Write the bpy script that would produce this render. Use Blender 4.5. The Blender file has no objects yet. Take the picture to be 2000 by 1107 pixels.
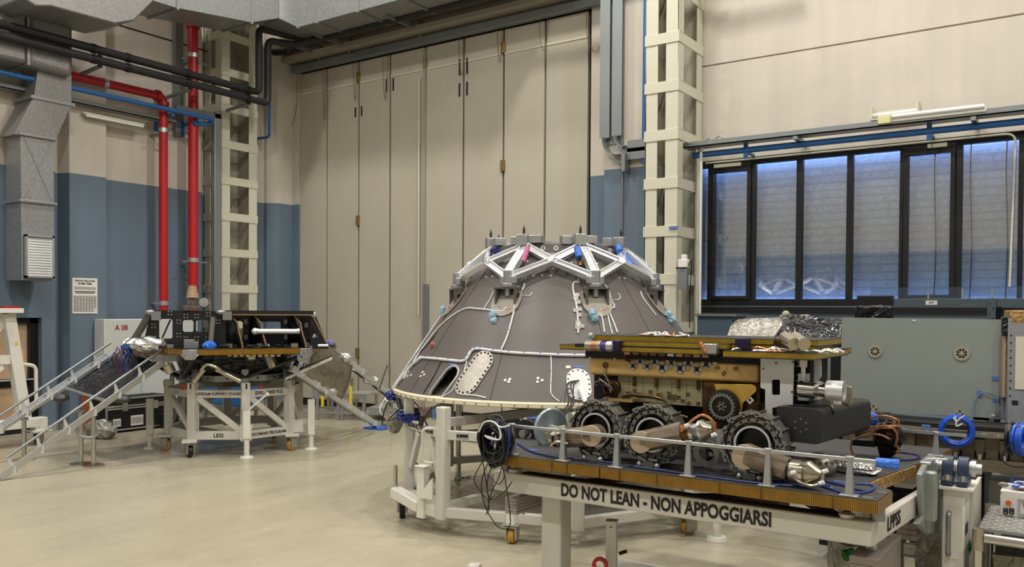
import bpy, bmesh, math, random
from mathutils import Vector, Matrix
random.seed(7)
PI = math.pi
R_ = math.radians
SC = bpy.context.scene
COL = SC.collection
# ------------------------------------------------------------------ camera
F_PX, CX, CY = 1654.0, 1000.0, 636.0
YAW = math.atan2(.564, .826); PITCH = -math.atan(30/1654); ROLL = R_(.35)
fw = Vector((-math.sin(YAW)*math.cos(PITCH), math.cos(YAW)*math.cos(PITCH), math.sin(PITCH)))
r0 = Vector((math.cos(YAW), math.sin(YAW), 0)); u0 = r0.cross(fw)
RT = r0*math.cos(ROLL)+u0*math.sin(ROLL); UP = u0*math.cos(ROLL)-r0*math.sin(ROLL)
O = Vector((0, 0, 2.1))
cd = bpy.data.cameras.new('camera'); cam = bpy.data.objects.new('camera', cd); COL.objects.link(cam)
cd.sensor_width = 36; cd.lens = F_PX/2000*36; cd.shift_y = (CY-553.5)/2000
cd.clip_end = 200; cd.clip_start = .05
m = Matrix((RT, UP, -fw)).transposed().to_4x4(); m.translation = O; cam.matrix_world = m
SC.camera = cam
# ------------------------------------------------------------------ world, lights, exposure
SC.view_settings.view_transform = 'Standard'; SC.view_settings.look = 'None'
SC.view_settings.exposure = 0.0; SC.view_settings.gamma = 1
SC.view_settings.use_curve_mapping = False
w = bpy.data.worlds.new('world'); SC.world = w; w.use_nodes = True
w.node_tree.nodes['Background'].inputs[0].default_value = (.10, .22, .75, 1)
w.node_tree.nodes['Background'].inputs[1].default_value = 2.2
LAMPS = [(-11, 9.2), (-11, 3.5), (-5.6, 9.4), (-5.6, 3.2), (-1.2, 9.0), (0.2, 3.4), (-11, -3), (-5, -3), (1.5, -3), (4.5, 9), (5, 3)]  # the three behind the viewer are added to light surfaces facing it
LAMP_Z = 11.2
for i, (x, y) in enumerate(LAMPS):
    ld = bpy.data.lights.new('hall_lamp', 'AREA'); ld.shape = 'RECTANGLE'; ld.size = .5; ld.size_y = .5
    ld.energy = 290; ld.color = (1.0, .96, .89)
    lo = bpy.data.objects.new('hall_lamp_light', ld); COL.objects.link(lo); lo.location = (x, y, LAMP_Z-.12)
for z, e, rx in ((4.44, 26, 0), (2.21, 16, math.pi)):      # daylight seeping in above and below the closed shutter
    ld = bpy.data.lights.new('daylight_slit', 'AREA'); ld.shape = 'RECTANGLE'; ld.size = 8.3; ld.size_y = .06; ld.energy = e; ld.color = (.22, .42, 1.0)
    lo = bpy.data.objects.new('daylight_slit_light', ld); COL.objects.link(lo); lo.location = (-1.02, 12.95, z); lo.rotation_euler = (rx, 0, 0)
# ------------------------------------------------------------------ picking helpers (pixel of the 2000x1107 frame -> point on a plane of the hall)
def ray(x, y): return fw+RT*((x-CX)/F_PX)-UP*((y-CY)/F_PX)
def on(ax, v, x, y):
    d = ray(x, y); return O+d*((v-O[ax])/d[ax])
def PX(v, x, y): return on(0, v, x, y)
def PY(v, x, y): return on(1, v, x, y)
def PZ(v, x, y): return on(2, v, x, y)
def PD(d, x, y): return O+ray(x, y)*d
V = Vector; T = Matrix.Translation
# ------------------------------------------------------------------ materials
MATS = {}
def lin(c): return tuple(((v/255/12.92) if v/255 <= .04045 else ((v/255+.055)/1.055)**2.4) for v in c)
def mat(name, rgb, rough=.5, metal=0, noise=0, scale=6, bump=0, bscale=40, spec=.5, rgb2=None, emit=None, alpha=1, coat=0, trans=0, wrinkle=0):
    if name in MATS: return MATS[name]
    mt = bpy.data.materials.new(name); mt.use_nodes = True; nt = mt.node_tree; N = nt.nodes; L = nt.links
    b = N['Principled BSDF']; c = lin(rgb)+(1,)
    b.inputs['Base Color'].default_value = c; b.inputs['Roughness'].default_value = rough
    b.inputs['Metallic'].default_value = metal; b.inputs['Specular IOR Level'].default_value = spec
    b.inputs['Coat Weight'].default_value = coat; b.inputs['Transmission Weight'].default_value = trans
    b.inputs['Alpha'].default_value = alpha
    tc = N.new('ShaderNodeTexCoord')
    if noise or rgb2:
        n = N.new('ShaderNodeTexNoise'); n.inputs['Scale'].default_value = scale; n.inputs['Detail'].default_value = 6; n.inputs['Roughness'].default_value = .65
        L.new(tc.outputs['Object'], n.inputs['Vector'])
        mx = N.new('ShaderNodeMix'); mx.data_type = 'RGBA'
        rp = N.new('ShaderNodeMapRange'); rp.inputs[1].default_value = .35; rp.inputs[2].default_value = .65
        L.new(n.outputs['Fac'], rp.inputs[0]); L.new(rp.outputs[0], mx.inputs[0])
        if rgb2: mx.inputs[6].default_value = c; mx.inputs[7].default_value = lin(rgb2)+(1,)
        else:
            mx.inputs[6].default_value = tuple(v*(1-noise) for v in c[:3])+(1,); mx.inputs[7].default_value = tuple(min(1, v*(1+noise)) for v in c[:3])+(1,)
        L.new(mx.outputs[2], b.inputs['Base Color'])
    if bump:
        n2 = N.new('ShaderNodeTexNoise'); n2.inputs['Scale'].default_value = bscale; n2.inputs['Detail'].default_value = 4
        L.new(tc.outputs['Object'], n2.inputs['Vector'])
        bp = N.new('ShaderNodeBump'); bp.inputs['Strength'].default_value = bump; bp.inputs['Distance'].default_value = .02
        L.new(n2.outputs['Fac'], bp.inputs['Height']); L.new(bp.outputs[0], b.inputs['Normal'])
    if wrinkle:
        v2 = N.new('ShaderNodeTexNoise'); v2.inputs['Scale'].default_value = bscale*.6; v2.inputs['Detail'].default_value = 3; v2.inputs['Distortion'].default_value = 1.6
        L.new(tc.outputs['Object'], v2.inputs['Vector'])
        bp = N.new('ShaderNodeBump'); bp.inputs['Strength'].default_value = wrinkle; bp.inputs['Distance'].default_value = .6/bscale
        L.new(v2.outputs['Fac'], bp.inputs['Height']); L.new(bp.outputs[0], b.inputs['Normal'])
    if emit:
        b.inputs['Emission Color'].default_value = lin(emit[0])+(1,); b.inputs['Emission Strength'].default_value = emit[1]
    MATS[name] = mt; return mt
def mathn(nt, op, a, b=None, c=None):
    n = nt.nodes.new('ShaderNodeMath'); n.operation = op
    for i, v in enumerate((a, b, c)):
        if v is None: continue
        if isinstance(v, (int, float)): n.inputs[i].default_value = v
        else: nt.links.new(v, n.inputs[i])
    return n.outputs[0]
def wall_paint():
    mt = mat('two_tone_wall_paint', (200, 192, 180), .62, noise=.05, scale=.7, bump=.06, bscale=60); nt = mt.node_tree; N = nt.nodes; L = nt.links
    b = N['Principled BSDF']; old = b.inputs['Base Color'].links[0].from_socket
    g = N.new('ShaderNodeNewGeometry'); sp = N.new('ShaderNodeSeparateXYZ'); L.new(g.outputs['Position'], sp.inputs[0])
    # vertical scuffs and patchy cleaning marks of the cream paint
    tc = N.new('ShaderNodeTexCoord'); mp = N.new('ShaderNodeMapping'); mp.inputs['Scale'].default_value = (3, 3, .25); L.new(tc.outputs['Object'], mp.inputs[0])
    ns = N.new('ShaderNodeTexNoise'); ns.inputs['Scale'].default_value = 1.5; ns.inputs['Detail'].default_value = 5; L.new(mp.outputs[0], ns.inputs['Vector'])
    k = mathn(nt, 'MULTIPLY_ADD', ns.outputs['Fac'], .22, .89)
    vm = N.new('ShaderNodeVectorMath'); vm.operation = 'SCALE'; L.new(old, vm.inputs[0]); L.new(k, vm.inputs['Scale'])
    vb = N.new('ShaderNodeVectorMath'); vb.operation = 'SCALE'; vb.inputs[0].default_value = lin((98, 115, 131)); L.new(k, vb.inputs['Scale'])
    f = mathn(nt, 'LESS_THAN', sp.outputs[2], 4.4); mx = N.new('ShaderNodeMix'); mx.data_type = 'RGBA'
    L.new(f, mx.inputs[0]); L.new(vm.outputs[0], mx.inputs[6]); L.new(vb.outputs[0], mx.inputs[7])
    f2 = mathn(nt, 'LESS_THAN', sp.outputs[2], .12); m2 = N.new('ShaderNodeMix'); m2.data_type = 'RGBA'
    L.new(f2, m2.inputs[0]); L.new(mx.outputs[2], m2.inputs[6]); m2.inputs[7].default_value = lin((150, 152, 148))+(1,)
    L.new(m2.outputs[2], b.inputs['Base Color']); return mt
M_WALL = wall_paint()
def floor_mat():
    mt = mat('beige_resin_floor', (176, 168, 146), .3, noise=.07, scale=.8, spec=.55); nt = mt.node_tree; N = nt.nodes; L = nt.links
    b = N['Principled BSDF']; old = b.inputs['Base Color'].links[0].from_socket
    tc = N.new('ShaderNodeTexCoord')
    mp = N.new('ShaderNodeMapping'); mp.inputs['Scale'].default_value = (1, .28, 1); mp.inputs['Rotation'].default_value = (0, 0, .6); L.new(tc.outputs['Object'], mp.inputs[0])
    ns = N.new('ShaderNodeTexNoise'); ns.inputs['Scale'].default_value = 2.3; ns.inputs['Detail'].default_value = 8; ns.inputs['Roughness'].default_value = .7; L.new(mp.outputs[0], ns.inputs['Vector'])
    k = mathn(nt, 'MULTIPLY_ADD', ns.outputs['Fac'], .35, .82)
    sp = N.new('ShaderNodeSeparateXYZ'); L.new(tc.outputs['Object'], sp.inputs[0])
    def seam(ax):
        fr = mathn(nt, 'FRACT', mathn(nt, 'MULTIPLY', sp.outputs[ax], 1/1.2)); d = mathn(nt, 'ABSOLUTE', mathn(nt, 'SUBTRACT', fr, .5)); return mathn(nt, 'LESS_THAN', d, .0035)
    s = mathn(nt, 'MAXIMUM', seam(0), seam(1)); k2 = mathn(nt, 'MULTIPLY', k, mathn(nt, 'MULTIPLY_ADD', s, -.12, 1))
    vm = N.new('ShaderNodeVectorMath'); vm.operation = 'SCALE'; L.new(old, vm.inputs[0]); L.new(k2, vm.inputs['Scale']); L.new(vm.outputs[0], b.inputs['Base Color'])
    rr = mathn(nt, 'MULTIPLY_ADD', ns.outputs['Fac'], .35, .12); L.new(rr, b.inputs['Roughness'])
    return mt
M_FLOOR = floor_mat()
def stripes(name, c1, c2, freq, rough=.35, metal=0, axis=None, duty=.28, bump=0):
    mt = mat(name, c1, rough, metal, noise=.18, scale=14); nt = mt.node_tree; N = nt.nodes; L = nt.links
    b = N['Principled BSDF']; old = b.inputs['Base Color'].links[0].from_socket
    tc = N.new('ShaderNodeTexCoord'); sp = N.new('ShaderNodeSeparateXYZ'); L.new(tc.outputs['Object'], sp.inputs[0])
    s = mathn(nt, 'ADD', sp.outputs[0], sp.outputs[1]) if axis is None else sp.outputs[axis]
    fr = mathn(nt, 'FRACT', mathn(nt, 'MULTIPLY', s, freq)); f = mathn(nt, 'LESS_THAN', fr, duty)
    mx = N.new('ShaderNodeMix'); mx.data_type = 'RGBA'; L.new(f, mx.inputs[0]); L.new(old, mx.inputs[6]); mx.inputs[7].default_value = lin(c2)+(1,)
    L.new(mx.outputs[2], b.inputs['Base Color'])
    if bump:
        bp = N.new('ShaderNodeBump'); bp.inputs['Strength'].default_value = bump; bp.inputs['Distance'].default_value = .01; L.new(fr, bp.inputs['Height']); L.new(bp.outputs[0], b.inputs['Normal'])
    return mt
M_HONEY = stripes('amber_taped_honeycomb_edge', (146, 106, 22), (78, 52, 12), 105, .28, duty=.36)
M_HONEY2 = stripes('yellow_taped_honeycomb_edge', (158, 130, 26), (94, 72, 16), 105, .28)
M_FOILGOLD = mat('crinkled_gold_foil', (214, 176, 116), .3, .35, rgb2=(130, 92, 48), scale=30, wrinkle=.8, bscale=60)
M_SHUT = stripes('pale_roller_shutter', (236, 236, 232), (214, 216, 216), 9, .5, 0, 2, .3)
M_DOOR = mat('putty_painted_door_panel', (182, 176, 160), .5, noise=.03, scale=1)
M_DOORTOP = mat('putty_painted_steel', (158, 152, 136), .5)
M_BLACK = mat('black_rubber', (14, 14, 14), .45)
M_BLACKM = mat('matt_black', (10, 10, 10), .75)
M_WFRAME = mat('black_window_frame', (12, 12, 15), .4)
M_CREAMST = mat('cream_painted_steel', (205, 203, 184), .45)
M_CREAMD = mat('dull_cream_sheet', (164, 160, 142), .55)
M_GALV = mat('galvanised_sheet', (158, 160, 160), .42, .55, rgb2=(138, 141, 142), scale=22)
M_GALVR = mat('spangled_galvanised_sheet', (150, 150, 148), .5, .5, rgb2=(122, 122, 122), scale=45)
M_STRUT = mat('grey_steel_channel', (136, 142, 144), .4, .5)
M_RED = mat('red_painted_pipe', (176, 26, 34), .35)
M_BLKPIPE = mat('black_pipe_insulation', (34, 33, 36), .6, bump=.2, bscale=25)
M_BLUEP = mat('blue_painted_pipe', (38, 96, 160), .4)
M_DKBLUE = mat('dark_blue_paint', (24, 56, 118), .4)
M_WHITE = mat('white_painted_steel', (226, 224, 214), .4)
M_GREYW = mat('light_grey_painted_steel', (206, 204, 194), .42)
M_PAPER = mat('white_paper', (228, 226, 220), .7)
M_INK = mat('black_ink', (22, 22, 24), .6)
M_REDINK = mat('red_ink', (150, 36, 44), .6)
M_CAB = mat('grey_cabinet_paint', (196, 200, 196), .45)
M_CHROME = mat('polished_steel', (200, 198, 192), .18, 1)
M_ALU = mat('satin_aluminium', (196, 198, 200), .35, .85)
M_ALUD = mat('dull_aluminium', (150, 152, 154), .4, .8)
M_SILW = mat('bright_machined_aluminium', (222, 224, 226), .3, .55)
M_CONE = mat('dark_grey_thermal_shell', (98, 93, 90), .42, noise=.05, scale=1.2, bump=.03, bscale=30, spec=.4)
M_RIM = mat('cream_rim_coating', (232, 222, 192), .3)
M_WHITEC = mat('white_cable', (222, 224, 228), .5)
M_BLUETAPE = mat('blue_tape', (84, 116, 178), .6)
M_BLUEFOIL = mat('bright_blue_film', (44, 110, 214), .3, wrinkle=.6, bscale=50)
M_SILFOIL = mat('silver_foil', (205, 205, 205), .2, .95, wrinkle=.9, bscale=28)
M_SILFOILF = mat('fine_silver_foil', (215, 215, 215), .22, .95, wrinkle=1, bscale=70)
M_CLEARP = mat('crumpled_clear_plastic', (184, 182, 172), .22, .3, wrinkle=.8, bscale=14, rgb2=(124, 126, 118), scale=5)
M_BLACKP = mat('black_polythene_sheet', (20, 20, 22), .22, wrinkle=.9, bscale=7)
M_COPPER = mat('copper_foil', (178, 122, 86), .3, .7, wrinkle=.4, bscale=60)
M_TAN = mat('tan_gold_rover_paint', (206, 170, 104), .38, .15, noise=.08, scale=9, spec=.5)
M_TANY = mat('yellow_gold_plate', (214, 172, 78), .35, .3)
M_BRASSD = mat('dark_bronze_film', (120, 84, 40), .3, .5, rgb2=(66, 44, 22), scale=12)
M_IVORY = mat('ivory_thermal_panel', (172, 164, 126), .5)
M_PANW = mat('white_rover_panel', (226, 226, 226), .45)
M_BEIGE = mat('beige_protective_disc', (180, 162, 136), .5)
M_BRONZE = mat('smoky_bronze_tube', (140, 126, 106), .34, .4, rgb2=(112, 100, 86), scale=9)
M_CHAMP = mat('champagne_metal', (178, 170, 150), .28, .8)
M_WHEELK = mat('wheel_dark_steel', (62, 62, 62), .4, .6)
M_WHEELT = mat('wheel_tread_plate', (150, 148, 142), .38, .75)
M_WHEELG = mat('wheel_grey_plate', (128, 128, 122), .45, .3)
M_PLATTOP = mat('dark_platform_top', (60, 59, 60), .6, noise=.1, scale=4)
M_CARBON = mat('carbon_black_panel', (22, 22, 24), .38)
M_BROWNE = mat('brown_panel_edge', (134, 106, 72), .5)
M_WEIGHT = mat('grey_brown_weight_plate', (134, 124, 118), .55, noise=.08, scale=6)
M_WEIGHT2 = mat('grey_ballast_plate', (168, 164, 158), .5, noise=.06, scale=6)
M_CAST = mat('galvanised_casting', (150, 156, 154), .4, .5, noise=.08, scale=8)
M_NAVY = mat('navy_bearing_housing', (44, 58, 84), .4)
M_GPANEL = mat('grey_green_panel', (142, 150, 146), .5, noise=.03, scale=1.5)
M_SHELF = mat('slate_shelf_steel', (74, 88, 98), .5)
M_RINGB = mat('bronze_grey_ring', (128, 118, 100), .42, .35, noise=.1, scale=6)
M_RINGD = mat('dark_brown_recess', (58, 48, 40), .6)
M_BLUECOIL = mat('bright_blue_cable', (26, 82, 196), .35)
M_BLKCABLE = mat('black_cable', (12, 12, 16), .4)
M_NAVYC = mat('navy_cable', (20, 40, 110), .35)
M_BEIGED = mat('beige_door_leaf', (196, 164, 132), .6)
M_ORANGE = mat('orange_brown_board', (176, 84, 34), .5)
M_YEL = mat('yellow_sticker', (226, 200, 50), .5)
M_RUBBERY = mat('amber_polyurethane_tyre', (196, 146, 60), .5)
M_ZINC = mat('zinc_plated_steel', (178, 180, 172), .3, .8)
M_PINK = mat('pink_strap', (206, 110, 160), .6)
M_PURPLE = mat('purple_anodised', (84, 70, 130), .3, .5)
M_GREENB = mat('green_plastic_knot', (20, 110, 30), .3, wrinkle=.6, bscale=60)
M_CHECK = mat('chequered_tread_plate', (226, 222, 214), .35, .3)
M_GREYSH = mat('brushed_foil_ramp_cover', (150, 144, 130), .28, .75, wrinkle=.35, bscale=5)
M_DKFILM = mat('black_film_ramp_cover', (30, 30, 33), .25, wrinkle=.5, bscale=4)
M_TUBE = mat('fluorescent_tube', (235, 235, 230), .4)
M_SCREEN = mat('display_blue', (30, 44, 92), .3)
M_ORBTN = mat('orange_button', (206, 86, 36), .4)
M_DISCG = mat('pale_grey_disc', (168, 182, 186), .35, .3)
M_SHEET = mat('ivory_sheet', (216, 212, 196), .6)
def glassm():
    mt = bpy.data.materials.new('window_glass'); mt.use_nodes = True; nt = mt.node_tree; N = nt.nodes; L = nt.links
    N.remove(N['Principled BSDF']); o = N['Material Output']
    t = N.new('ShaderNodeBsdfTransparent'); t.inputs[0].default_value = (.9, .93, .96, 1); g = N.new('ShaderNodeBsdfGlossy'); g.inputs['Roughness'].default_value = .03
    mx = N.new('ShaderNodeMixShader'); lw = N.new('ShaderNodeFresnel'); lw.inputs[0].default_value = 1.5
    k = mathn(nt, 'MULTIPLY_ADD', lw.outputs[0], 1.1, .12)
    L.new(k, mx.inputs[0]); L.new(t.outputs[0], mx.inputs[1]); L.new(g.outputs[0], mx.inputs[2]); L.new(mx.outputs[0], o.inputs[0]); return mt
M_GLASS = glassm()
M_PERSPEX = glassm(); M_PERSPEX.name = 'clear_acrylic'
# ------------------------------------------------------------------ mesh helpers
class MB:
    def __init__(s): s.b = bmesh.new()
    def verts(s, vs, fs, M=None):
        bv = [s.b.verts.new((M @ V(v)) if M else V(v)) for v in vs]
        for f in fs:
            try: s.b.faces.new([bv[i] for i in f])
            except ValueError: pass
        return s
    def box(s, c, d, M=None):
        x, y, z = (v/2 for v in d); c = V(c)
        vs = [c+V((sx*x, sy*y, sz*z)) for sx in (-1, 1) for sy in (-1, 1) for sz in (-1, 1)]
        return s.verts(vs, [(0, 1, 3, 2), (4, 6, 7, 5), (0, 4, 5, 1), (2, 3, 7, 6), (0, 2, 6, 4), (1, 5, 7, 3)], M)
    def bb(s, x0, x1, y0, y1, z0, z1, M=None): return s.box(((x0+x1)/2, (y0+y1)/2, (z0+z1)/2), (abs(x1-x0), abs(y1-y0), abs(z1-z0)), M)
    def beam(s, p, q, w_, h, up=(0, 0, 1), M=None):
        p, q = V(p), V(q); d = (q-p); L = d.length; d.normalize(); u = V(up)
        if abs(d.dot(u)) > .98: u = V((0, 1, 0)) if abs(d.y) < .9 else V((1, 0, 0))
        a = d.cross(u).normalized(); u2 = a.cross(d)
        vs = [c+a*(sx*w_/2)+u2*(sz*h/2) for c in (p, q) for sx in (-1, 1) for sz in (-1, 1)]
        return s.verts(vs, [(0, 1, 3, 2), (4, 6, 7, 5), (0, 4, 5, 1), (2, 3, 7, 6), (0, 2, 6, 4), (1, 5, 7, 3)], M)
    def cyl(s, p, q, r, r2=None, n=16, M=None, cap=True):
        p, q = V(p), V(q); r2 = r if r2 is None else r2; d = (q-p).normalized()
        u = V((0, 0, 1)) if abs(d.z) < .9 else V((1, 0, 0)); a = d.cross(u).normalized(); b = a.cross(d)
        vs = [];
        for c, rr in ((p, r), (q, r2)):
            for i in range(n):
                t = 2*PI*i/n; vs.append(c+(a*math.cos(t)+b*math.sin(t))*rr)
        fs = [(i, (i+1) % n, n+(i+1) % n, n+i) for i in range(n)]
        if cap: fs += [tuple(range(n))[::-1], tuple(range(n, 2*n))]
        return s.verts(vs, fs, M)
    def lathe(s, prof, M=None, n=32, a0=0, a1=2*PI):   # profile of (radius, height) about local z
        full = abs(a1-a0-2*PI) < 1e-6; k = n if full else n+1; vs = []
        for r, z in prof:
            for i in range(k):
                t = a0+(a1-a0)*i/n; vs.append((r*math.cos(t), r*math.sin(t), z))
        fs = []
        for j in range(len(prof)-1):
            for i in range(n):
                i2 = (i+1) % k if full else i+1
                fs.append((j*k+i, j*k+i2, (j+1)*k+i2, (j+1)*k+i))
        return s.verts(vs, fs, M)
    def tube(s, pts, r, n=8, M=None, closed=False, smooth=0):
        P = [V(p) for p in pts]
        if smooth: P = catmull(P, smooth, closed)
        N_ = len(P); vs = []; prev = None
        for i, p in enumerate(P):
            if closed: d = P[(i+1) % N_]-P[i-1]
            else: d = P[min(i+1, N_-1)]-P[max(i-1, 0)]
            if d.length < 1e-9: d = V((0, 0, 1))
            d.normalize()
            if prev is None:
                u = V((0, 0, 1)) if abs(d.z) < .9 else V((1, 0, 0)); a = d.cross(u).normalized()
            else:
                a = prev-d*prev.dot(d)
                a = a.normalized() if a.length > 1e-6 else d.orthogonal().normalized()
            prev = a; b = d.cross(a)
            for k in range(n):
                t = 2*PI*k/n; vs.append(p+(a*math.cos(t)+b*math.sin(t))*r)
        fs = []
        for i in range(N_ if closed else N_-1):
            j = (i+1) % N_
            for k in range(n): fs.append((i*n+k, i*n+(k+1) % n, j*n+(k+1) % n, j*n+k))
        if not closed: fs += [tuple(range(n))[::-1], tuple(range((N_-1)*n, N_*n))]
        return s.verts(vs, fs, M)
    def prism(s, poly, t, M=None, z0=0):        # polygon in local xy, extruded along local z
        n = len(poly); vs = [(x, y, z0) for x, y in poly]+[(x, y, z0+t) for x, y in poly]
        fs = [tuple(range(n))[::-1], tuple(range(n, 2*n))]+[(i, (i+1) % n, n+(i+1) % n, n+i) for i in range(n)]
        return s.verts(vs, fs, M)
    def ring(s, r0_, r1_, t, M=None, n=32, z0=0):
        return s.lathe([(r0_, z0), (r1_, z0), (r1_, z0+t), (r0_, z0+t), (r0_, z0)], M, n)
    def ball(s, c, r, M=None, sc=(1, 1, 1), n=12):
        vs = []; fs = []; c = V(c)
        for j in range(n//2+1):
            ph = PI*j/(n//2)
            for i in range(n):
                t = 2*PI*i/n; vs.append(c+V((math.sin(ph)*math.cos(t)*r*sc[0], math.sin(ph)*math.sin(t)*r*sc[1], math.cos(ph)*r*sc[2])))
        for j in range(n//2):
            for i in range(n): fs.append((j*n+i, j*n+(i+1) % n, (j+1)*n+(i+1) % n, (j+1)*n+i))
        return s.verts(vs, fs, M)
    def framed(s, x0, x1, y0, y1, holes, t, M=None):   # plate in local xy with rectangular holes, thickness along z
        xs = sorted({x0, x1, *[h[0] for h in holes], *[h[1] for h in holes]}); ys = sorted({y0, y1, *[h[2] for h in holes], *[h[3] for h in holes]})
        for i in range(len(xs)-1):
            for j in range(len(ys)-1):
                cx, cy = (xs[i]+xs[i+1])/2, (ys[j]+ys[j+1])/2
                if any(h[0] < cx < h[1] and h[2] < cy < h[3] for h in holes): continue
                s.bb(xs[i], xs[i+1], ys[j], ys[j+1], 0, t, M)
        return s
    def done(s, name, m_, parent=None, bevel=0, smooth=True, jitter=0, clean=True):
        b = s.b
        if clean: bmesh.ops.remove_doubles(b, verts=b.verts, dist=1e-5)
        bmesh.ops.recalc_face_normals(b, faces=b.faces)
        if jitter:
            for v in b.verts: v.co += V([random.uniform(-jitter, jitter) for _ in range(3)])
        me = bpy.data.meshes.new(name); b.to_mesh(me); b.free(); me.materials.append(m_)
        if smooth and not jitter:
            me.shade_smooth(); me.set_sharp_from_angle(angle=R_(35))
        o = bpy.data.objects.new(name, me); COL.objects.link(o)
        if parent: setpar(o, parent)
        if bevel:
            md = o.modifiers.new('bevel', 'BEVEL'); md.width = bevel; md.segments = 2; md.limit_method = 'ANGLE'; md.angle_limit = R_(40)
        return o
def catmull(P, k, closed=False):
    n = len(P); out = []
    rng = range(n if closed else n-1)
    for i in rng:
        if closed: a, b, c, d = P[i-1], P[i], P[(i+1) % n], P[(i+2) % n]
        else: a, b, c, d = P[max(i-1, 0)], P[i], P[i+1], P[min(i+2, n-1)]
        for j in range(k):
            t = j/k; out.append(.5*((2*b)+(c-a)*t+(2*a-5*b+4*c-d)*t*t+(3*b-a-3*c+d)*t**3))
    if not closed: out.append(P[-1])
    return out
def fillet(P, r, k=5):
    P = [V(p) for p in P]; out = [P[0]]
    for i in range(1, len(P)-1):
        a, b, c = P[i-1], P[i], P[i+1]; u = (a-b); v = (c-b); rr = min(r, u.length*.45, v.length*.45); p = b+u.normalized()*rr; q = b+v.normalized()*rr
        for j in range(k+1):
            t = j/k; out.append(p*(1-t)**2+b*2*t*(1-t)+q*t*t)
    out.append(P[-1]); return out
PINV = {}
def setpar(o, parent):
    o.parent = parent
    if parent.name in PINV: o.matrix_parent_inverse = PINV[parent.name]
def thing(name, label, cat, loc=(0, 0, 0), rz=0, group=None, world=False):
    o = bpy.data.objects.new(name, None); COL.objects.link(o); o.location = loc; o.rotation_euler = (0, 0, rz); o.empty_display_size = .1
    o['label'] = label; o['category'] = cat
    if group: o['group'] = group
    if world: PINV[o.name] = (T(V(loc)) @ Matrix.Rotation(rz, 4, 'Z')).inverted()
    return o
def tag(o, label, cat, group=None, kind=None):
    o['label'] = label; o['category'] = cat
    if group: o['group'] = group
    if kind: o['kind'] = kind
    return o
def lab(o, label): o['label'] = label; return o
def struct(o): o['kind'] = 'structure'; return o
def copytree(o, parent=None, top=True):
    kids = [c for c in COL.objects if c.parent == o] if top else list(o.children)
    c = o.copy(); COL.objects.link(c)
    if parent: c.parent = parent
    for k in kids: copytree(k, c, True)
    return c
def text(body, size, name, m_, parent, M, ext=.0008, sx=1, bold=.012, align='CENTER'):
    cu = bpy.data.curves.new('lettering_curve', 'FONT'); cu.body = body; cu.size = size; cu.extrude = ext; cu.align_x = align; cu.align_y = 'CENTER'; cu.offset = bold*size; cu.resolution_u = 3
    t = bpy.data.objects.new('tmp_text', cu); COL.objects.link(t)
    bpy.context.view_layer.update()
    me = bpy.data.meshes.new_from_object(t.evaluated_get(bpy.context.evaluated_depsgraph_get())); bpy.data.objects.remove(t)
    me.transform(M @ Matrix.Diagonal((sx, 1, 1, 1))); me.materials.clear(); me.materials.append(m_)
    o = bpy.data.objects.new(name, me); COL.objects.link(o)
    if parent: setpar(o, parent)
    return o
def basis(origin, xax, yax):
    x = V(xax).normalized(); y = V(yax); y = (y-x*y.dot(x)).normalized(); z = x.cross(y)
    M = Matrix((x, y, z)).transposed().to_4x4(); M.translation = V(origin); return M
def inv(o_loc, rz): return (T(V(o_loc)) @ Matrix.Rotation(rz, 4, 'Z')).inverted()
# ================================================================== THE HALL
X_R, Y_F, Z_C = 8.0, -9.0, 11.6      # right wall, front wall (behind the camera), ceiling
YB = 12.75                            # plane of the back wall and its big door
struct(MB().bb(-15.6, X_R+.4, Y_F-.4, YB+.6, -.2, 0).done('floor', M_FLOOR, smooth=False))
struct(MB().bb(-15.6, X_R+.4, Y_F-.4, YB+.6, Z_C, Z_C+.2).done('ceiling', mat('ceiling_grey', (150, 148, 142), .7), smooth=False))
# left wall: plan profile with pilasters and recesses
prof = [(Y_F-.4, -14.5), (7.5, -14.5), (7.5, -14.66), (7.62, -14.66), (7.69, -14.4), (8.34, -14.4), (8.34, -14.6), (10.44, -14.6), (10.44, -14.9), (11.6, -14.9),
        (12.2, -14.88), (12.2, -14.8), (12.38, -14.62), (YB+.35, -14.62)]
# doorway of the left wall
DL0, DL1, DLZ = 6.35, 7.27, 1.93
b = MB()
def wallstrip(b, pr, z0, z1):
    for (y0, x0), (y1, x1) in zip(pr, pr[1:]):
        b.verts([(x0, y0, z0), (x1, y1, z0), (x1, y1, z1), (x0, y0, z1)], [(0, 1, 2, 3)])
wallstrip(b, prof, DLZ, Z_C)
wallstrip(b, [(Y_F-.4, -14.5), (DL0, -14.5)], 0, DLZ); wallstrip(b, [(DL1, -14.5)]+prof[1:], 0, DLZ)
b.verts([(-14.5, DL0, DLZ), (-14.5, DL1, DLZ), (-14.9, DL1, DLZ), (-14.9, DL0, DLZ)], [(0, 1, 2, 3)])
for y in (DL0, DL1): b.verts([(-14.5, y, 0), (-14.9, y, 0), (-14.9, y, DLZ), (-14.5, y, DLZ)], [(0, 1, 2, 3)])
b.bb(-15.6, -15.2, Y_F-.4, YB+.6, 0, Z_C)
struct(b.done('wall_left', M_WALL, smooth=False, clean=False))
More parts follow.
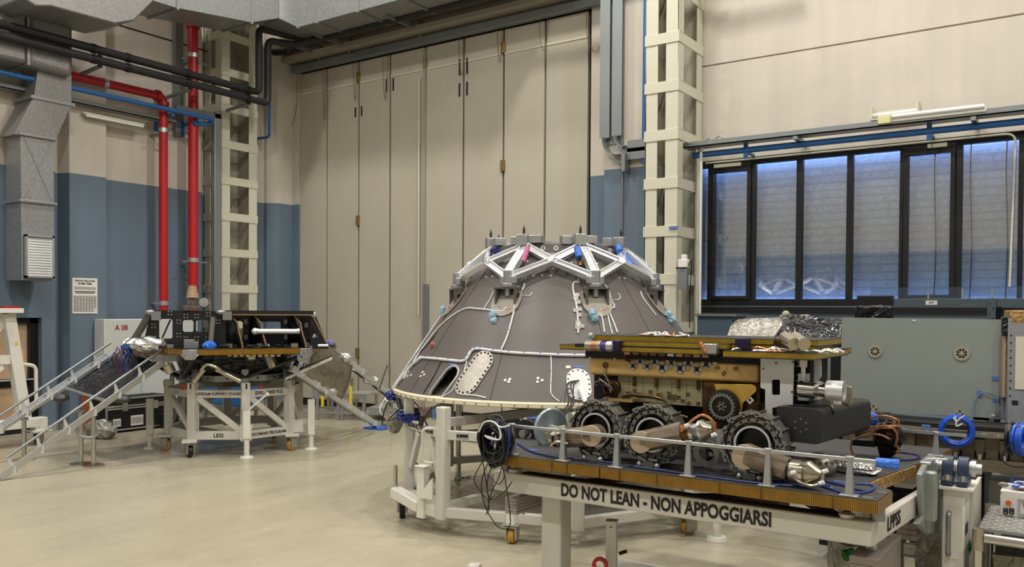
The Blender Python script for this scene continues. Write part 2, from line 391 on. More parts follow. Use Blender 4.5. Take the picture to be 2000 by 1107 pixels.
# back wall with the door and the window openings
DX0, DX1, DZ1 = -14.4, -7.1, 7.25
WX0, WX1, WZ0, WZ1 = -5.25, 3.2, 2.19, 4.46
b = MB()
for x0, x1, z0, z1 in ((-15.2, DX0, 0, Z_C), (DX0, DX1, DZ1+.1, Z_C), (DX1, WX0, 0, Z_C), (WX0, WX1, 0, WZ0), (WX0, WX1, WZ1, 5.94), (WX0, WX1, 5.965, Z_C), (WX1, X_R+.4, 0, Z_C)):
    b.bb(x0, x1, YB, YB+.34, z0, z1)
b.bb(WX0, WX1, YB+.03, YB+.3, 5.93, 5.98)
struct(b.done('wall_back', M_WALL, smooth=False, clean=False))
b = MB()
p0 = PY(12.42, 1187, 328).x; p1 = PY(12.42, 1252, 328).x
b.bb(p0, p1+.6, 12.3, YB, 0, Z_C)
struct(b.done('trim_1', M_WALL, smooth=False))
struct(MB().bb(X_R, X_R+.4, Y_F-.4, YB, 0, Z_C).done('wall_right', M_WALL, smooth=False))
struct(MB().bb(-15.6, X_R+.4, Y_F-.4, Y_F, 0, Z_C).done('wall_front', M_WALL, smooth=False))
# columns of the right side of the hall, seen reflected in the panes
for y in (-6, -1, 4, 9):
    b = MB(); b.bb(X_R-.5, X_R, y-.3, y+.3, 0, Z_C); struct(b.done('trim_2', M_CREAMST, smooth=False))
a_, c_ = PX(-14.6, 226, 48), PX(-14.6, 405, 100); struct(MB().bb(-14.61, -14.592, 8.35, c_.y, (a_.z+c_.z)/2-.012, (a_.z+c_.z)/2+.012).done('trim_5', M_BLACKM))
# ---- folding hangar door
d = bpy.data.objects.new('door_1', None); COL.objects.link(d); d['kind'] = 'structure'; d.location = ((DX0+DX1)/2, YB, 0)
PINV[d.name] = T(d.location).inverted()
edges = [PY(YB, x, 400).x for x in (583, 637, 699, 760, 829, 903, 981, 1062, 1147)]
for i in range(8):
    x0, x1 = edges[i]+.022, edges[i+1]-.022
    lf = MB().bb(x0, x1, YB+.02, YB+.09, .16, DZ1-.02).done('door_panel', M_DOOR, d, bevel=.003)
    MB().bb(x0, x1, YB+.005, YB+.022, DZ1-.47, DZ1-.44).done('seal_strip', M_CREAMST, lf)
MB().bb(DX0, DX1, YB+.1, YB+.2, .0, DZ1+.1).done('backing_panel', M_BLACKM, d)
MB().bb(DX0, DX1, YB+.01, YB+.1, .0, .15).done('bottom_brush', M_BLACK, d)
for i, z in ((2, 3.95), (2, 1.2), (6, 4.75), (6, 1.4), (4, 6.9), (2, 6.9), (6, 6.9)):
    x = edges[i]; MB().bb(x-.045, x+.045, YB-.015, YB+.03, z-.1, z+.1).bb(x-.015, x+.015, YB-.03, YB, z-.1, z+.1).done('door_hinge', mat('brass_hinge', (150, 130, 84), .4, .6), d)
for i, z0, z1 in ((3, 6.5, 6.75), (5, 6.15, 6.4), (5, 6.55, 6.85), (2, 6.1, 6.3)):
    for sx in (-.09, .09): MB().bb(edges[i]+sx-.012, edges[i]+sx+.012, YB+.0, YB+.03, z0, z1).done('guide_slot', M_BLACKM, d)
lab(MB().bb(edges[4]-.03, edges[4]+.03, YB-.03, YB+.03, .16, DZ1-.1).done('meeting_stile', M_DOORTOP, d), 'grey green meeting edge of the two door halves')
MB().tube([(edges[4]-.12, YB-.03, 2.0), (edges[4]-.12, YB-.03, DZ1-.6)], .015).done('lock_rod', M_CREAMST, d)
lab(MB().bb(edges[4]+.02, edges[4]+.12, YB-.06, YB, 1.1, 2.6).done('lock_cover', M_STRUT, d), 'long grey lock cover')
# track and stepped header over the door
b = MB(); b.bb(DX0-.1, -4.6, YB-.14, YB-.002, DZ1+.0, DZ1+.14)
struct(b.done('trim_3', M_STRUT, bevel=.01))
b = MB(); b.bb(DX0-.3, -5.7, YB-.3, YB-.01, DZ1+.2, DZ1+.32).bb(DX0-.3, -5.7, YB-.36, YB-.01, DZ1+.5, DZ1+.75)
struct(b.done('trim_4', M_DOORTOP, bevel=.01))
# red pull cords looping from the track
def cord(x, y, z, w_, h):
    o = MB().tube([(x-w_/2, y, z), (x-w_/2+.02, y, z-h*.6), (x, y, z-h), (x+w_/2-.02, y, z-h*.6), (x+w_/2, y, z)], .005, 6, smooth=5).done('pull_cord', mat('red_brown_cord', (130, 70, 50), .7))
    return o
for k, (x, w_, h) in enumerate(((edges[0]-.2, .4, 1.1), (edges[1]-.02, .1, 1.1), (edges[2]-.05, .12, .8), (edges[3]-.08, .14, .9), (edges[5], .16, .7), (edges[6]-.05, .12, .6), (edges[7], .18, .55), (edges[8]+.16, .36, .75))):
    tag(cord(x, YB-.04, DZ1-.02, w_, h), ['thin red cord looping in the left corner of the big folding door', 'thin red cord over the first seam of the folding door from the left', 'thin red cord over the second seam of the folding door', 'thin red cord over the third seam of the folding door from the left', 'thin red cord just right of the middle joint of the folding door', 'thin red cord over the sixth seam of the folding door', 'thin red cord over the last seam of the folding door on the right', 'thin red cord hanging in a wide loop at the right edge of the folding door'][k], 'cord', 'red cords along the top of the folding door')
# ---- personnel door in the left wall
d = bpy.data.objects.new('door_2', None); COL.objects.link(d); d['kind'] = 'structure'; d.location = (-14.7, 6.8, 0); PINV[d.name] = T(d.location).inverted()
b = MB(); b.bb(-14.75, -14.62, DL0, DL1, DLZ-.1, DLZ); b.bb(-14.75, -14.62, DL0, DL0+.1, 0, DLZ).bb(-14.75, -14.62, DL1-.14, DL1, 0, DLZ)
b.done('door_frame', M_WFRAME, d, bevel=.004)
l = MB().bb(-14.74, -14.7, DL0+.1, DL1-.14, 0, DLZ-.1).done('door_leaf', M_BEIGED, d)
MB().bb(-14.7, -14.67, DL0+.1, DL1-.14, .78, .92).done('crossbar', M_WFRAME, l)
MB().tube([(-14.62, DL0+.12, .9), (-14.62, DL1-.05, .9)], .014).done('push_bar', M_ALU, l)
lab(MB().bb(-14.72, -14.68, DL0+.35, DL1-.14, 0, .22).done('kick_plate', M_BLACKM, l), 'black kick plate')
# ---- long window
d = bpy.data.objects.new('window_1', None); COL.objects.link(d); d['kind'] = 'structure'; d.location = ((WX0+WX1)/2, YB, WZ0); PINV[d.name] = T(d.location).inverted()
px = [(1350, 1384), (1396, 1461), (1476, 1556), (1568, 1654), (1666, 1757), (1774, 1856), (1879, 1988), (1998, 2085), (2110, 2200), (2230, 2320)]
wins = [(PY(YB+.08, a, 460).x, PY(YB+.08, c, 460).x) for a, c in px]
b = MB(); xx = WX0; fy0, fy1 = YB+.03, YB+.13
b.bb(WX0, WX1, fy0, fy1, WZ0, WZ0+.1).bb(WX0, WX1, fy0, fy1, WZ1-.1, WZ1)
for i, (a, c) in enumerate(wins):
    b.bb(xx, a, fy0, fy1, WZ0+.1, WZ1-.1); xx = c
    op = i in (1, 5, 8)
    if op: b.bb(a-.06, c+.06, fy0-.03, fy0, WZ0+.1, WZ0+.15).bb(a-.06, c+.06, fy0-.03, fy0, WZ1-.2, WZ1-.08).bb(a-.06, a, fy0-.03, fy0, WZ0+.15, WZ1-.2).bb(c, c+.06, fy0-.03, fy0, WZ0+.15, WZ1-.2)
b.bb(xx, WX1, fy0, fy1, WZ0+.1, WZ1-.1)
b.done('window_frame', M_WFRAME, d, bevel=.004)
for i, (a, c) in enumerate(wins):
    MB().bb(a-.01, c+.01, YB+.075, YB+.083, WZ0+.09, WZ1-.09).done('window_pane', M_GLASS, d)
MB().bb(WX0-.1, WX1+.1, YB-.06, YB+.14, WZ0-.1, WZ0-.01).done('window_sill', M_WFRAME, d, bevel=.005)
b = MB(); n = 26; sx = (WX1-WX0+.3)/n
b.bb(WX0-.2, WX1+.2, YB+.27, YB+.31, WZ0-.1, WZ1-.03)
b.done('roller_shutter', M_SHUT, d)
for x in (PY(YB+.2, 1826, 400).x, PY(YB+.2, 1896, 400).x, PY(YB+.2, 1966, 400).x):
    MB().tube([(x, YB+.2, WZ0+.02), (x+.02, YB+.2, 3), (x-.01, YB+.2, 4), (x, YB+.2, WZ1-.02)], .009, 6, smooth=3).done('shutter_cord', M_BLACK, d)
b = MB(); b.tube(fillet([PY(YB-.0, 1378, 319), PY(YB-.0, 1984, 260), PY(YB-.0, 1972, 560)], .12), .014)
lab(b.done('window_conduit', M_CREAMST, d), 'cream conduit running along the window head and down')
for x0, x1 in ((1396, 1448), (1812, 1850)):
    a, c = PY(YB, x0, 310).x, PY(YB, x1, 310).x; MB().bb(a, c, YB-.04, YB+.04, WZ1-.12, WZ1-.07).done('closer_arm', M_CREAMST, d)
# ---- lattice columns
def column(name, label, x0, x1, y0, y1, sx, zoff, faces):
    t = thing(name, label, 'column', ((x0+x1)/2, (y0+y1)/2, 0), 0, 'cream lattice columns', world=True)
    pw = .2
    for (x, y) in ((x0, y0), (x1, y0), (x0, y1), (x1, y1)):
        ax = x0+.0 if x == x0 else x1; ay = y
        dx = 1 if x == x0 else -1; dy = 1 if y == y0 else -1
        b = MB(); b.bb(x, x+dx*pw, y, y+dy*.02, 0, Z_C); b.bb(x, x+dx*.02, y, y+dy*pw, 0, Z_C); b.done('corner_angle', M_CREAMST, t, bevel=.003)
    z = zoff; g = .012
    while z < Z_C:
        b = MB(); h = .16
        b.bb(x0-g, x1+g, y0-g, y0, z, z+h).bb(x0-g, x1+g, y1, y1+g, z, z+h).bb(x0-g, x0, y0, y1, z, z+h).bb(x1, x1+g, y0, y1, z, z+h)
        b.done('batten_plate', M_CREAMST, t, bevel=.002); z += .72
    MB().bb(x0+.06, x0+.08, y0+.06, y1-.06, 0, Z_C).done('inner_web', M_CREAMD, t); MB().bb(x0+.08, x1-.06, y1-.1, y1-.08, 0, Z_C).done('inner_web', M_CREAMD, t)
    for k in range(int((Z_C-zoff)/1.44)):
        z = zoff+.1+k*1.44
        b = MB(); xm = (x0+x1)/2
        b.beam((x0+.1, y0+.05, z), (x0+.1, y1-.05, z+1.3), .02, .05); b.done('diagonal_brace', M_CREAMD, t)
    return t
cy = 11.8
def zof(z): return z % .72
rx0, rx1 = PY(cy, 1262, 20).x, PY(cy, 1326, 20).x
column('lattice_column', 'cream lattice column between the folding door and the long window', rx0, rx1, cy, YB-.02, 1, zof(PY(cy, 1313, 440).z-.16), 0)
lx1 = -14.3; ly0 = PX(lx1, 433, 400).y; ly1 = PX(lx1, 502, 400).y
column('lattice_column', 'cream lattice column near the left corner behind the red pipes', -14.87, lx1, ly0, ly1, 0, zof(PX(lx1, 435, 414).z-.16), 0)
# ================================================================== DUCTS AND PIPES
def rduct(P, wdt, dep, side, mb=None):      # rectangular duct swept along points P (Vector); side = horizontal width direction
    mb = mb or MB(); P = [V(p) for p in P]; vs = []; side = V(side).normalized()
    for i, p in enumerate(P):
        d = (P[min(i+1, len(P)-1)]-P[max(i-1, 0)]).normalized(); n = d.cross(side).normalized()
        s2 = 1
        if 0 < i < len(P)-1:
            a = (P[i]-P[i-1]).normalized(); c = (P[i+1]-P[i]).normalized(); s2 = 1/max(.6, math.cos(a.angle(c)/2))
        for sx, sn in ((-1, -1), (1, -1), (1, 1), (-1, 1)): vs.append(p+side*(sx*wdt/2)+n*(sn*dep/2*s2))
    fs = []
    for i in range(len(P)-1):
        for k in range(4): fs.append((i*4+k, i*4+(k+1) % 4, (i+1)*4+(k+1) % 4, (i+1)*4+k))
    fs += [(0, 1, 2, 3), tuple(range(len(vs)-4, len(vs)))]
    return mb.verts(vs, fs)
# vertical outlet duct on the left wall
yd0, yd1 = 6.66, 7.17; yc = (yd0+yd1)/2; xc = -14.15
t = thing('air_duct', 'galvanised rectangular duct dropping down the left wall to a louvred grille', 'air duct', (xc, yc, 2.5), world=True)
zt = 4.84; jz = PX(-13.9, 45, 392).z
rduct([(xc, yc, 2.53), (xc, yc, jz)], yd1-yd0, .5, (0, 1, 0)).done('lower_section', M_GALV, t, bevel=.004)
rduct([(xc, yc, jz), (xc, yc, zt)], yd1-yd0, .5, (0, 1, 0)).done('middle_section', M_GALV, t, bevel=.004)
pts = [V((xc, yc, zt)), V((xc, yc+.16, zt+.55)), V((xc, yc+.25, zt+.8))]
b = MB()
yy = lambda px_, py_: PX(-13.9, px_, py_)
# sheared elbow section leaning to the back, then the square neck
A = [yy(28, 262), yy(108, 275), yy(140, 205), yy(66, 190)]; Bn = [yy(66, 190), yy(140, 205), yy(140, 145), yy(75, 130)]
for q, nm in ((A, 'elbow_section'), (Bn, 'neck_section')):
    b = MB(); vs = [(-13.9, p.y, p.z) for p in q]+[(-14.4, p.y, p.z) for p in q]
    b.verts(vs, [(0, 1, 2, 3), (4, 5, 6, 7), (0, 1, 5, 4), (1, 2, 6, 5), (2, 3, 7, 6), (3, 0, 4, 7)]); b.done(nm, M_GALVR, t, bevel=.004)
for z in (jz, zt-.02): MB().bb(-14.42, -13.86, yd0-.04, yd1+.04, z-.02, z+.02).done('flange', M_GALV, t, bevel=.004)
MB().bb(-14.42, -13.88, yy(60, 190).y, yy(146, 200).y, yy(100, 197).z-.02, yy(100, 197).z+.03).done('flange', M_GALV, t)
g = MB(); gy0, gy1 = PX(-13.84, 50, 500).y, PX(-13.84, 106, 500).y; gz0, gz1 = PX(-13.84, 60, 542).z, PX(-13.84, 60, 458).z
g.bb(-13.9, -13.83, gy0, gy0+.03, gz0, gz1).bb(-13.9, -13.83, gy1-.03, gy1, gz0, gz1).bb(-13.9, -13.83, gy0, gy1, gz0, gz0+.03).bb(-13.9, -13.83, gy0, gy1, gz1-.03, gz1).bb(-13.9, -13.89, gy0, gy1, gz0, gz1)
gr = lab(g.done('louvre_grille', M_ALU, t), 'bright aluminium louvre grille')
for k in range(15):
    z = gz0+.05+k*(gz1-gz0-.09)/14; MB().beam((-13.865, gy0+.03, z), (-13.865, gy1-.03, z), .045, .008, (1, 0, .3)).done('louvre_blade', M_ALU, gr)
MB().beam((-13.895, yd0+.04, jz+.05), (-13.895, yd1-.04, zt-.05), .006, .01, (1, 0, 0)).beam((-13.895, yd1-.04, jz+.05), (-13.895, yd0+.04, zt-.05), .006, .01, (1, 0, 0)).done('cross_crease', M_GALV, t)
# large rounded duct over it, ending above the neck
def ductbox(name, label, secs, m_, t=None, cat='air duct', bevel=.02):   # secs: list of 4-corner loops
    b = MB(); vs = [p for s in secs for p in s]; fs = []
    for i in range(len(secs)-1):
        for k in range(4): fs.append((i*4+k, i*4+(k+1) % 4, (i+1)*4+(k+1) % 4, (i+1)*4+k))
    fs += [(0, 1, 2, 3), tuple(range(len(vs)-4, len(vs)))]
    return b.verts(vs, fs).done(name, m_, t, bevel=bevel)
t = thing('air_duct', 'big speckled galvanised duct with a rounded end in the top left corner', 'air duct', (-13.6, 6.3, 6), world=True)
X0, X1 = -13.72, -14.4
pz0 = PX(X0, 140, 150).z; pz1 = PX(X0, 140, 48).z; ye = PX(X0, 145, 100).y; ym = PX(X0, 55, 100).y
def sec(y, z0, z1): return [(X0, y, z0), (X1, y, z0), (X1, y, z1), (X0, y, z1)]
ductbox('end_section', '', [sec(ym, PX(X0, 55, 125).z, PX(X0, 55, 18).z), sec(ye, pz0, pz1)], M_GALVR, t, bevel=.09)
ductbox('main_section', '', [sec(2.5, PX(X0, 0, 113).z+.1, PX(X0, 0, -40).z+.2), sec(5.6, PX(X0, 0, 113).z, PX(X0, 0, -40).z), sec(ym, PX(X0, 55, 125).z, PX(X0, 55, 18).z)], M_GALVR, t, bevel=.06)
b = MB(); b.bb(X1-.02, X0+.02, ym-.02, ym+.02, PX(X0, 55, 127).z, PX(X0, 55, 16).z+.02); b.done('flange', M_GALV, t)
# overhead duct train: bend, straight boxes along the left wall, turned along the back wall
t = thing('air_duct', 'overhead galvanised duct train running along the left wall and over the folding door', 'air duct', (-13, 10, 7.6), world=True)
XD = -12.9
def q(px_, py_): p = PX(XD, px_, py_); return p
b = MB(); prf = [q(45, -30), q(45, -5), q(70, 12), q(100, 12), q(165, 30), q(225, 46), q(262, 40), q(282, 20), q(300, 2), q(310, -30)]
n = len(prf); vs = [(XD, p.y, p.z) for p in prf]+[(XD-.9, p.y, p.z) for p in prf]
b.verts(vs, [tuple(range(n)), tuple(range(n, 2*n))[::-1]]+[(i, (i+1) % n, n+(i+1) % n, n+i) for i in range(n)]); b.done('bend_section', M_GALVR, t, bevel=.02)
for i, (a, c, za, zc) in enumerate((((300, 2), (345, 16), 1.2, 1.2), ((347, 16), (490, 44), 1.2, 1.2), ((492, 44), (545, 36), 1.2, 1.2))):
    p, r = q(*a), q(*c); ga, gb = .85, .85
    ductbox('box_section', '', [[(XD, p.y, p.z), (XD-ga, p.y, p.z), (XD-ga, p.y, p.z+za), (XD, p.y, p.z+za)], [(XD, r.y, r.z), (XD-gb, r.y, r.z), (XD-gb, r.y, r.z+zc), (XD, r.y, r.z+zc)]], M_GALV, t, bevel=.01)
for a in ((346, 16), (491, 44)):
    p = q(*a); MB().bb(XD-.87, XD+.03, p.y-.02, p.y+.02, p.z-.03, p.z+1.2).done('flange', M_GALV, t)
p0_ = q(545, 36); yb = p0_.y
c0 = PY(yb+.0, 580, 54); c1 = PY(yb, 940, -60)
yb2 = 11.3
a0, a1, a2 = PY(yb2, 582, 54), PY(yb2, 700, 22), PY(yb2, 1010, -75)
ductbox('corner_section', '', [[(XD, p0_.y, p0_.z), (XD-.85, p0_.y+.2, p0_.z), (XD-.85, p0_.y+.2, p0_.z+1.2), (XD, p0_.y, p0_.z+1.2)], [(a0.x, yb2, a0.z), (a0.x-.3, yb2+.9, a0.z), (a0.x-.3, yb2+.9, a0.z+1.2), (a0.x, yb2, a0.z+1.2)]], M_GALV, t, bevel=.01)
ductbox('straight_section', '', [[(a0.x, yb2, a0.z), (a0.x, yb2+.8, a0.z), (a0.x, yb2+.8, a0.z+1.3), (a0.x, yb2, a0.z+1.3)], [(a2.x, yb2, a0.z+.02), (a2.x, yb2+.8, a0.z+.02), (a2.x, yb2+.8, a0.z+1.3), (a2.x, yb2, a0.z+1.3)]], M_GALV, t, bevel=.01)
for px_ in (582, 620, 700, 790):
    p = PY(yb2, px_, 30); MB().bb(p.x-.03, p.x+.03, yb2-.03, yb2+.83, a0.z-.02, a0.z+1.3).done('flange', M_GALV, t)
# red fire mains
def pipeth(name, label, pts, r, m_, cat='pipe', n=12, fil=0, group=None, clamps=(), elbows=(), cm=None):
    t = thing(name, label, cat, pts[0], world=True, group=group)
    P = fillet(pts, fil) if fil else pts
    MB().tube(P, r, n).done('pipe_run', m_, t)
    for c, ax in clamps:
        c = V(c); MB().cyl(c-V(ax)*.04, c+V(ax)*.04, r*1.14, n=16).done('pipe_clamp', cm or M_ALU, t)
    for c, ax in elbows:
        c = V(c); MB().cyl(c-V(ax)*.035, c+V(ax)*.035, r*1.35, n=16).done('coupling', m_, t)
    return t
xr = -14.2
pa, pb_ = PX(xr, 379, 60), PX(xr, 375, 600)
t = pipeth('fire_main', 'thick red vertical pipe just left of the lattice column', [(xr, 9.96, 1.95), (xr, 9.96, 8.2)], .094, M_RED, clamps=[((xr, 9.96, PX(xr, 378, 109).z), (0, 0, 1)), ((xr, 9.96, PX(xr, 376, 508).z), (0, 0, 1))], elbows=[((xr, 9.96, PX(xr, 379, 52).z), (0, 0, 1))])
for z in (PX(xr, 378, 115).z, PX(xr, 376, 508).z): MB().beam((xr-.4, 9.96, z-.06), (xr+.05, 9.96, z-.06), .04, .04).beam((xr-.05, 9.75, z-.03), (xr-.05, 10.3, z-.03), .03, .03).done('pipe_bracket', M_STRUT, t)
pl0, pl1 = PX(xr, 60, 128), PX(xr, 318, 190); zl = 6.0
yv = 9.33
t = pipeth('fire_main', 'thinner red pipe running along the left wall and turning down beside the alcove', [(xr, 4, zl), (xr, yv, zl), (xr, yv, 1.95)], .078, M_RED, fil=.14, clamps=[((xr, PX(xr, 205, 160).y, zl), (0, 1, 0)), ((xr, yv, PX(xr, 320, 255).z), (0, 0, 1)), ((xr, yv, PX(xr, 317, 592).z), (0, 0, 1))], elbows=[((xr, yv-.12, zl), (0, 1, 0)), ((xr, yv, zl-.13), (0, 0, 1))])
for z in (PX(xr, 320, 261).z, PX(xr, 317, 592).z): MB().beam((xr-.4, yv, z), (xr+.05, yv, z), .04, .04).beam((xr-.03, yv-.2, z), (xr-.03, yv+.2, z), .03, .03).done('pipe_bracket', M_STRUT, t)
# two insulated black pipes: along the left wall, up, and along the back wall under the duct
xp = -13.6
for k, (z0, yend, zt_, yb_, pc) in enumerate(((6.36, 11.02, 7.62, 12.15, 'upper'), (6.19, 11.24, 7.44, 11.98, 'lower'))):
    pts = [(xp, 2, z0), (xp, yend, z0), (xp, yend, zt_), (xp+.25, yb_-.3, zt_-.02), (xp+.75, yb_, zt_+.12), (-4, yb_, zt_+.16)]
    t = pipeth('insulated_pipe', '%s black insulated pipe crossing the left wall and running over the folding door' % pc, pts, .068, M_BLKPIPE, fil=.12, group=None, clamps=[((xp, PX(xp, 183, 92).y, z0), (0, 1, 0)), ((xp, PX(xp, 250, 113).y, z0), (0, 1, 0)), ((xp, PX(xp, 365, 145).y, z0), (0, 1, 0)), ((xp, PX(xp, 483, 175).y, z0), (0, 1, 0))], cm=M_BLACK)
for k, y in enumerate((PX(xp, 190, 92).y, PX(xp, 368, 145).y, PX(xp, 482, 175).y)):
    t = thing('pipe_bracket', ['grey bracket arm holding the black pipes near the big duct', 'grey bracket arm holding the black pipes behind the thick red pipe', 'grey bracket arm holding the black pipes at the left lattice column'][k], 'bracket', (-14.6, y+.05, 6.0), world=True)
    MB().beam((-14.6, y+.05, 6.02), (xp, y+.05, 6.1), .05, .05).bb(-14.6, -14.56, y-.05, y+.15, 5.85, 6.15).done('bracket_arm', M_STRUT, t); MB().bb(xp-.02, xp+.02, y+.02, y+.08, 6.08, 6.3).done('bracket_post', M_BLACKM, t)
for k, x in enumerate((PY(12.2, 590, 70).x, PY(12.2, 650, 80).x, PY(12.2, 790, 40).x)):
    o = MB().beam((x, YB-.02, 7.55), (x, 11.7, 7.55), .05, .07).bb(x-.05, x+.05, YB-.1, YB-.02, 7.4, 7.7).done('pipe_bracket', M_STRUT)
    tag(o, ['grey bracket above the left end of the folding door', 'grey bracket under the black pipes over the second door leaf', 'grey bracket under the black pipes over the third door leaf'][k], 'bracket')
o = MB().cyl(PY(12.1, 535, 102), PY(12.1, 557, 102), .07).done('pipe_stub', M_BLKPIPE); tag(o, 'short capped black pipe stub beside the pipe bend at the corner column', 'pipe')
# blue compressed-air pipes
xb = -14.0
t = pipeth('air_line', 'blue pipe running along the left wall behind the red pipes', [(xb, 2, 5.74), (xb, 10.25, 5.74), (xb-.1, 10.25, 5.66), (xb-.1, 9.9, 5.6)], .042, M_BLUEP, fil=.04)
for y in (9.4, 9.95): MB().beam((xb-.5, y, 5.62), (xb, y, 5.66), .05, .05).bb(xb-.52, xb-.46, y-.06, y+.0, 5.4, 5.7).done('pipe_bracket', M_BLUEP, t)
p = PY(12.0, 526, 170); pt = PY(12.0, 524, 268)
t = pipeth('air_line', 'thin blue pipe dropping at the corner behind the left lattice column', [(p.x, 12.0, 7.4), (p.x, 12.0, pt.z), (p.x-.6, 12.0, pt.z+.02)], .03, M_BLUEP, fil=.08)
t = pipeth('air_line', 'blue pipe running level above the long window', [(-5.1, 12.4, 4.505), (3.5, 12.4, 4.505)], .045, M_BLUEP)
for px_ in (1457, 1815):
    x = PY(12.4, px_, 270).x; MB().beam((x, YB, 4.48), (x, 12.4, 4.48), .035, .035).bb(x-.03, x+.03, 12.38, 12.42, 4.38, 4.62).done('pipe_hanger', M_BLUEP, t)
t = pipeth('air_line', 'blue pipe climbing beside the right lattice column', [(PY(12.2, 1256, 300).x, 12.25, PY(12.2, 1256, 318).z), (PY(12.2, 1258, 300).x, 12.25, 9)], .045, M_BLUEP)
# cable trays and steel channels
o = MB().bb(-5.2, 3.5, 12.22, YB-.3, 4.60, 4.615).bb(-5.2, 3.5, 12.22, 12.235, 4.6, 4.68).bb(-5.2, 3.5, YB-.32, YB-.3, 4.6, 4.68).done('cable_tray', M_STRUT); tag(o, 'grey cable tray above the long window', 'cable tray')
for px_ in (1557, 1902):
    x = PY(12.3, px_, 270).x; o = MB().beam((x, YB, 4.57), (x, 12.2, 4.57), .06, .05).done('tray_bracket', M_STRUT); tag(o, ('left' if px_ < 1600 else 'right')+' grey bracket under the tray above the long window', 'bracket')
o = MB().bb(-14.4, -14.2, 4, 9.6, 5.56, 5.575).bb(-14.21, -14.2, 4, 9.6, 5.56, 5.63).bb(-14.4, -14.39, 4, 9.6, 5.56, 5.63).done('cable_tray', M_STRUT); tag(o, 'grey cable tray along the left wall under the blue pipe', 'cable tray')
o = MB().bb(-14.58, -14.5, *sorted((PX(-14.5, 167, 130).y, PX(-14.5, 180, 130).y)), 5.6, 8.2).done('steel_channel', M_STRUT); tag(o, 'vertical steel channel on the left wall right of the big duct', 'channel')
o = MB().bb(-14.6, -14.48, *sorted((PX(-14.5, 342, 130).y, PX(-14.5, 357, 130).y)), 5.4, 8.2).done('steel_channel', M_STRUT); tag(o, 'vertical steel channel on the left wall beside the thick red pipe', 'channel')
yq = PX(-14.1, 426, 400).y; ztq = PX(-14.1, 426, 222).z
t = thing('cable_duct', 'grey square cable duct turning down in front of the left lattice column', 'cable duct', (-14.1, yq, 0), world=True)
MB().bb(-14.2, -14.1, yq-.075, yq+.075, 0, ztq).done('vertical_run', M_STRUT, t, bevel=.01); MB().bb(-14.2, -14.1, yq-.9, yq+.075, ztq-.1, ztq).done('top_run', M_STRUT, t, bevel=.01)
# steel channel beside the right column (U-shaped tray turning to the column)
xa, xb2 = PY(12.25, 1184, 200).x, PY(12.25, 1206, 200).x; zl_ = PY(12.25, 1200, 305).z; xcol = PY(12.25, 1256, 300).x
t = thing('cable_tray', 'grey U channel tray coming down and bending towards the right lattice column', 'cable tray', (xa, 12.25, zl_), world=True)
b = MB()
P = fillet([(0, 0, 10), (0, 0, zl_), (xcol-xa+.1, 0, zl_)], .3, 8)
for off, w0, dp in ((0, .02, .18), (.22, .02, .18)):
    Q = fillet([(xa+off, 12.2, 10), (xa+off, 12.2, zl_+off*.55), (xcol+.12, 12.2, zl_+off*.55)], .3-off*.5, 8)
    for a_, c_ in zip(Q, Q[1:]): b.beam(a_, c_, .18, .015, (1, 0, 1))
b.bb(xa, xa+.22, 12.28, 12.29, zl_+.2, 10); b.done('tray_channel', M_STRUT, t)
MB().bb(xa+.36, xa+.42, 12.1, 12.3, zl_-.28, zl_+.0).beam((xa+.1, 12.2, zl_-.03), (xa+.4, 12.2, zl_-.16), .04, .03).done('tray_bracket', M_STRUT, t)
x = PY(12.28, 1217, 200).x; o = MB().tube([(x, 12.28, 0.3), (x, 12.28, 9.5)], .016).done('conduit', M_STRUT); tag(o, 'thin grey conduit on the blue pilaster left of the right lattice column', 'conduit')
xq = PY(12.35, 1358, 400).x
for k, dx in enumerate((0, .06)):
    xk = PY(12.35, 1361+k*9, 300).x; ztp = PY(12.35, 1370, 286-k*3).z
    t = pipeth('conduit', ['outer', 'inner'][k]+' of two white conduits bending down beside the right lattice column', [(xk, 12.42-k*.08, .4), (xk, 12.42-k*.08, ztp), (xk+.35-dx, 12.42-k*.08, ztp+.02)], .024, M_WHITE, fil=.1, cat='conduit')
# fluorescent fittings above the window
p = PY(12.3, 1740, 240); p2 = PY(12.3, 1928, 220)
t = thing('light_fitting', 'long white fluorescent tube fitting with yellow end cap above the long window', 'light fitting', p, world=True)
MB().bb(p.x, p2.x, 12.2, 12.3, p.z-.01, p.z+.05).done('fitting_body', M_WHITE, t, bevel=.01); MB().cyl((p.x+.03, 12.2, p.z+.06), (p2.x-.02, 12.2, p.z+.06), .032).done('diffuser_tube', M_TUBE, t)
lab(MB().bb(p.x-.14, p.x+.02, 12.15, 12.3, p.z-.03, p.z+.08).done('end_cap', mat('pale_yellow_plastic', (216, 208, 160), .5), t, bevel=.01), 'pale yellow end cap')
p = PY(12.4, 1704, 238); p2 = PY(12.4, 1797, 222)
t = thing('light_fitting', 'short open twin-tube fitting standing on the tray above the long window', 'light fitting', p, world=True)
zz = p.z+.02
MB().bb(p.x, p2.x, 12.45, 12.5, zz-.02, zz+.12).bb(p.x, p.x+.02, 12.25, 12.5, zz-.02, zz+.16).bb(p2.x-.02, p2.x, 12.25, 12.5, zz-.02, zz+.16).bb(p.x, p2.x, 12.25, 12.5, zz-.03, zz-.015).done('fitting_body', M_CREAMST, t)
for y in (12.32, 12.4): MB().cyl((p.x+.02, y, zz+.04+(y-12.3)*.3), (p2.x-.02, y, zz+.04+(y-12.3)*.3), .02).done('tube', M_TUBE, t)
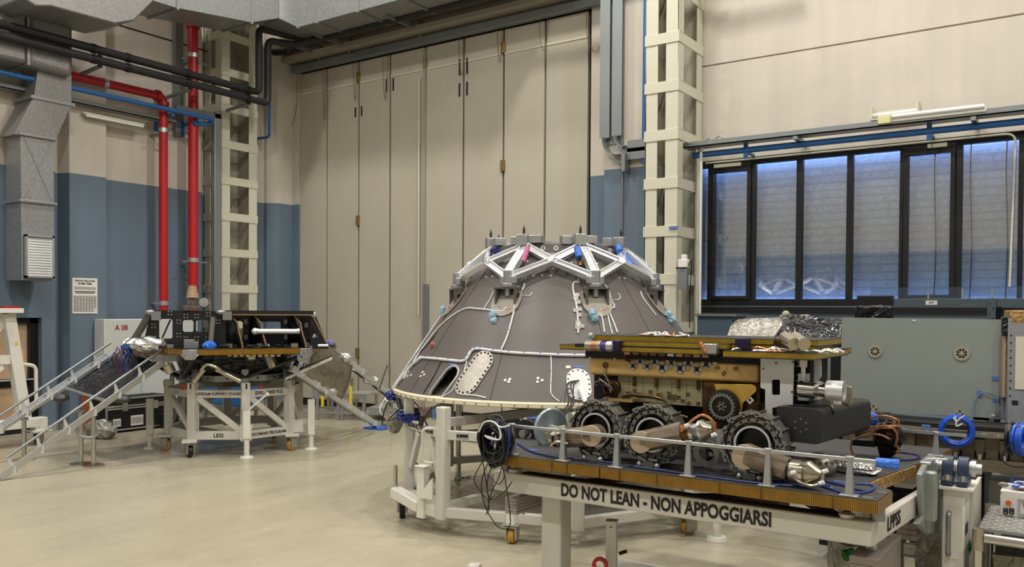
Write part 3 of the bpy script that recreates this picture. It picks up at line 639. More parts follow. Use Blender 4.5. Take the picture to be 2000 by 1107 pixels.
o = MB().tube([PY(12.4, 1372, 280), PY(12.4, 1388, 270), PY(12.4, 1400, 284)], .01, 6, smooth=5).tube([PY(12.4, 1392, 280), PY(12.4, 1404, 266), PY(12.4, 1420, 272)], .01, 6, smooth=5).done('cable_loop', M_STRUT); tag(o, 'thin grey cables looping on the tray end by the right lattice column', 'cable')
# hall lamps on the ceiling
for k, (x, y) in enumerate(LAMPS):
    t = thing('ceiling_lamp', 'square high-bay lamp on the hall ceiling ' + ['over the left wall door', 'over the left front floor', 'between the folding door and the cone', 'over the free floor before the cone', 'over the rover', 'over the control box', 'far left behind the viewer, added as fill', 'centre behind the viewer, added as fill', 'right behind the viewer, added as fill', 'near the right wall and the windows', 'near the right wall'][k], 'lamp', (x, y, LAMP_Z), group='high-bay lamps', world=True)
    MB().bb(x-.5, x+.5, y-.5, y+.5, LAMP_Z, LAMP_Z+.15).cyl((x, y, LAMP_Z+.15), (x, y, Z_C), .02).done('lamp_housing', M_WHITE, t)
p = PX(-14.3, 162, 196); q_ = PX(-14.3, 282, 226)
t = thing('light_fitting', 'long slim fluorescent fitting under the blue pipe on the left wall', 'light fitting', p, world=True)
MB().bb(-14.36, -14.28, p.y, q_.y, 5.42, 5.46).done('fitting_body', M_CREAMST, t, bevel=.01); MB().cyl((-14.28, p.y+.04, 5.4), (-14.28, q_.y-.04, 5.4), .022).done('diffuser_tube', M_TUBE, t)
# ================================================================== LEFT WALL ITEMS
# poster with load table
xs = -14.395; yA, yB_ = PX(xs, 141, 570).y, PX(xs, 190, 570).y; zA, zB = PX(xs, 165, 612).z, PX(xs, 165, 543).z
t = thing('wall_poster', 'white load table poster on the blue pilaster', 'poster', (xs, (yA+yB_)/2, zA), world=True)
MB().bb(xs, xs+.006, yA, yB_, zA, zB).done('poster_sheet', M_PAPER, t)
wp, hp = yB_-yA, zB-zA; Mp = lambda fx, fz: basis((xs+.008, yA+wp*fx, zA+hp*fz), (0, 1, 0), (0, 0, 1))
text('PORTATA DELLE FUNI', .043, 'poster_lettering', M_INK, t, Mp(.5, .92), sx=.82, bold=.03); text('IN FIBRE TESSILI', .043, 'poster_lettering', M_INK, t, Mp(.5, .84), sx=.82, bold=.03)
b = MB()
for k in range(4): b.bb(xs+.006, xs+.008, yA+.03, yB_-.03, zB-hp*(.25+.022*k), zB-hp*(.25+.022*k)-.004)
for k in range(2): b.bb(xs+.006, xs+.008, yA+wp*(.08+.04*k), yB_-wp*(.08+.04*k), zB-hp*(.37+.04*k), zB-hp*(.37+.04*k)-.014)
for r in range(13): b.bb(xs+.006, xs+.008, yA+.02, yB_-.02, zB-hp*(.5+.037*r)-.0012, zB-hp*(.5+.037*r)+.0012)
for c in range(9): b.bb(xs+.006, xs+.008, yA+.02+(wp-.04)*c/8-.001, yA+.02+(wp-.04)*c/8+.001, zA+hp*.055, zB-hp*.5)
for r in range(12):
    for c in range(8):
        if c > 8-r*.35+2: continue
        b.bb(xs+.006, xs+.008, yA+.02+(wp-.04)*(c+.2)/8, yA+.02+(wp-.04)*(c+.8)/8, zB-hp*(.512+.037*r)-.012, zB-hp*(.512+.037*r)-.005)
b.done('poster_table', M_INK, t)
# grey cabinet A 08
xcb = -14.05; y0_, y1_ = PX(xcb, 204, 700).y, 9.95; zc_ = PX(xcb, 240, 623).z
t = thing('cabinet', 'pale grey steel cabinet lettered A 08 in the alcove', 'cabinet', (xcb, (y0_+y1_)/2, 0), world=True)
MB().bb(-14.37, xcb, y0_, y1_, 0, zc_).done('cabinet_body', M_CAB, t, bevel=.01)
ym_ = PX(xcb, 275, 700).y; yq_ = PX(xcb, 222, 700).y
MB().bb(xcb, xcb+.018, yq_, ym_-.005, .06, zc_-.01).done('cabinet_door', M_CAB, t, bevel=.004); dr = MB().bb(xcb, xcb+.018, ym_+.005, y1_-.02, .06, zc_-.01).done('cabinet_door', M_CAB, t, bevel=.004)
MB().bb(xcb+.018, xcb+.04, ym_+.03, ym_+.05, 1.0, 1.2).done('door_handle', M_ALU, dr)
text('A 08', .13, 'cabinet_lettering', M_REDINK, t, basis((xcb+.021, PX(xcb, 236, 640).y, PX(xcb, 236, 640).z), (0, 1, 0), (0, 0, 1)), sx=.95, bold=.02)
# orange-brown board leaning by the pilaster
o = MB().bb(-14.35, -14.1, 7.86, 8.06, 0, .8).done('orange_board', M_ORANGE, bevel=.004); tag(o, 'orange-brown upright board standing beside the pilaster by the door', 'board')
# black flight case with labels
p0c, p1c = PX(-13.45, 208, 846), PX(-13.45, 328, 834); p0c.z = p1c.z = 0
dirc = (p1c-p0c); Lc = dirc.length*1.0; rz = math.atan2(dirc.y, dirc.x)
t = thing('flight_case', 'long black flight case with metal edges and white labels on the floor', 'case', (p0c+p1c)/2, rz)
MB().bb(-Lc/2, Lc/2, 0, .48, .05, .42).bb(-Lc/2, Lc/2, 0, .48, .435, .58).done('case_body', M_BLACKM, t)
b = MB()
for z in (.05, .405, .445, .57): b.bb(-Lc/2-.01, Lc/2+.01, -.012, .012, z-.012, z+.012)
for x in (-Lc/2, Lc/2): b.bb(x-.015, x+.015, -.014, .01, .05, .58).bb(x-.014, x+.014, -.012, .49, .57, .59)
b.done('edge_trim', M_ALU, t, bevel=.003)
for x in (-Lc*.22, Lc*.28): MB().bb(x-.05, x+.05, -.02, .0, .36, .5).done('butterfly_latch', M_CHROME, t)
for x in (-Lc/2+.1, Lc/2-.1): MB().cyl((x-.04, .05, .025), (x+.04, .05, .025), .025).cyl((x-.04, .42, .025), (x+.04, .42, .025), .025).done('case_foot', M_BLACK, t)
for x0, x1, z0, z1 in ((-Lc*.4, -Lc*.28, .11, .24), (-Lc*.12, Lc*.08, .1, .27), (Lc*.2, Lc*.26, .1, .13)):
    l = MB().bb(x0, x1, -.006, -.001, z0, z1).done('paper_label', M_PAPER, t); b = MB(); n_ = int((x1-x0)/.014)
    for k in range(1, n_): b.bb(x0+k*.014, x0+k*.014+.005, -.0075, -.006, z0+.03, z1-.03)
    if z1-z0 > .05: b.done('printed_bars', M_INK, l)
lab(MB().bb(-Lc*.24, -Lc*.18, -.008, -.001, .40, .45).done('warning_sticker', M_YEL, t), 'yellow warning sticker')
pb1, pb2 = PZ(0, 308, 836), PZ(0, 345, 832)
o = MB().box(((pb1+pb2)/2+V((0, 0, .13))), (.4, .3, .25)).done('parts_crate', M_BLACKM, bevel=.01); tag(o, 'small black crate behind the support stand beside the flight case', 'crate')
# clear plastic bag by the case
c = PX(-13.2, 196, 835)
o = MB().ball((c.x, c.y, .13), .3, sc=(1.2, .6, .5), n=20).done('plastic_bag', M_CLEARP, jitter=.03); tag(o, 'crumpled clear plastic bag on the floor in front of the flight case', 'bag')
# ---- white gantry at the left edge
xg, yg = -14.0, 6.72
t = thing('gantry_crane', 'white A-frame gantry leg on casters at the left edge', 'gantry', (-13.9, 5.4, 0), world=True)
gx = -13.3
def gp(px_, py_): return PX(gx, px_, py_)
def gbeam(b, a, c, w_, h): b.beam(gp(*a), gp(*c), w_, h, (1, 0, 0))
b = MB(); gbeam(b, (48, 822), (15, 612), .16, .16); b.done('leg', M_WHITE, t, bevel=.01)
b = MB(); q0 = gp(48, 822); b.beam((gx, q0.y-2.6, q0.z), (gx, gp(15, 612).y-1.0, gp(15, 612).z), .16, .16, (1, 0, 0)); b.done('leg', M_WHITE, t, bevel=.01)
q1 = gp(72, 818); b = MB(); b.bb(gx-.1, gx+.1, q1.y-3.2, q1.y, .28, .42); b.done('base_beam', M_WHITE, t, bevel=.01)
q2 = gp(18, 702); b = MB(); b.bb(gx-.05, gx+.05, q2.y-1.8, q2.y, q2.z-.07, q2.z+.07).beam((gx, q2.y-.1, q2.z-.1), (gx, q2.y-.9, q2.z-.7), .08, .08, (1, 0, 0)); b.done('cross_brace', M_WHITE, t, bevel=.008)
q3 = gp(34, 606); b = MB(); b.bb(gx-.2, gx+.2, q3.y-1.6, q3.y, q3.z-.04, q3.z+.03); b.prism([(0, 0), (.3, 0), (0, .35)], .03, basis((gx, q3.y-.3, q3.z-.04), (0, 1, 0), (0, 0, -1))); b.done('head_plate', M_WHITE, t, bevel=.006)
lab(MB().bb(gx-.12, gx+.12, q3.y-.25, q3.y-.02, q3.z+.03, q3.z+.06).done('red_block', M_RED, t), 'red block on the head plate')
lab(MB().cyl((gx, q3.y-.48, q3.z+.03), (gx, q3.y-.48, q3.z+.3), .13).ball((gx, q3.y-.48, q3.z+.32), .12).done('hoist_motor', mat('dark_grey_motor', (70, 72, 78), .4), t), 'dark grey motor on the head plate')
MB().tube(fillet([gp(30, 709), gp(70, 714), gp(71, 790)], .08), .028).done('push_handle', M_WHITE, t)
MB().bb(gx-.09, gx+.09, q1.y-.06, q1.y+.12, .18, .42).bb(gx-.13, gx+.13, q1.y-.11, q1.y+.17, .2, .23).done('outrigger_foot', M_WHITE, t, bevel=.006)
ws = lab(MB().bb(gx+.083, gx+.085, gp(27, 670).y-.02, gp(27, 670).y+.02, gp(27, 670).z-.02, gp(27, 670).z+.02).done('warning_sticker', M_YEL, t), 'small yellow warning sticker')
def caster(parent, x, y, r=.1, tyre=M_RUBBERY, z=0, M=None, rot=0):
    MM = (T((x, y, z)) @ Matrix.Rotation(rot, 4, 'Z')); MM = (M @ MM) if M else MM
    f = MB().bb(-.035-.02, -.035, -.06, .06, r*.6, r*2.15, MM).bb(.035, .055, -.06, .06, r*.6, r*2.15, MM).bb(-.06, .06, -.07, .07, r*2.1, r*2.1+.015, MM).cyl((0, 0, r*2.1), (0, 0, r*2.45), .04, n=12, M=MM).bb(-.08, .08, -.08, .08, r*2.42, r*2.42+.012, MM).done('caster', M_ZINC, parent, bevel=.003)
    MB().cyl((-.028, 0, r), (.028, 0, r), r, n=24, M=MM).done('wheel', tyre, f, bevel=.008); MB().cyl((-.031, 0, r), (.031, 0, r), r*.6, n=20, M=MM).done('wheel_hub', M_ZINC, f)
    return f
caster(t, gx, q1.y+.02, .085, M_BLACK, 0, None, R_(35)); caster(t, gx, q1.y-3.1, .085, M_BLACK)
# ================================================================== LANDING PLATFORM ON ITS STAND (left)
class Frame:
    """a local frame on the floor; local -Y faces the camera side"""
    def __init__(s, c, rz):
        s.c = V((c[0], c[1], 0)); s.rz = rz; s.ex = V((math.cos(rz), math.sin(rz), 0)); s.ey = V((-math.sin(rz), math.cos(rz), 0))
    def loc(s, p): v = V(p)-s.c; return V((v.dot(s.ex), v.dot(s.ey), p[2]))
    def y(s, v, px_, py_):      # pixel -> local point on the local plane y = v
        d = ray(px_, py_); o = O-s.c; t = (v-o.dot(s.ey))/d.dot(s.ey); return s.loc(O+d*t)
    def z(s, v, px_, py_): return s.loc(PZ(v, px_, py_))
    def d(s, dep, px_, py_): return s.loc(PD(dep, px_, py_))
    def w(s, p): return s.c+s.ex*p[0]+s.ey*p[1]+V((0, 0, p[2]))
def pol(R, a, z=0): a = R_(a); return V((R*math.sin(a), -R*math.cos(a), z))
LF = Frame((-10.743, 8.271), .9147)
t = thing('support_stand', 'white octagonal support stand on casters under the black landing platform', 'stand', LF.c, LF.rz)
stand = t; Rs = .95; az = [-37+45*k for k in range(8)]
PV = [pol(Rs, a) for a in az]
for p, a in zip(PV, az): MB().box((p.x, p.y, .63), (.12, .12, .84), T(p)@Matrix.Rotation(R_(a), 4, 'Z')@T(-p)).done('post', M_GREYW, t, bevel=.008)
for p, a in zip(PV, az):
    MM = T(p)@Matrix.Rotation(R_(a+22), 4, 'Z'); MB().box((0, -.0605, 1.0), (.055, .004, .075), MM).done('socket_hole', M_BLACKM, t)
for k in range(8):
    p, q_ = PV[k], PV[(k+1) % 8]; up = V((0, 0, 1)); u = (q_-p).normalized()
    b = MB(); b.beam(p+up*.89, q_+up*.89, .07, .11); b.done('top_rail', M_GREYW, t, bevel=.005)
    b = MB(); b.beam(p+up*.3, q_+up*.3, .07, .12); b.done('bottom_rail', M_GREYW, t, bevel=.005)
    MB().beam(p+up*.84+u*.06, q_+up*.36-u*.06, .06, .08).done('diagonal_brace', M_GREYW, t, bevel=.005)
MB().beam(PV[0]*.95+V((0, 0, .26)), PV[3]*.95+V((0, 0, .26)), .06, .06).beam(PV[1]*.95+V((0, 0, .26)), PV[6]*.95+V((0, 0, .26)), .06, .06).done('floor_brace', M_WEIGHT2, t)
def facelabel(body, size, a, b_, z, t, fx=.5, sx=1, off=.04):
    p, q_ = V(a), V(b_); m_ = p+(q_-p)*fx; u = (q_-p).normalized(); n = V((u.y, -u.x, 0))
    return text(body, size, 'lettering', M_INK, t, basis(m_+n*off+V((0, 0, z)), u, (0, 0, 1)), sx=sx)
l = [PV[0], PV[1]]; facelabel('LP/EDLM SUPPORT STAND', .052, PV[0], PV[1], .89, t, .5); facelabel('SWL: 2850 KG', .075, PV[1], PV[2], .89, t, .5)
facelabel('LESS', .075, PV[0], PV[1], .3, t, .5); facelabel('EXOMARS PROGRAM', .06, PV[1], PV[2], .3, t, .5)
MB().bb(-.11, .11, -.002, .002, -.02, .02, T(PV[0]*.5+PV[7]*.5+V((0, -.037, .89)))).done('name_plate', M_ALUD, t)
# crossed base plates and shelf items inside
for nm, p, r0, m_ in (('caster', PV[0]*1.08, 20, M_BLACK), ('caster', PV[2]*1.05, -50, M_RUBBERY), ('caster', PV[7]*1.05, 60, M_RUBBERY), ('caster', PV[4]*1.05, 0, M_RUBBERY)):
    f = caster(t, p.x, p.y, .085, m_, 0, None, R_(r0))
    MB().bb(-.1, .1, -.1, .1, .21, .25, T(V((p.x, p.y, 0)))).done('caster_plate', M_GREYW, t, bevel=.005)
def jack(t, p, hz=.2, top=.9, crank=True):
    j = MB().bb(-.05, .05, -.05, .05, .12+hz, top, T(p)).cyl(p+V((0, 0, .02)), p+V((0, 0, .14+hz)), .038).cyl(p, p+V((0, 0, .025)), .1, .075, n=24).done('jack_leg', M_WHITE, t, bevel=.004)
    if crank: MB().tube([p+V((0, -.03, top-.03)), p+V((.06, -.05, top+.05)), p+V((.26, -.05, top+.22))], .014).ball(p+V((.28, -.05, top+.23)), .03).done('crank_handle', M_WHITE, j)
    return j
pj = PV[1]*1.13; jack(t, pj, .15, .66); MB().box(PV[1]*1.06+V((0, 0, .35)), (.16, .16, .22)).done('jack_bracket', M_GREYW, t, bevel=.005)
jack(t, pol(1.22, 62), .1, .75, False); jack(t, pol(1.22, -95), .1, .75, False)
MB().bb(0, .2, -.02, .02, .26, .45, T(PV[2])).prism([(0, 0), (.25, 0), (0, .3)], .02, basis(PV[2]+V((0, 0, .26)), (1, .2, 0), (0, 0, 1))).done('outrigger', M_GREYW, t, bevel=.005)
for px_, py_ in ((357, 756), (510, 756)):
    p = LF.y(-.78, px_, py_); lab(MB().ring(.018, .038, .02, basis(p, (1, 0, 0), (0, 0, 1)), 20).done('eye_bolt', M_RED, t), 'red eye bolt')
# ---- landing platform
t = thing('landing_platform', 'black and gold hexagonal landing platform with a tall black frame, left of the cone', 'spacecraft', LF.c, LF.rz)
zp0, zp1 = 1.47, 1.545; Rp = 1.55; HA = [-22+60*k for k in range(6)]
HV = [pol(Rp, a) for a in HA]
core = MB().prism([(p.x, p.y) for p in HV], zp1-zp0, T((0, 0, zp0))).done('deck_panel', M_HONEY, t)
MB().prism([(p.x*.995, p.y*.995) for p in HV], .008, T((0, 0, zp1))).prism([(p.x*.995, p.y*.995) for p in HV], .008, T((0, 0, zp0-.008))).done('deck_skin', M_CARBON, core)
for k in (0, 1, 5):
    p = HV[k]; MM = T(p)@Matrix.Rotation(R_(HA[k]), 4, 'Z')
    MB().bb(-.1, .1, -.02, .03, zp0-.01, zp1-.0, MM).prism([(-.13, 0), (.13, 0), (.06, .07), (-.06, .07)], .02, MM@basis((0, -.02, zp0+.01), (1, 0, 0), (0, 0, -1))).bb(-.05, .05, -.035, -.02, zp0-.06, zp1, MM).done('corner_bracket', M_ALU, t, bevel=.005)
# lower ring, tank body, struts
MB().lathe([(.78, 1.06), (.92, 1.06), (.92, 1.15), (.78, 1.15), (.78, 1.06)], n=8, M=Matrix.Rotation(R_(-22.5-40), 4, 'Z')).done('base_ring', M_ALUD, t, bevel=.005)
b = MB()
for k in range(40): b.cyl(pol(.84, 9*k+2, 1.105), pol(.9, 9*k+2, 1.105), .012, n=8)
b.done('bolt_pattern', M_BLACKM, t)
MB().lathe([(0, 1.0), (.45, 1.02), (.78, 1.12), (.84, 1.3), (.84, 1.46), (0, 1.47)], n=40).done('centre_body', M_BLACKP, t)
MB().lathe([(0, .93), (.5, .95), (.8, 1.05), (.7, 1.08)], n=24).done('bottom_dish', mat('brown_film', (70, 52, 40), .3, .3, wrinkle=.6, bscale=20), t)
for a in (8, 53, -37, 98, -82):
    p = pol(.9, a, 1.1)
    MB().bb(-.05, .05, -.03, .03, .98, 1.24, T(V((p.x, p.y, 0)))@Matrix.Rotation(R_(a), 4, 'Z')).done('mount_foot', M_ALUD, t, bevel=.005)
for p, q_, r, m_, nm in (((-22, 1.42, 1.42), (-52, .9, 1.12), .03, M_BLACK, 'strut_tube'), ((-22, 1.42, 1.42), (8, .9, 1.12), .03, M_BLACK, 'strut_tube'), ((38, 1.42, 1.42), (8, .9, 1.12), .03, M_BLACK, 'strut_tube'), ((38, 1.42, 1.42), (60, .9, 1.12), .035, M_BLACK, 'strut_tube'), ((-82, 1.42, 1.42), (-60, .9, 1.12), .03, M_BLACK, 'strut_tube'), ((96, 1.5, 1.4), (64, .92, 1.13), .03, M_BLACK, 'strut_tube'), ((98, 1.45, 1.42), (80, .95, 1.12), .025, M_CHAMP, 'strut_tube')):
    MB().cyl(pol(p[1], p[0], p[2]), pol(q_[1], q_[0], q_[2]), r).done(nm, m_, t)
P_ = lambda px_, py_, y: LF.y(y, px_, py_)
for a_, c_ in (((380, 744), (399, 720)), ((425, 722), (470, 745))):
    lab(MB().cyl(P_(*a_, -1.15), P_(*c_, -1.25), .034).ball(P_(*a_, -1.15), .04).done('leg_strut', M_CHAMP, t), 'champagne metal folded leg strut')
MB().tube([P_(392, 724, -1.27), P_(403, 712, -1.3), P_(420, 716, -1.3), P_(430, 722, -1.27)], .022, smooth=4).done('leg_joint', M_CHAMP, t)
b = MB()
for k in range(9): b.cyl(P_(444+12*k, 692, -1.05)+V((0, 0, -.0)), P_(452+12*k, 692, -1.05), .035+.008*(k % 2))
b.done('valve_row', M_CHAMP, t)
for a_, c_, r in (((482, 694), (496, 694), .075), ((534, 718), (524, 692), .075), ((327, 712), (334, 726), .07)): MB().cyl(P_(*a_, -.98), P_(*c_, -.95), r).done('thruster_can', M_CHAMP, t)
c_ = P_(592, 697, -1.15); MB().ring(.03, .085, .02, basis(c_, (1, 0, 0), (0, 0, 1)), 24).ring(.04, .06, .03, basis(c_, (1, 0, 0), (0, 0, 1)), 24).done('round_fixture', M_ALU, t)
for k in range(3): MB().cyl(P_(560-k*2, 733+4*k, -.95), P_(648, 695+3*k, -.7), .016).done('deployment_rod', (M_BLACK, M_CHROME, M_ALU)[k], t)
MB().bb(-1.1, -.78, -.93, -.9, 1.36, 1.47).done('hinge_plate', M_ALUD, t)
# black upper frame
def plate(pix, y, th, name, m_, parent, holes=(), yb=None):
    """plate standing on the deck: outline from points on the local plane y"""
    pts = [LF.y(y, *p) for p in pix]
    poly = [(p.x, p.z) for p in pts]; hp = [[(LF.y(y, *p).x, LF.y(y, *p).z) for p in h] for h in holes]
    return polyplate(poly, hp, th, basis((0, y, 0), (1, 0, 0), (0, 0, 1)), name, m_, parent)
def polyplate(poly, holes, th, M, name, m_, parent, bevel=.003):
    cu = bpy.data.curves.new('plate_curve', 'CURVE'); cu.dimensions = '2D'; cu.fill_mode = 'BOTH'; cu.extrude = th/2
    for pl in [poly]+list(holes):
        sp = cu.splines.new('POLY'); sp.points.add(len(pl)-1); sp.use_cyclic_u = True
        for i, (x, z) in enumerate(pl): sp.points[i].co = (x, z, 0, 1)
    o = bpy.data.objects.new('tmp_plate', cu); COL.objects.link(o); bpy.context.view_layer.update()
    me = bpy.data.meshes.new_from_object(o.evaluated_get(bpy.context.evaluated_depsgraph_get())); bpy.data.objects.remove(o)
    me.name = name; me.transform(M); me.materials.clear(); me.materials.append(m_)
    o = bpy.data.objects.new(name, me); COL.objects.link(o)
    if parent: setpar(o, parent)
    return o
def rr(x0, y0, x1, y1, c=3): return [(x0+c, y0), (x1-c, y0), (x1, y0+c), (x1, y1-c), (x1-c, y1), (x0+c, y1), (x0, y1-c), (x0, y0+c)]
yF = -.95
fp = plate([(300, 605), (441, 608), (441, 681), (278, 679), (287, 640)], yF, .03, 'frame_plate', M_CARBON, t, [rr(311, 623, 337, 661), rr(357, 625, 378, 648), rr(383, 625, 407, 648)])
b = MB()
for (px_, py_) in [(307, 608), (329, 608), (360, 614), (381, 614), (404, 611), (346, 625), (346, 651), (297, 633), (297, 657), (360, 658), (381, 658), (402, 658), (307, 618), (423, 625)]:
    for dx in (0, 6):
        for dz in (0, 6):
            p = LF.y(yF-.016, px_+dx, py_+dz); b.cyl(p, p+V((0, -.008, 0)), .009, n=8)
b.done('bolt_pattern', M_ALU, fp)
MB().beam(LF.y(yF+.1, 316, 662), LF.y(yF+.1, 333, 624), .02, .06, (0, 1, 0)).done('plate_brace', M_CARBON, fp)
yR = -1.0
top = MB(); a_, c_ = LF.y(yR, 440, 606), LF.y(yR, 613, 610); top.bb(a_.x, c_.x, yR, yR+.45, c_.z-.035, a_.z+.0); top = top.done('frame_top', M_CARBON, t)
MB().bb(a_.x, c_.x, yR-.012, yR, c_.z-.045, c_.z-.028).done('frame_edge', M_BROWNE, top)
yK = -.45
plate([(436, 606), (612, 608), (640, 680), (436, 681)], yK, .03, 'frame_plate', M_CARBON, t, [rr(499, 628, 548, 650), rr(575, 628, 588, 650), rr(461, 627, 474, 660)])
plate([(607, 608), (613, 608), (643, 681), (606, 681)], yR+.05, .03, 'end_gusset', M_CARBON, t, [[(609, 632), (620, 658), (608, 660)]])
MB().beam(LF.y(yR+.03, 609, 612), LF.y(yR+.03, 643, 680), .02, .02, (0, 1, 0)).done('gusset_edge', M_BROWNE, t)
for pixs in ([(444, 610), (477, 672), (477, 682), (444, 682)], [(490, 614), (498, 627), (498, 645), (530, 672), (530, 682), (492, 682)], [(568, 614), (577, 628), (577, 640), (608, 672), (608, 682), (570, 682)]):
    # gusset standing square to the plates: trapezoid in the depth direction
    x = LF.y(yR, pixs[0][0], 650).x; z1 = a_.z-.02
    g = MB().verts([(x, yK, zp1), (x+.0, yK, z1), (x, yR+.1, z1), (x+.14, yR+.02, z1-.16), (x+.16, yR, z1-.26), (x+.2, yR-.12, zp1+.06), (x+.2, yR-.12, zp1)], [(0, 1, 2, 3, 4, 5, 6)])
    g = g.done('gusset', M_CARBON, t); sm = g.modifiers.new('thick', 'SOLIDIFY'); sm.thickness = .02
    pl = [V((x, yR+.1, z1)), V((x+.14, yR+.0, z1-.16)), V((x+.15, yR-.02, z1-.26)), V((x+.2, yR-.135, zp1+.06)), V((x+.2, yR-.135, zp1))]
    MB().tube(pl, .011, 6).done('gusset_edge', M_BROWNE, g)
b = MB()
for px_, py_ in ((480, 628), (480, 658), (558, 628), (558, 658), (598, 635), (434, 633), (434, 660)):
    p = LF.y(yK-.03, px_, py_); b.bb(p.x-.025, p.x+.025, yK-.04, yK-.01, p.z-.035, p.z+.035)
b.done('cleat_pattern', M_ALUD, t)
tb = lab(MB().cyl(LF.y(-1.05, 499, 647), LF.y(-1.05, 582, 647), .036).ball(LF.y(-1.05, 498, 647), .05).done('roller_tube', M_SILW, t), 'bright horizontal silver tube')
MB().cyl(LF.y(-1.05, 580, 647), LF.y(-1.05, 585, 647), .044).cyl(LF.y(-1.05, 500, 647), LF.y(-1.05, 504, 647), .044).done('tube_end', M_ALU, tb)
lab(MB().cyl(LF.y(-1.2, 412, 668), LF.y(-1.2, 416, 619), .036).done('post_tube', M_CHAMP, t), 'upright champagne metal tube')
lab(MB().cyl(LF.y(-1.0, 262, 664), LF.y(-1.0, 291, 616), .048).done('slanted_tube', mat('dark_grey_tube', (84, 84, 82), .35, .4), t), 'thick dark grey slanted tube')
for px_ in (293, 432): MB().ball(LF.y(-1.05, px_, 610), .055, sc=(1.3, .8, .7)).bb(*(lambda p: (p.x-.02, p.x+.1, p.y-.04, p.y+.04, p.z-.12, p.z))(LF.y(-1.05, px_+6, 608))).done('latch_head', M_ALUD, t)
MB().ball(LF.y(-.95, 612, 614), .05).done('foil_tip', M_SILFOILF, t)
for k, (px_, py_, w_, h_) in enumerate(((369, 673, .13, .12), (383, 671, .06, .09))): p = LF.y(-1.2, px_, py_+6); MB().bb(p.x-w_/2, p.x+w_/2, -1.2, -1.1, zp1+.01, zp1+.01+h_).done('equipment_box', M_ALUD, t, bevel=.004)
random.seed(3)
for k in range(34):
    px_ = random.uniform(300, 650); p = LF.y(-1.15, px_, 681); s_ = random.uniform(.015, .05); y_ = random.uniform(-1.2, -.7)
    if k % 2: MB().bb(p.x-s_, p.x+s_, y_-s_/2, y_+s_/2, zp1+.008, zp1+.01+s_*1.1).done('deck_unit', random.choice([M_BLACK, M_ALUD, M_BLACKM, M_CHAMP]), t)
    else: MB().cyl((p.x-s_*1.5, y_, zp1+.03), (p.x+s_*1.5, y_, zp1+.03), .02, n=10).done('deck_fitting', random.choice([M_BLACK, M_ALU, M_BLACKM]), t)
# wiring spill and foil lying on the left edge
lab(MB().ball(LF.y(-.95, 283, 671), .24, sc=(1.2, .8, .42), n=26).done('foil_heap', M_SILFOILF, t, jitter=.018), 'crumpled silver foil heap')
lab(MB().ball(LF.y(-1.0, 252, 677), .07, sc=(1.5, .8, .6), n=18).done('blue_bundle', M_BLUEFOIL, t, jitter=.012), 'bright blue wrapped bundle')
for k in range(16):
    x0 = random.uniform(222, 262); p = LF.y(-1.0, x0, random.uniform(676, 690)); q_ = LF.y(-1.15, x0+random.uniform(-14, 8), random.uniform(715, 735))
    MB().tube([p, (p+q_)/2+V((random.uniform(-.08, .08), -.1, 0)), q_], .008, 5, smooth=4).done('loose_wire', random.choice([M_NAVYC, M_BLACK, M_BLUECOIL, mat('maroon_wire', (90, 20, 40), .5)]), t)
lab(MB().ball(LF.y(-1.28, 410, 676), .075, sc=(1.1, .8, 1)).ball(LF.y(-1.28, 401, 674), .04).done('blue_wrap', M_BLUEFOIL, t, jitter=.008), 'bright blue wrapped connector')
lab(MB().ball(LF.y(-.8, 642, 672), .07).done('blue_wrap', mat('lilac_film', (110, 120, 200), .4), t, jitter=.01), 'lilac wrapped connector')
# gear motor standing on the frame, in front of the red pipe
mt_ = thing('winch_head', 'small motor head with taped cone and silver wheel standing on the black frame', 'motor', LF.w((0, 0, 0)), LF.rz)
y_ = -.93; p = LF.y(y_, 376, 604); MB().bb(p.x-.12, p.x+.1, y_-.08, y_+.08, p.z-.01, p.z+.05).bb(p.x-.07, p.x+.08, y_-.06, y_+.06, p.z+.05, p.z+.16).done('motor_body', mat('mottled_grey_metal', (130, 120, 112), .4, .6, rgb2=(70, 60, 54), scale=40), mt_, bevel=.006)
MB().cyl((p.x, y_, p.z+.16), (p.x, y_, p.z+.33), .085, .05, n=24).done('taped_cone', stripes('tan_striped_tape', (186, 160, 130), (112, 78, 52), 40, .5, 0, 2, .4), mt_)
MB().cyl((p.x+.15, y_-.06, p.z+.1), (p.x+.15, y_-.0, p.z+.1), .062, n=28).cyl((p.x+.15, y_-.07, p.z+.1), (p.x+.15, y_-.0, p.z+.1), .03, n=20).done('motor_wheel', M_ALU, mt_)
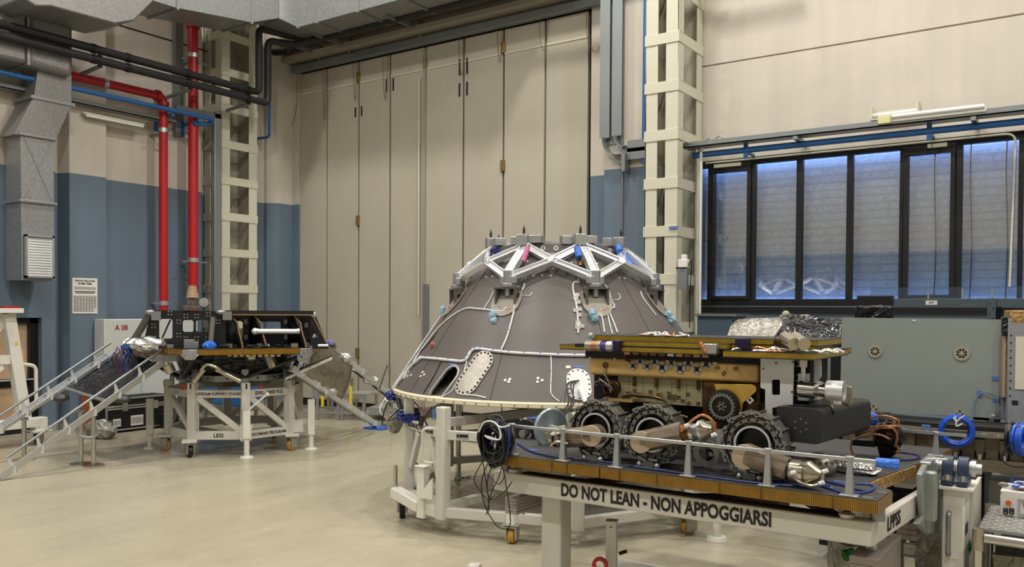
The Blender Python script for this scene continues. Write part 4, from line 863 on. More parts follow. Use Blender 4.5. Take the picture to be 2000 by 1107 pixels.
# ---- ramps
def ramp(name, label, N0, N1, B0, film, span, deck_t, posts, cuts, railoff=.0, swap=False):
    t = thing(name, label, 'ramp', LF.c, LF.rz)
    d = (B0-N0); Ld = d.length; u = d.normalized(); side = (N1-N0); side -= u*side.dot(u); sd = side.normalized(); nrm = u.cross(sd); nrm = nrm if nrm.z > 0 else -nrm
    for k, S in enumerate((N0, N1)):
        b = MB(); b.beam(S, S+d, .09, .05, nrm).beam(S+nrm*.03-sd*(.04 if k == 0 else -.04), S+d+nrm*.03-sd*(.04 if k == 0 else -.04), .015, .07, nrm)
        rl = b.done('side_rail', M_SILW if railoff else M_ALU, t, bevel=.003)
        b = MB()
        for j in range(int(Ld/.05)): b.cyl(S+u*(.04+.05*j)+nrm*.028, S+u*(.04+.05*j)+nrm*.032, .008, n=6)
        b.done('rivet_pattern', M_ALUD, rl)
        hr = MB().cyl(S-u*.12+nrm*.17, S+d*.93+nrm*.17, .018).done('hand_rail', M_BLACK if railoff else M_ALUD, t)
        for j in range(posts):
            f = S+u*(Ld*(.06+.86*j/(posts-1))); MB().cyl(f+nrm*.02+u*.05, f+nrm*.17, .032, .012, n=10).box(f+nrm*.0+u*.05, (.09, .09, .09)).done('rail_post', M_SILW, t)
    a, c = cuts; b = MB(); n_ = 12; mx_ = 8; vs = []; fs = []
    for i in range(n_+1):
        for j in range(mx_+1):
            f = a+(c-a)*i/n_; s_ = j/mx_; p = N0+u*(Ld*f)+(side)*s_; sag = -math.sin(PI*s_)*.05-.02+random.uniform(-.012, .012)*(0 < j < mx_); vs.append(p+nrm*sag)
    for i in range(n_):
        for j in range(mx_): k = i*(mx_+1)+j; fs.append((k, k+1, k+mx_+2, k+mx_+1))
    b.verts(vs, fs); fl = b.done('film_sheet', film, t); sm = fl.modifiers.new('thick', 'SOLIDIFY'); sm.thickness = .004
    for f in (a, c): MB().cyl(N0+u*(Ld*f)-nrm*.01, N0+u*(Ld*f)+side-nrm*.01, .022).done('cross_bar', M_ALU, t)
    return t, u, nrm, side, Ld
N0, N1, B0 = V((-.79, -.79, 1.467)), V((-1.77, .16, 1.38)), V((-2.71, -1.91, .03))
t, u, nrm, side, Ld = ramp('egress_ramp', 'left silver ramp with black film sheet sloping down towards the floor', N0, N1, B0, M_DKFILM, 1, 0, 7, (.07, .42))
lab(MB().ball(N0+side*.1+u*.02+nrm*.06, .1, sc=(1.6, 1, .6)).ball(N0+side*.5+u*.12, .09, sc=(2.6, 1, .5)).done('foil_wrap', M_SILFOILF, t, jitter=.015), 'silver foil at the hinge end')
for f, s_ in ((.36, 0), (.37, 1.0), (.47, .95)): MB().ball(N0+u*(Ld*f)+side*s_-nrm*.08, .09, sc=(1.3, 1, .7)).done('protective_cap', mat('dark_grey_cap', (64, 66, 68), .4), t)
b = MB(); q_ = N0+u*(Ld*.62)-nrm*.06; b.tube([q_, q_+V((.06, 0, -.08)), q_+V((.2, 0, -.1)), q_+V((.28, 0, -.03))], .02, closed=False, smooth=4); b.done('ramp_foot', M_ALUD, t)
N0, N1, B0 = V((.78, -1.0, 1.25)), V((1.61, .1, 1.357)), V((2.42, 1.45, .03)); 
t, u, nrm, side, Ld = ramp('egress_ramp', 'right silver ramp with grey film sheet sloping away behind the platform', N0, N1, B0, M_GREYSH, 1, 0, 6, (.08, .5), railoff=1)
for c_ in (N1+u*.1, N0+u*1.15, N1+u*1.3+nrm*.05): lab(MB().ball(c_, .1, sc=(1.5, 1, .7), n=16).done('foil_wrap', M_SILFOILF, t, jitter=.015), 'silver foil wrap')
def stood(name, label, foot, ht, grp=None, r=.03):
    t = thing(name, label, 'support', (foot.x, foot.y, 0)); MB().cyl((0, 0, .02), (0, 0, ht), r).cyl((0, 0, 0), (0, 0, .02), .14, n=20).done('support_post', M_CHROME, t); MB().cyl((0, 0, ht-.03), (0, 0, ht), r*1.8).done('support_head', M_ALUD, t); return t
u_ = (V((-2.71, -1.91, .03))-V((-.79, -.79, 1.467)))
def under(f, s_): p = V((-.79, -.79, 1.467))+u_*f+(V((-1.77, .16, 1.38))-V((-.79, -.79, 1.467)))*s_; w_ = LF.w(p); return w_, p.z
for f, s_, lb in ((.52, 1.0, 'steel post under the far rail of the left ramp'), (.46, .12, 'steel post under the near rail of the left ramp'), (.46, .3, 'second steel post beside it under the middle of the left ramp')):
    w_, z_ = under(f, s_); stood('ramp_support', lb, w_, z_-.05)
w_ = LF.w(V((1.61, .1, 1.357))+(B0-N0)*.62); stood('ramp_support', 'steel post under the far rail of the right ramp', w_, .5, r=.025)
p = PZ(0, 742, 836); o = MB().box((p.x, p.y, .012), (.42, .4, .02), None).done('blue_cloth', M_BLUEFOIL, jitter=.01); tag(o, 'bright blue sheet on the floor under the right ramp end', 'sheet')
# aluminium work steps behind the stand
def steps(label, x, y, L_, W_, heights, rz):
    t = thing('work_platform', label, 'platform', (x, y, 0), rz)
    x0 = 0
    for k, (h, ln) in enumerate(heights):
        tr = MB().bb(x0, x0+ln, -W_/2, W_/2, h-.05, h).done('step_tread', stripes('ribbed_step_tread', (216, 214, 206), (150, 148, 142), 28, .35, .5, 0, .4), t)
        [MB().bb(x0, x0+ln, yk*W_/2-.01, yk*W_/2+.01, h-.09, h).done('frame_rail', M_ALU, t) for yk in (-1, 1)]
        for yy_ in (-W_/2, W_/2):
            for xx_ in (x0+.04, x0+ln-.04): MB().beam((xx_, yy_, h-.05), (xx_+(.06 if xx_ > x0+ln/2 else -.06)*0, yy_*1.12, 0.01), .05, .04).done('leg', M_ALU, t)
        x0 += ln
    for yy_ in (-W_/2, W_/2): MB().beam((0, yy_*1.1, .14), (x0, yy_*1.1, .14), .03, .05).done('base_rail', M_ALU, t)
    for xx_ in (x0*.38, x0*.62): lab(MB().box((xx_, -W_/2*1.08, .45), (.05, .03, .4)).done('yellow_sleeve', M_YEL, t), 'yellow leg sleeve')
    return t
p = PZ(0, 560, 812); steps('aluminium work platform with ribbed steps behind the support stand', p.x, p.y, 2, .7, ((1.05, .75), (.78, .5), (.5, .5), (.24, .6)), R_(25))
p = PZ(0, 450, 824); t = thing('blue_crate', 'blue crate on a low cart seen through the support stand', 'crate', (p.x, p.y, 0), world=True); MB().box((p.x, p.y, .58), (1.2, .45, .46)).done('crate_body', mat('mid_blue_plastic', (40, 110, 180), .4), t, bevel=.02); MB().box((p.x, p.y, .3), (1.2, .45, .1)).done('cart_frame', M_ALUD, t)
for sx in (-.5, .5):
    for sy in (-.18, .18): MB().box((p.x+sx, p.y+sy, .13), (.05, .05, .26)).done('leg', M_ALUD, t)
# ================================================================== CONE-SHAPED BACKSHELL
CF = Frame((-4.938, 8.122), .5464)
t = thing('entry_capsule_shell', 'large dark grey cone shell with a silver truss ring on top, on a white stand', 'spacecraft', CF.c, CF.rz)
cap = t
CP = [(1.80, 1.262), (1.35, 1.94), (1.04, 2.36), (.86, 2.60), (.735, 2.70), (.715, 2.79)]
def Rz(z):
    if z <= CP[0][1]: return CP[0][0]
    for (r0_, z0), (r1_, z1) in zip(CP, CP[1:]):
        if z <= z1: return r0_+(r1_-r0_)*(z-z0)/(z1-z0)
    return CP[-1][0]
shell = MB(); ncs = 128
# shell wall with the open porthole cut out of the grid
ph_a0, ph_a1 = None, None
def cone(px_, py_, off=0.0):      # pixel -> local point on the cone surface
    o = CF.loc(O-V((0, 0, 0))); o = V((o.x, o.y, O.z)); dd = ray(px_, py_); d = V((dd.dot(CF.ex), dd.dot(CF.ey), dd.z)); d.normalize()
    s_ = 5.0
    while s_ < 12:
        p = o+d*s_
        if 1.2 < p.z < 2.83 and math.hypot(p.x, p.y) < Rz(p.z)+off: return p
        s_ += .004
    # missed: closest approach
    best = None
    for k in range(1500):
        p = o+d*(6+k*.004)
        if 1.2 < p.z < 2.83:
            g = math.hypot(p.x, p.y)-Rz(p.z)
            if best is None or g < best[0]: best = (g, p)
    p = best[1]; r = math.hypot(p.x, p.y); return V((p.x*Rz(p.z)/r, p.y*Rz(p.z)/r, p.z))
ph = cone(868, 748); pha = math.atan2(ph.x, -ph.y); phz = ph.z
prof = []
zs = [1.262+i*.04 for i in range(36)]; zs = [z for z in zs if z < 2.79]+[2.79]
hw, hh, tilt = .085, .19, .32      # porthole half width / height, lean
def shell_in(p, c, hw_, hh_, tl):  # inside a slanted stadium around surface point c (unrolled)
    a = math.atan2(p.x, -p.y)-math.atan2(c.x, -c.y); u_ = a*Rz(c.z); v_ = (p.z-c.z)*1.2
    x_ = u_*math.cos(tl)-v_*math.sin(tl); y_ = u_*math.sin(tl)+v_*math.cos(tl)
    yy_ = max(0, abs(y_)-(hh_-hw_)); return math.hypot(x_, yy_) < hw_
na = 400; b = MB(); zs2 = [1.262+.02*i for i in range(30)]+[1.862+.06*i for i in range(13)]+[2.60, 2.65, 2.70, 2.745, 2.79]
vs = [(Rz(z)*math.sin(2*PI*i/na), -Rz(z)*math.cos(2*PI*i/na), z) for z in zs2 for i in range(na)]; fs = []
for j in range(len(zs2)-1):
    for i in range(na):
        c_ = (V(vs[j*na+i])+V(vs[(j+1)*na+(i+1) % na]))/2
        if shell_in(c_, ph, hw, hh, tilt): continue
        fs.append((j*na+i, j*na+(i+1) % na, (j+1)*na+(i+1) % na, (j+1)*na+i))
b.verts(vs, fs); sh = b.done('shell', M_CONE, t)
MB().lathe([(.715, 2.79), (.69, 2.805), (.5, 2.80), (.46, 2.84), (.1, 2.85), (0, 2.85)], n=64).done('top_cover', M_CONE, sh)
b = MB()
for zz_ in (1.1,): MB().lathe([(1.70, 1.26), (1.0, 1.7), (.6, 2.3)], n=48).done('inner_liner', mat('dark_inner_liner', (120, 118, 112), .6), sh)
MB().lathe([(1.74, 1.262), (1.815, 1.262), (1.83, 1.25), (1.83, 1.215), (1.80, 1.205), (1.70, 1.205), (1.70, 1.26)], n=128).done('rim_ring', M_RIM, t)
b = MB()
for k in range(90): b.box(pol(1.834, 4*k, 1.232), (.012, .012, .012))
b.done('bolt_pattern', M_ALUD, t)
def patch(c, hw_, hh_, tl, off, th, name, m_, parent, hole=0, n=40):
    """oval plate following the cone around surface point c"""
    a0 = math.atan2(c.x, -c.y); vs = []; fs = []
    def pt(x_, y_, o_):
        u_ = x_*math.cos(tl)+y_*math.sin(tl); v_ = -x_*math.sin(tl)+y_*math.cos(tl); z = c.z+v_/1.2; a = a0+u_/Rz(c.z); r = Rz(z)+o_; return (r*math.sin(a), -r*math.cos(a), z+o_*.6)
    def stad(k, f, w_): 
        t_ = 2*PI*k/n; x_, y_ = math.cos(t_)*w_, math.sin(t_)*w_; y_ += (hh_-hw_)*(1 if y_ >= 0 else -1); return x_, y_
    rings = [(1, off), (1, off+th)]+([(.8, off+th), (.8, off)] if hole else [(.66, off+th), (.33, off+th)])
    for f, o_ in rings:
        for k in range(n):
            x_, y_ = stad(k, f, hw_*1.0)
            if hole and f < 1: x_, y_ = stad(k, 1, hw_-.022)
            elif f < 1: x_ *= f; y_ *= f
            vs.append(pt(x_, y_, o_))
    for j in range(len(rings)-1):
        for k in range(n): fs.append((j*n+k, j*n+(k+1) % n, (j+1)*n+(k+1) % n, (j+1)*n+k))
    if not hole: fs.append(tuple(range((len(rings)-1)*n, len(rings)*n)))
    return MB().verts(vs, fs).done(name, m_, parent)
lab(patch(ph, .11, .215, tilt, -.012, .018, 'porthole_rim', M_ALU, t, hole=1), 'silver rim of the open porthole')
c2 = cone(928, 728); cv = lab(patch(c2, .125, .25, tilt, .004, .008, 'cover_plate', mat('scratched_metal_cover', (188, 184, 174), .38, .5, rgb2=(160, 156, 148), scale=12), t), 'oval bare metal cover plate')
def boltring(c, hw_, hh_, tl, n, m_, parent, r=.009):
    b = MB(); a0 = math.atan2(c.x, -c.y); per = []
    L1 = 2*(hh_-hw_); tot = 2*L1+2*PI*hw_
    for k in range(n):
        s_ = tot*k/n
        if s_ < L1: x_, y_ = hw_, -L1/2+s_
        elif s_ < L1+PI*hw_: q_ = (s_-L1)/hw_; x_, y_ = hw_*math.cos(q_), L1/2+hw_*math.sin(q_)
        elif s_ < 2*L1+PI*hw_: x_, y_ = -hw_, L1/2-(s_-L1-PI*hw_)
        else: q_ = PI+(s_-2*L1-PI*hw_)/hw_; x_, y_ = hw_*math.cos(q_), -L1/2+hw_*math.sin(q_)
        u_ = x_*math.cos(tl)+y_*math.sin(tl); v_ = -x_*math.sin(tl)+y_*math.cos(tl); z = c.z+v_/1.2; a = a0+u_/Rz(c.z); rr_ = Rz(z)+.012
        b.box((rr_*math.sin(a), -rr_*math.cos(a), z+.006), (r*2, r*2, r*2))
    return b.done('bolt_pattern', m_, parent)
boltring(c2, .105, .23, tilt, 26, M_BLACKM, cv, .008)
c3 = cone(1130, 751); hv = lab(patch(c3, .112, .165, 0, .004, .01, 'hatch_cover', M_PANW, t), 'white hatch cover with bolts round its edge'); boltring(c3, .096, .149, 0, 16, M_BLACKM, hv, .007)
def strip(px0, px1, h, m_, name, parent, label=None, off=.006):
    (xa_, ya_), (xb_, yb_) = px0, px1; b = MB(); vs = []; n_ = 6
    for k in range(n_+1):
        p = cone(xa_+(xb_-xa_)*k/n_, ya_+(yb_-ya_)*k/n_); r = math.hypot(p.x, p.y); o_ = V((p.x/r, p.y/r, .6))*off; up = V((-p.x/r*.6, -p.y/r*.6, .8))*h/2
        vs += [p+o_-up, p+o_+up]
    b.verts(vs, [(2*k, 2*k+2, 2*k+3, 2*k+1) for k in range(n_)]); o = b.done(name, m_, parent)
    return lab(o, label) if label else o
strip((1120, 716), (1139, 717), .02, M_BLUETAPE, 'tape', t, 'blue tape strip'); strip((1105, 717), (1114, 717), .03, M_PAPER, 'tag', t)
strip((928, 717), (934, 727), .09, M_BLUETAPE, 'tape', cv, 'blue tape square'); strip((919, 741), (927, 743), .03, M_BLUETAPE, 'tape', cv)
strip((877, 711), (890, 713), .025, M_BLUETAPE, 'tape', t); strip((1136, 757), (1140, 770), .03, mat('grey_blue_tape', (150, 164, 190), .6), 'tape', hv); strip((1122, 768), (1143, 768), .02, mat('grey_blue_tape', (150, 164, 190), .6), 'tape', hv)
strip((1112, 742), (1122, 748), .02, mat('grey_blue_tape', (150, 164, 190), .6), 'tape', hv)
# cable harness taped on the cone
def harness(pix, r, m_=M_WHITEC, name='cable', ties=0, label=None, sm=3, parent=None):
    P = [cone(*p) for p in pix]; Q = []
    for p in catmull(P, 4): 
        rr_ = math.hypot(p.x, p.y); k = (Rz(p.z)+r*.9)/rr_; Q.append(V((p.x*k, p.y*k, p.z+r*.5)))
    o = MB().tube(Q, r, 6).done(name, m_, parent or t)
    if label: lab(o, label)
    if ties:
        for k in range(1, ties+1):
            p = Q[int(len(Q)*k/(ties+1))]; MB().box(p, (r*1.3, r*1.3, r*1.5+.008)).done('cable_tie', M_BLUETAPE, o)
    return o
harness([(772, 765), (790, 736), (806, 716), (825, 700)], .02, ties=3, label='thick white taped cable bundle rising from the rim')
harness([(824, 699), (850, 701), (878, 704), (905, 706), (914, 700), (922, 687), (934, 682), (965, 686), (1005, 690), (1045, 692), (1090, 694), (1130, 695), (1150, 695)], .015, ties=16, label='long white taped cable bundle running round the cone')
harness([(768, 760), (788, 728), (812, 692), (816, 676), (838, 646), (868, 608), (893, 574), (905, 562)], .009); harness([(790, 740), (812, 702), (836, 668), (862, 636), (905, 605), (938, 604), (975, 608), (985, 607), (990, 600)], .009, ties=4)
harness([(820, 690), (850, 655), (880, 600), (898, 572)], .006, M_BRASSD); harness([(980, 683), (992, 655), (1003, 615), (1010, 580), (1022, 565), (1025, 555)], .009, ties=3)
harness([(945, 605), (958, 585), (965, 570)], .006); harness([(1012, 578), (1025, 577), (1035, 578), (1039, 571)], .005)
harness([(913, 706), (906, 730), (897, 752), (892, 762), (900, 770), (925, 772), (950, 777)], .007); harness([(862, 707), (852, 728), (840, 748), (828, 768)], .005, M_BLACK, ties=2)
harness([(1076, 696), (1077, 725), (1076, 750), (1077, 770), (1092, 784)], .006, ties=3)
harness([(1129, 651), (1128, 620), (1125, 595), (1119, 565), (1121, 552), (1130, 553)], .009); harness([(1195, 652), (1190, 632), (1185, 608)], .007)
harness([(1180, 649), (1174, 616), (1167, 614)], .008); harness([(1205, 650), (1197, 628), (1189, 606), (1199, 600), (1193, 585), (1186, 565), (1175, 553)], .008, ties=2)
harness([(1197, 586), (1206, 586), (1211, 580), (1206, 573)], .005); harness([(1280, 616), (1268, 600), (1255, 582), (1250, 570)], .007)
harness([(862, 776), (870, 772), (885, 762), (890, 752)], .005)
for (x_, y_) in ((1129, 632), (1124, 607), (1131, 605), (1131, 616), (1129, 591), (1127, 577), (1124, 583), (1136, 638), (1128, 640)):
    p = cone(x_, y_); MB().box(p*1.004, (.05, .03, .035), None).done('harness_tag', M_PAPER, t)
for k, (x_, y_) in enumerate(((798, 727), (803, 733), (796, 735), (826, 727), (822, 735), (829, 732), (996, 741), (987, 743), (994, 746), (1051, 739), (1050, 746), (1059, 743), (950, 541), (962, 540), (974, 539), (1042, 539), (1059, 538), (1076, 539), (1079, 525), (1209, 543), (1220, 544), (1200, 529), (1033, 499), (1031, 511), (1116, 513), (997, 500), (1147, 503), (1048, 498), (1166, 515), (781, 747), (812, 697))):
    p = cone(x_, y_); r_ = math.hypot(p.x, p.y); n_ = V((p.x/r_, p.y/r_, .7)).normalized(); MB().cyl(p, p+n_*.008, .014 if k < 12 else .010, n=12).done('white_dot', M_PANW, t)
for x_ in (1061, 1086, 1191):
    p = cone(x_, 484.5 if x_ < 1100 else 489); r_ = math.hypot(p.x, p.y); n_ = V((p.x/r_, p.y/r_, .1)).normalized(); MB().lathe([(.013, 0), (.024, 0), (.024, .008), (.013, .008), (.013, 0)], M=basis(p, n_.orthogonal(), n_.cross(n_.orthogonal())), n=20).done('target_ring', M_PANW, t)
lab(MB().ball(cone(847, 675)*1.004, .035, n=10).done('red_connector', mat('rust_red_plastic', (150, 96, 80), .5), t, jitter=.008), 'small red and white connector')
for (x_, y_, l_) in ((966, 616, 1), (1155, 612, 0), (1299, 615, 2), (872, 606, 3)):
    p = cone(x_, y_); r_ = math.hypot(p.x, p.y); n_ = V((p.x/r_, p.y/r_, 0)); MB().ball(p+n_*.04, .05, sc=(.75, .75, 1.1)).ball(p+n_*.05+V((.02, 0, -.05)), .04).done('wrapped_plug', mat('pale_blue_plastic_wrap', (150, 186, 206), .35, wrinkle=.6, bscale=60), t, jitter=.006)
for az_ in (18, 42, -20, -55): MB().tube([pol(Rz(z)+.001, az_, z) for z in (1.27, 1.6, 1.94, 2.36, 2.6)], .003, 4).done('shell_seam', M_INK, t)
# truss ring: eight feet, eight upper nodes, eight crossing nodes
da = -3
tr = bpy.data.objects.new('truss_ring', bpy.data.meshes.new('truss_ring')); 
Ft = [pol(1.139, 22.5+45*k+da, 2.425) for k in range(8)]; Tp = [pol(.765, 22.5+45*k+da, 2.77) for k in range(8)]; Md = [pol(.985, 45*k+da, 2.60) for k in range(8)]
bpy.data.objects.remove(tr)
b = MB(); 
def ibeam(b, p, q_, w_, h, nrm):
    b.beam(p, q_, w_, h*.35, nrm); d = (V(q_)-V(p)).normalized(); s_ = d.cross(V(nrm)).normalized()
    for sg in (-1, 1): b.beam(V(p)+s_*sg*w_/2, V(q_)+s_*sg*w_/2, .011, h, nrm)
trs = None
for k in range(8):
    f, u_, m1, m0 = Ft[k], Tp[k], Md[(k+1) % 8], Md[k]; n_ = V((f.x, f.y, .9)).normalized()
    bb_ = MB(); ibeam(bb_, f+V((0, 0, .03)), u_, .085, .07, n_); pst = bb_.done('truss_post', M_SILW, trs or t, bevel=.003)
    if trs is None: trs = None
    for a_, c_, nm in ((u_, m1, 'truss_strut'), (u_, m0, 'truss_strut'), (f, m1, 'truss_strut'), (f, m0, 'truss_strut')):
        bb_ = MB(); ibeam(bb_, a_, c_, .062, .06, n_); bb_.done(nm, M_SILW, t, bevel=.002)
    MB().cyl(m1-n_*.03, m1+n_*.035, .035, n=12).done('truss_joint', M_SILW, t)
    an = R_(22.5+45*k+da); MM = T(V((f.x, f.y, 0)))@Matrix.Rotation(an, 4, 'Z')
    fo = MB().cyl((0, 0, 2.33), (0, 0, 2.5), .05, n=20, M=MM).cyl((0, 0, 2.335), (0, 0, 2.37), .072, n=24, M=MM).prism([(-.1, -.02), (-.06, .05), (.06, .05), (.1, -.02), (.07, -.06), (-.07, -.06)], .07, MM@T((0, .02, 2.37))).done('truss_foot', M_ALU, t, bevel=.003)
    # bracket pocket under the foot
    Q = MM; y_in = .12
    pk = MB().verts([(-.11, -.06, 2.32), (.11, -.06, 2.32), (.085, -.0, 2.12), (-.085, -.0, 2.12), (-.11, .2, 2.32), (.11, .2, 2.32), (.085, .2, 2.12), (-.085, .2, 2.12)], [(0, 4, 5, 1), (0, 3, 7, 4), (1, 5, 6, 2), (3, 2, 6, 7)], Q)
    pk.bb(-.125, .125, -.07, .05, 2.315, 2.33, Q).bb(-.12, -.1, -.065, .04, 2.14, 2.33, Q).bb(.1, .12, -.065, .04, 2.14, 2.33, Q); pk = pk.done('bracket_pocket', M_CONE, t)
    zc_ = 2.2; rc_ = Rz(zc_); sl = (Rz(2.1)-Rz(2.3))/.2; pad = MB().prism([(.17*math.cos(2*PI*j/24)*(1 if abs(math.cos(2*PI*j/24)) < .9 else .95), .2*math.sin(2*PI*j/24)) for j in range(24)], .012, T((0, 1.139-rc_, 0))@Q@basis((0, 0, zc_), (1, 0, 0), (0, sl, 1)) if False else Matrix.Rotation(an, 4, 'Z')@basis((0, -rc_, zc_), (1, 0, 0), (0, sl, 1))).done('mount_pad', mat('pale_khaki_pad', (150, 144, 132), .5), pk)
    MB().bb(-.08, .08, .05, .06, 2.13, 2.31, Q).done('pocket_back', M_BRASSD, pk); MB().cyl((0, 0, 2.24), (0, 0, 2.33), .035, n=14, M=Q).done('pocket_bolt', M_ALU, pk)
    MB().cyl((-.122, -.01, 2.25), (-.126, -.01, 2.25), .024, n=16, M=Q).cyl((.122, -.01, 2.25), (.126, -.01, 2.25), .024, n=16, M=Q).done('pocket_hole', M_BLACKM, pk)
    lab(MB().tube([Q@V((-.05, -.08, 2.14)), Q@V((-.08, -.09, 2.08)), Q@V((-.06, -.14, 2.02))], .008, 6, smooth=4).tube([Q@V((-.02, -.07, 2.13)), Q@V((.05, -.1, 2.11)), Q@V((.1, -.08, 2.13))], .007, 6, smooth=4).done('copper_wires', M_COPPER, pk), 'copper coloured wires')
    # upper block and pin
    MM = T(V((u_.x, u_.y, 0)))@Matrix.Rotation(an, 4, 'Z')
    ub = MB().bb(-.085, .03, -.05, .06, 2.775, 2.89, MM).bb(.03, .17, .0, .12, 2.80, 2.88, MM).bb(-.2, -.085, .04, .14, 2.79, 2.875, MM).done('upper_block', M_ALU, t, bevel=.004)
    lab(MB().cyl((-.02, 0, 2.89), (-.02, 0, 2.95), .013, n=12, M=MM).cyl((-.02, 0, 2.95), (-.02, 0, 2.985), .010, .003, n=12, M=MM).done('guide_pin', mat('brown_pin', (70, 62, 54), .4, .6), ub), 'dark pointed pin')
for (p0_, p1_, r_, m_, lb) in (((1031, 482), (1022, 510), .026, M_PINK, 'pink strap'), ((1127, 484), (1131, 502), .035, M_BLUEFOIL, 'blue wrap'), ((1207, 483), (1210, 492), .035, M_BLUEFOIL, 'blue wrap'), ((1214, 498), (1232, 520), .04, M_BLUEFOIL, 'blue wrap'), ((961, 490), (972, 488), .03, M_NAVYC, 'dark blue wrap'), ((960, 498), (945, 512), .02, M_NAVYC, 'dark blue wrap'), ((1132, 506), (1134, 520), .026, M_BRASSD, 'brown fitting')):
    a_ = CF.d(8.55 if 1000 < p0_[0] < 1180 else 9.0, *p0_); c_ = CF.d(8.5 if 1000 < p0_[0] < 1180 else 8.9, *p1_); lab(MB().cyl(a_, c_, r_).done('strap' if m_ is M_PINK else 'wrap', m_, t), lb)
# loose cabling and foil at the left edge of the rim
tipw = CF.d(9.1, 762, 772)
for k in range(14):
    a_ = tipw+V((random.uniform(-.05, .12), random.uniform(-.1, .1), random.uniform(-.02, .06))); c_ = tipw+V((random.uniform(-.1, .25), random.uniform(-.12, .1), random.uniform(-.3, -.05)))
    MB().tube([a_, (a_+c_)/2+V((random.uniform(-.12, .12), -.1, random.uniform(-.05, .05))), c_], .007, 5, smooth=4).done('loose_wire', random.choice([M_NAVYC, M_BLACK, M_WHITEC, M_WHITEC, M_BLUETAPE]), t)
lab(MB().ball(tipw+V((.06, -.04, -.2)), .12, sc=(.8, .8, 1.7), n=16).done('foil_wrap', M_CLEARP, t, jitter=.015), 'crumpled grey foil hanging from the rim')
lab(MB().ball(tipw+V((.02, -.06, .0)), .06).done('blue_wire_knot', M_NAVYC, t, jitter=.012), 'knot of blue wires')
for x_, o_ in ((1127, 0), (1131, .03), (1121, .06)):
    a_ = cone(1131, 742); MB().tube([a_+V((0, -.04, 0)), a_+V((-.05-o_, -.1, -.03)), CF.d(7.4, x_-10, 786), CF.d(7.2, x_-30, 812)], .007, 6, smooth=5).done('test_lead', M_BLKCABLE, t)
a_ = cone(1133, 760); MB().tube([a_+V((0, -.03, 0)), CF.d(7.5, 1143, 784), CF.d(7.4, 1140, 815)], .022, 8, smooth=4).done('white_lead', M_WHITEC, t)
# ---- its stand
SF = Frame((-4.86, 7.95), .30)    # stand turned a little against the cone
A, Cc = V((-4.953, 6.131, 0)), V((-3.729, 6.513, 0)); Bq = V((-5.75, 6.56, 0)); cen = V((-4.86, 7.95, 0))
Dq = Cc+V((.6, 1.13, 0)); ring = [Bq, A, Cc, Dq]; ring = ring+[2*cen-p for p in ring]
t = thing('capsule_stand', 'large white octagonal frame stand on casters carrying the dark grey cone', 'stand', SF.c, 0, world=True)
def lp(v): return V((v.x, v.y, 0))
up = V((0, 0, 1))
for i, p in enumerate(ring):
    q_ = ring[(i+1) % 8]; r_ = ring[i-1]
    d1 = (q_-p).normalized(); d2 = (p-r_).normalized(); bis = (d1+d2).normalized()
    MB().bb(-.055, .055, -.05, .05, .15, 1.2, basis(p, bis, V((-bis.y, bis.x, 0)))).done('post', M_GREYW, t, bevel=.01)
    MB().beam(p+up*.22, q_+up*.22, .08, .09).done('bottom_rail', M_GREYW, t, bevel=.005)
    if i < 3 or i == 7:
        MB().beam(p+up*.94, q_+up*.94, .05, .085).done('middle_rail', M_GREYW, t, bevel=.005)
        if i != 1: MB().beam(p+up*.88+d1*.3, p+up*.5+d1*.08, .05, .07).done('knee_brace', M_GREYW, t, bevel=.005)
        if i != 1: MB().beam(q_+up*.88-d1*.3, q_+up*.5-d1*.08, .05, .07).done('knee_brace', M_GREYW, t, bevel=.005)
    else: MB().beam(p+up*.55, q_+up*.55, .05, .085).done('middle_rail', M_GREYW, t, bevel=.005)
for i in range(0, 8): MB().beam(ring[i]+up*1.1, ring[(i+1) % 8]+up*1.1, .05, .08).done('top_rail', M_WEIGHT2, t, bevel=.005) if i in (3, 4, 5, 6) else None
MB().beam(A+up*1.05, A*.35+ring[4]*.65+up*1.1, .05, .085).done('cross_rail', M_WEIGHT2, t, bevel=.005)
MB().beam(A+up*.26, A*.4+ring[5]*.6+up*.26, .07, .08).done('floor_brace', M_GREYW, t, bevel=.005); MB().beam(Cc+up*.26, Cc*.4+ring[6]*.6+up*.26, .07, .08).done('floor_brace', M_GREYW, t, bevel=.005)
for a_, c_, tx, sz, fx in ((Bq, A, 'EXOMARS PROGRAM', .075, .4), (A, Cc, 'BACK SHELL', .11, .5)):
    u_ = (c_-a_).normalized(); n_ = V((u_.y, -u_.x, 0)); text(tx, sz, 'lettering', M_INK, t, basis(a_+(c_-a_)*fx+n_*.027+up*.94, u_, up), bold=.02)
u_ = (Cc-A).normalized(); n_ = V((u_.y, -u_.x, 0)); MM = basis(A+u_*.2+n_*.027+up*.94, u_, up); l = MB().bb(-.06, .06, -.025, .025, 0, .003, MM).done('name_plate', M_ALU, t)
MB().bb(-.055, -.035, -.015, .015, .003, .004, MM).bb(-.03, .055, -.012, .015, .003, .004, MM).done('plate_print', M_INK, l)
lab(MB().bb(-.02, .02, -.05, .05, 0, .004, basis(A+V((-.07, -.05, 1.13)), (1, -.3, 0), up)).done('tape', M_BLUETAPE, t), 'blue tape on the post')
hm = basis(A+V((-.12, -.03, 0)), (1, -.3, 0), up)
MB().tube(fillet([A+V((-.06, -.07, 1.0)), A+V((-.15, -.12, 1.0)), A+V((-.15, -.12, .68)), A+V((-.06, -.07, .68))], .05), .014).done('grab_handle', M_GREYW, t)
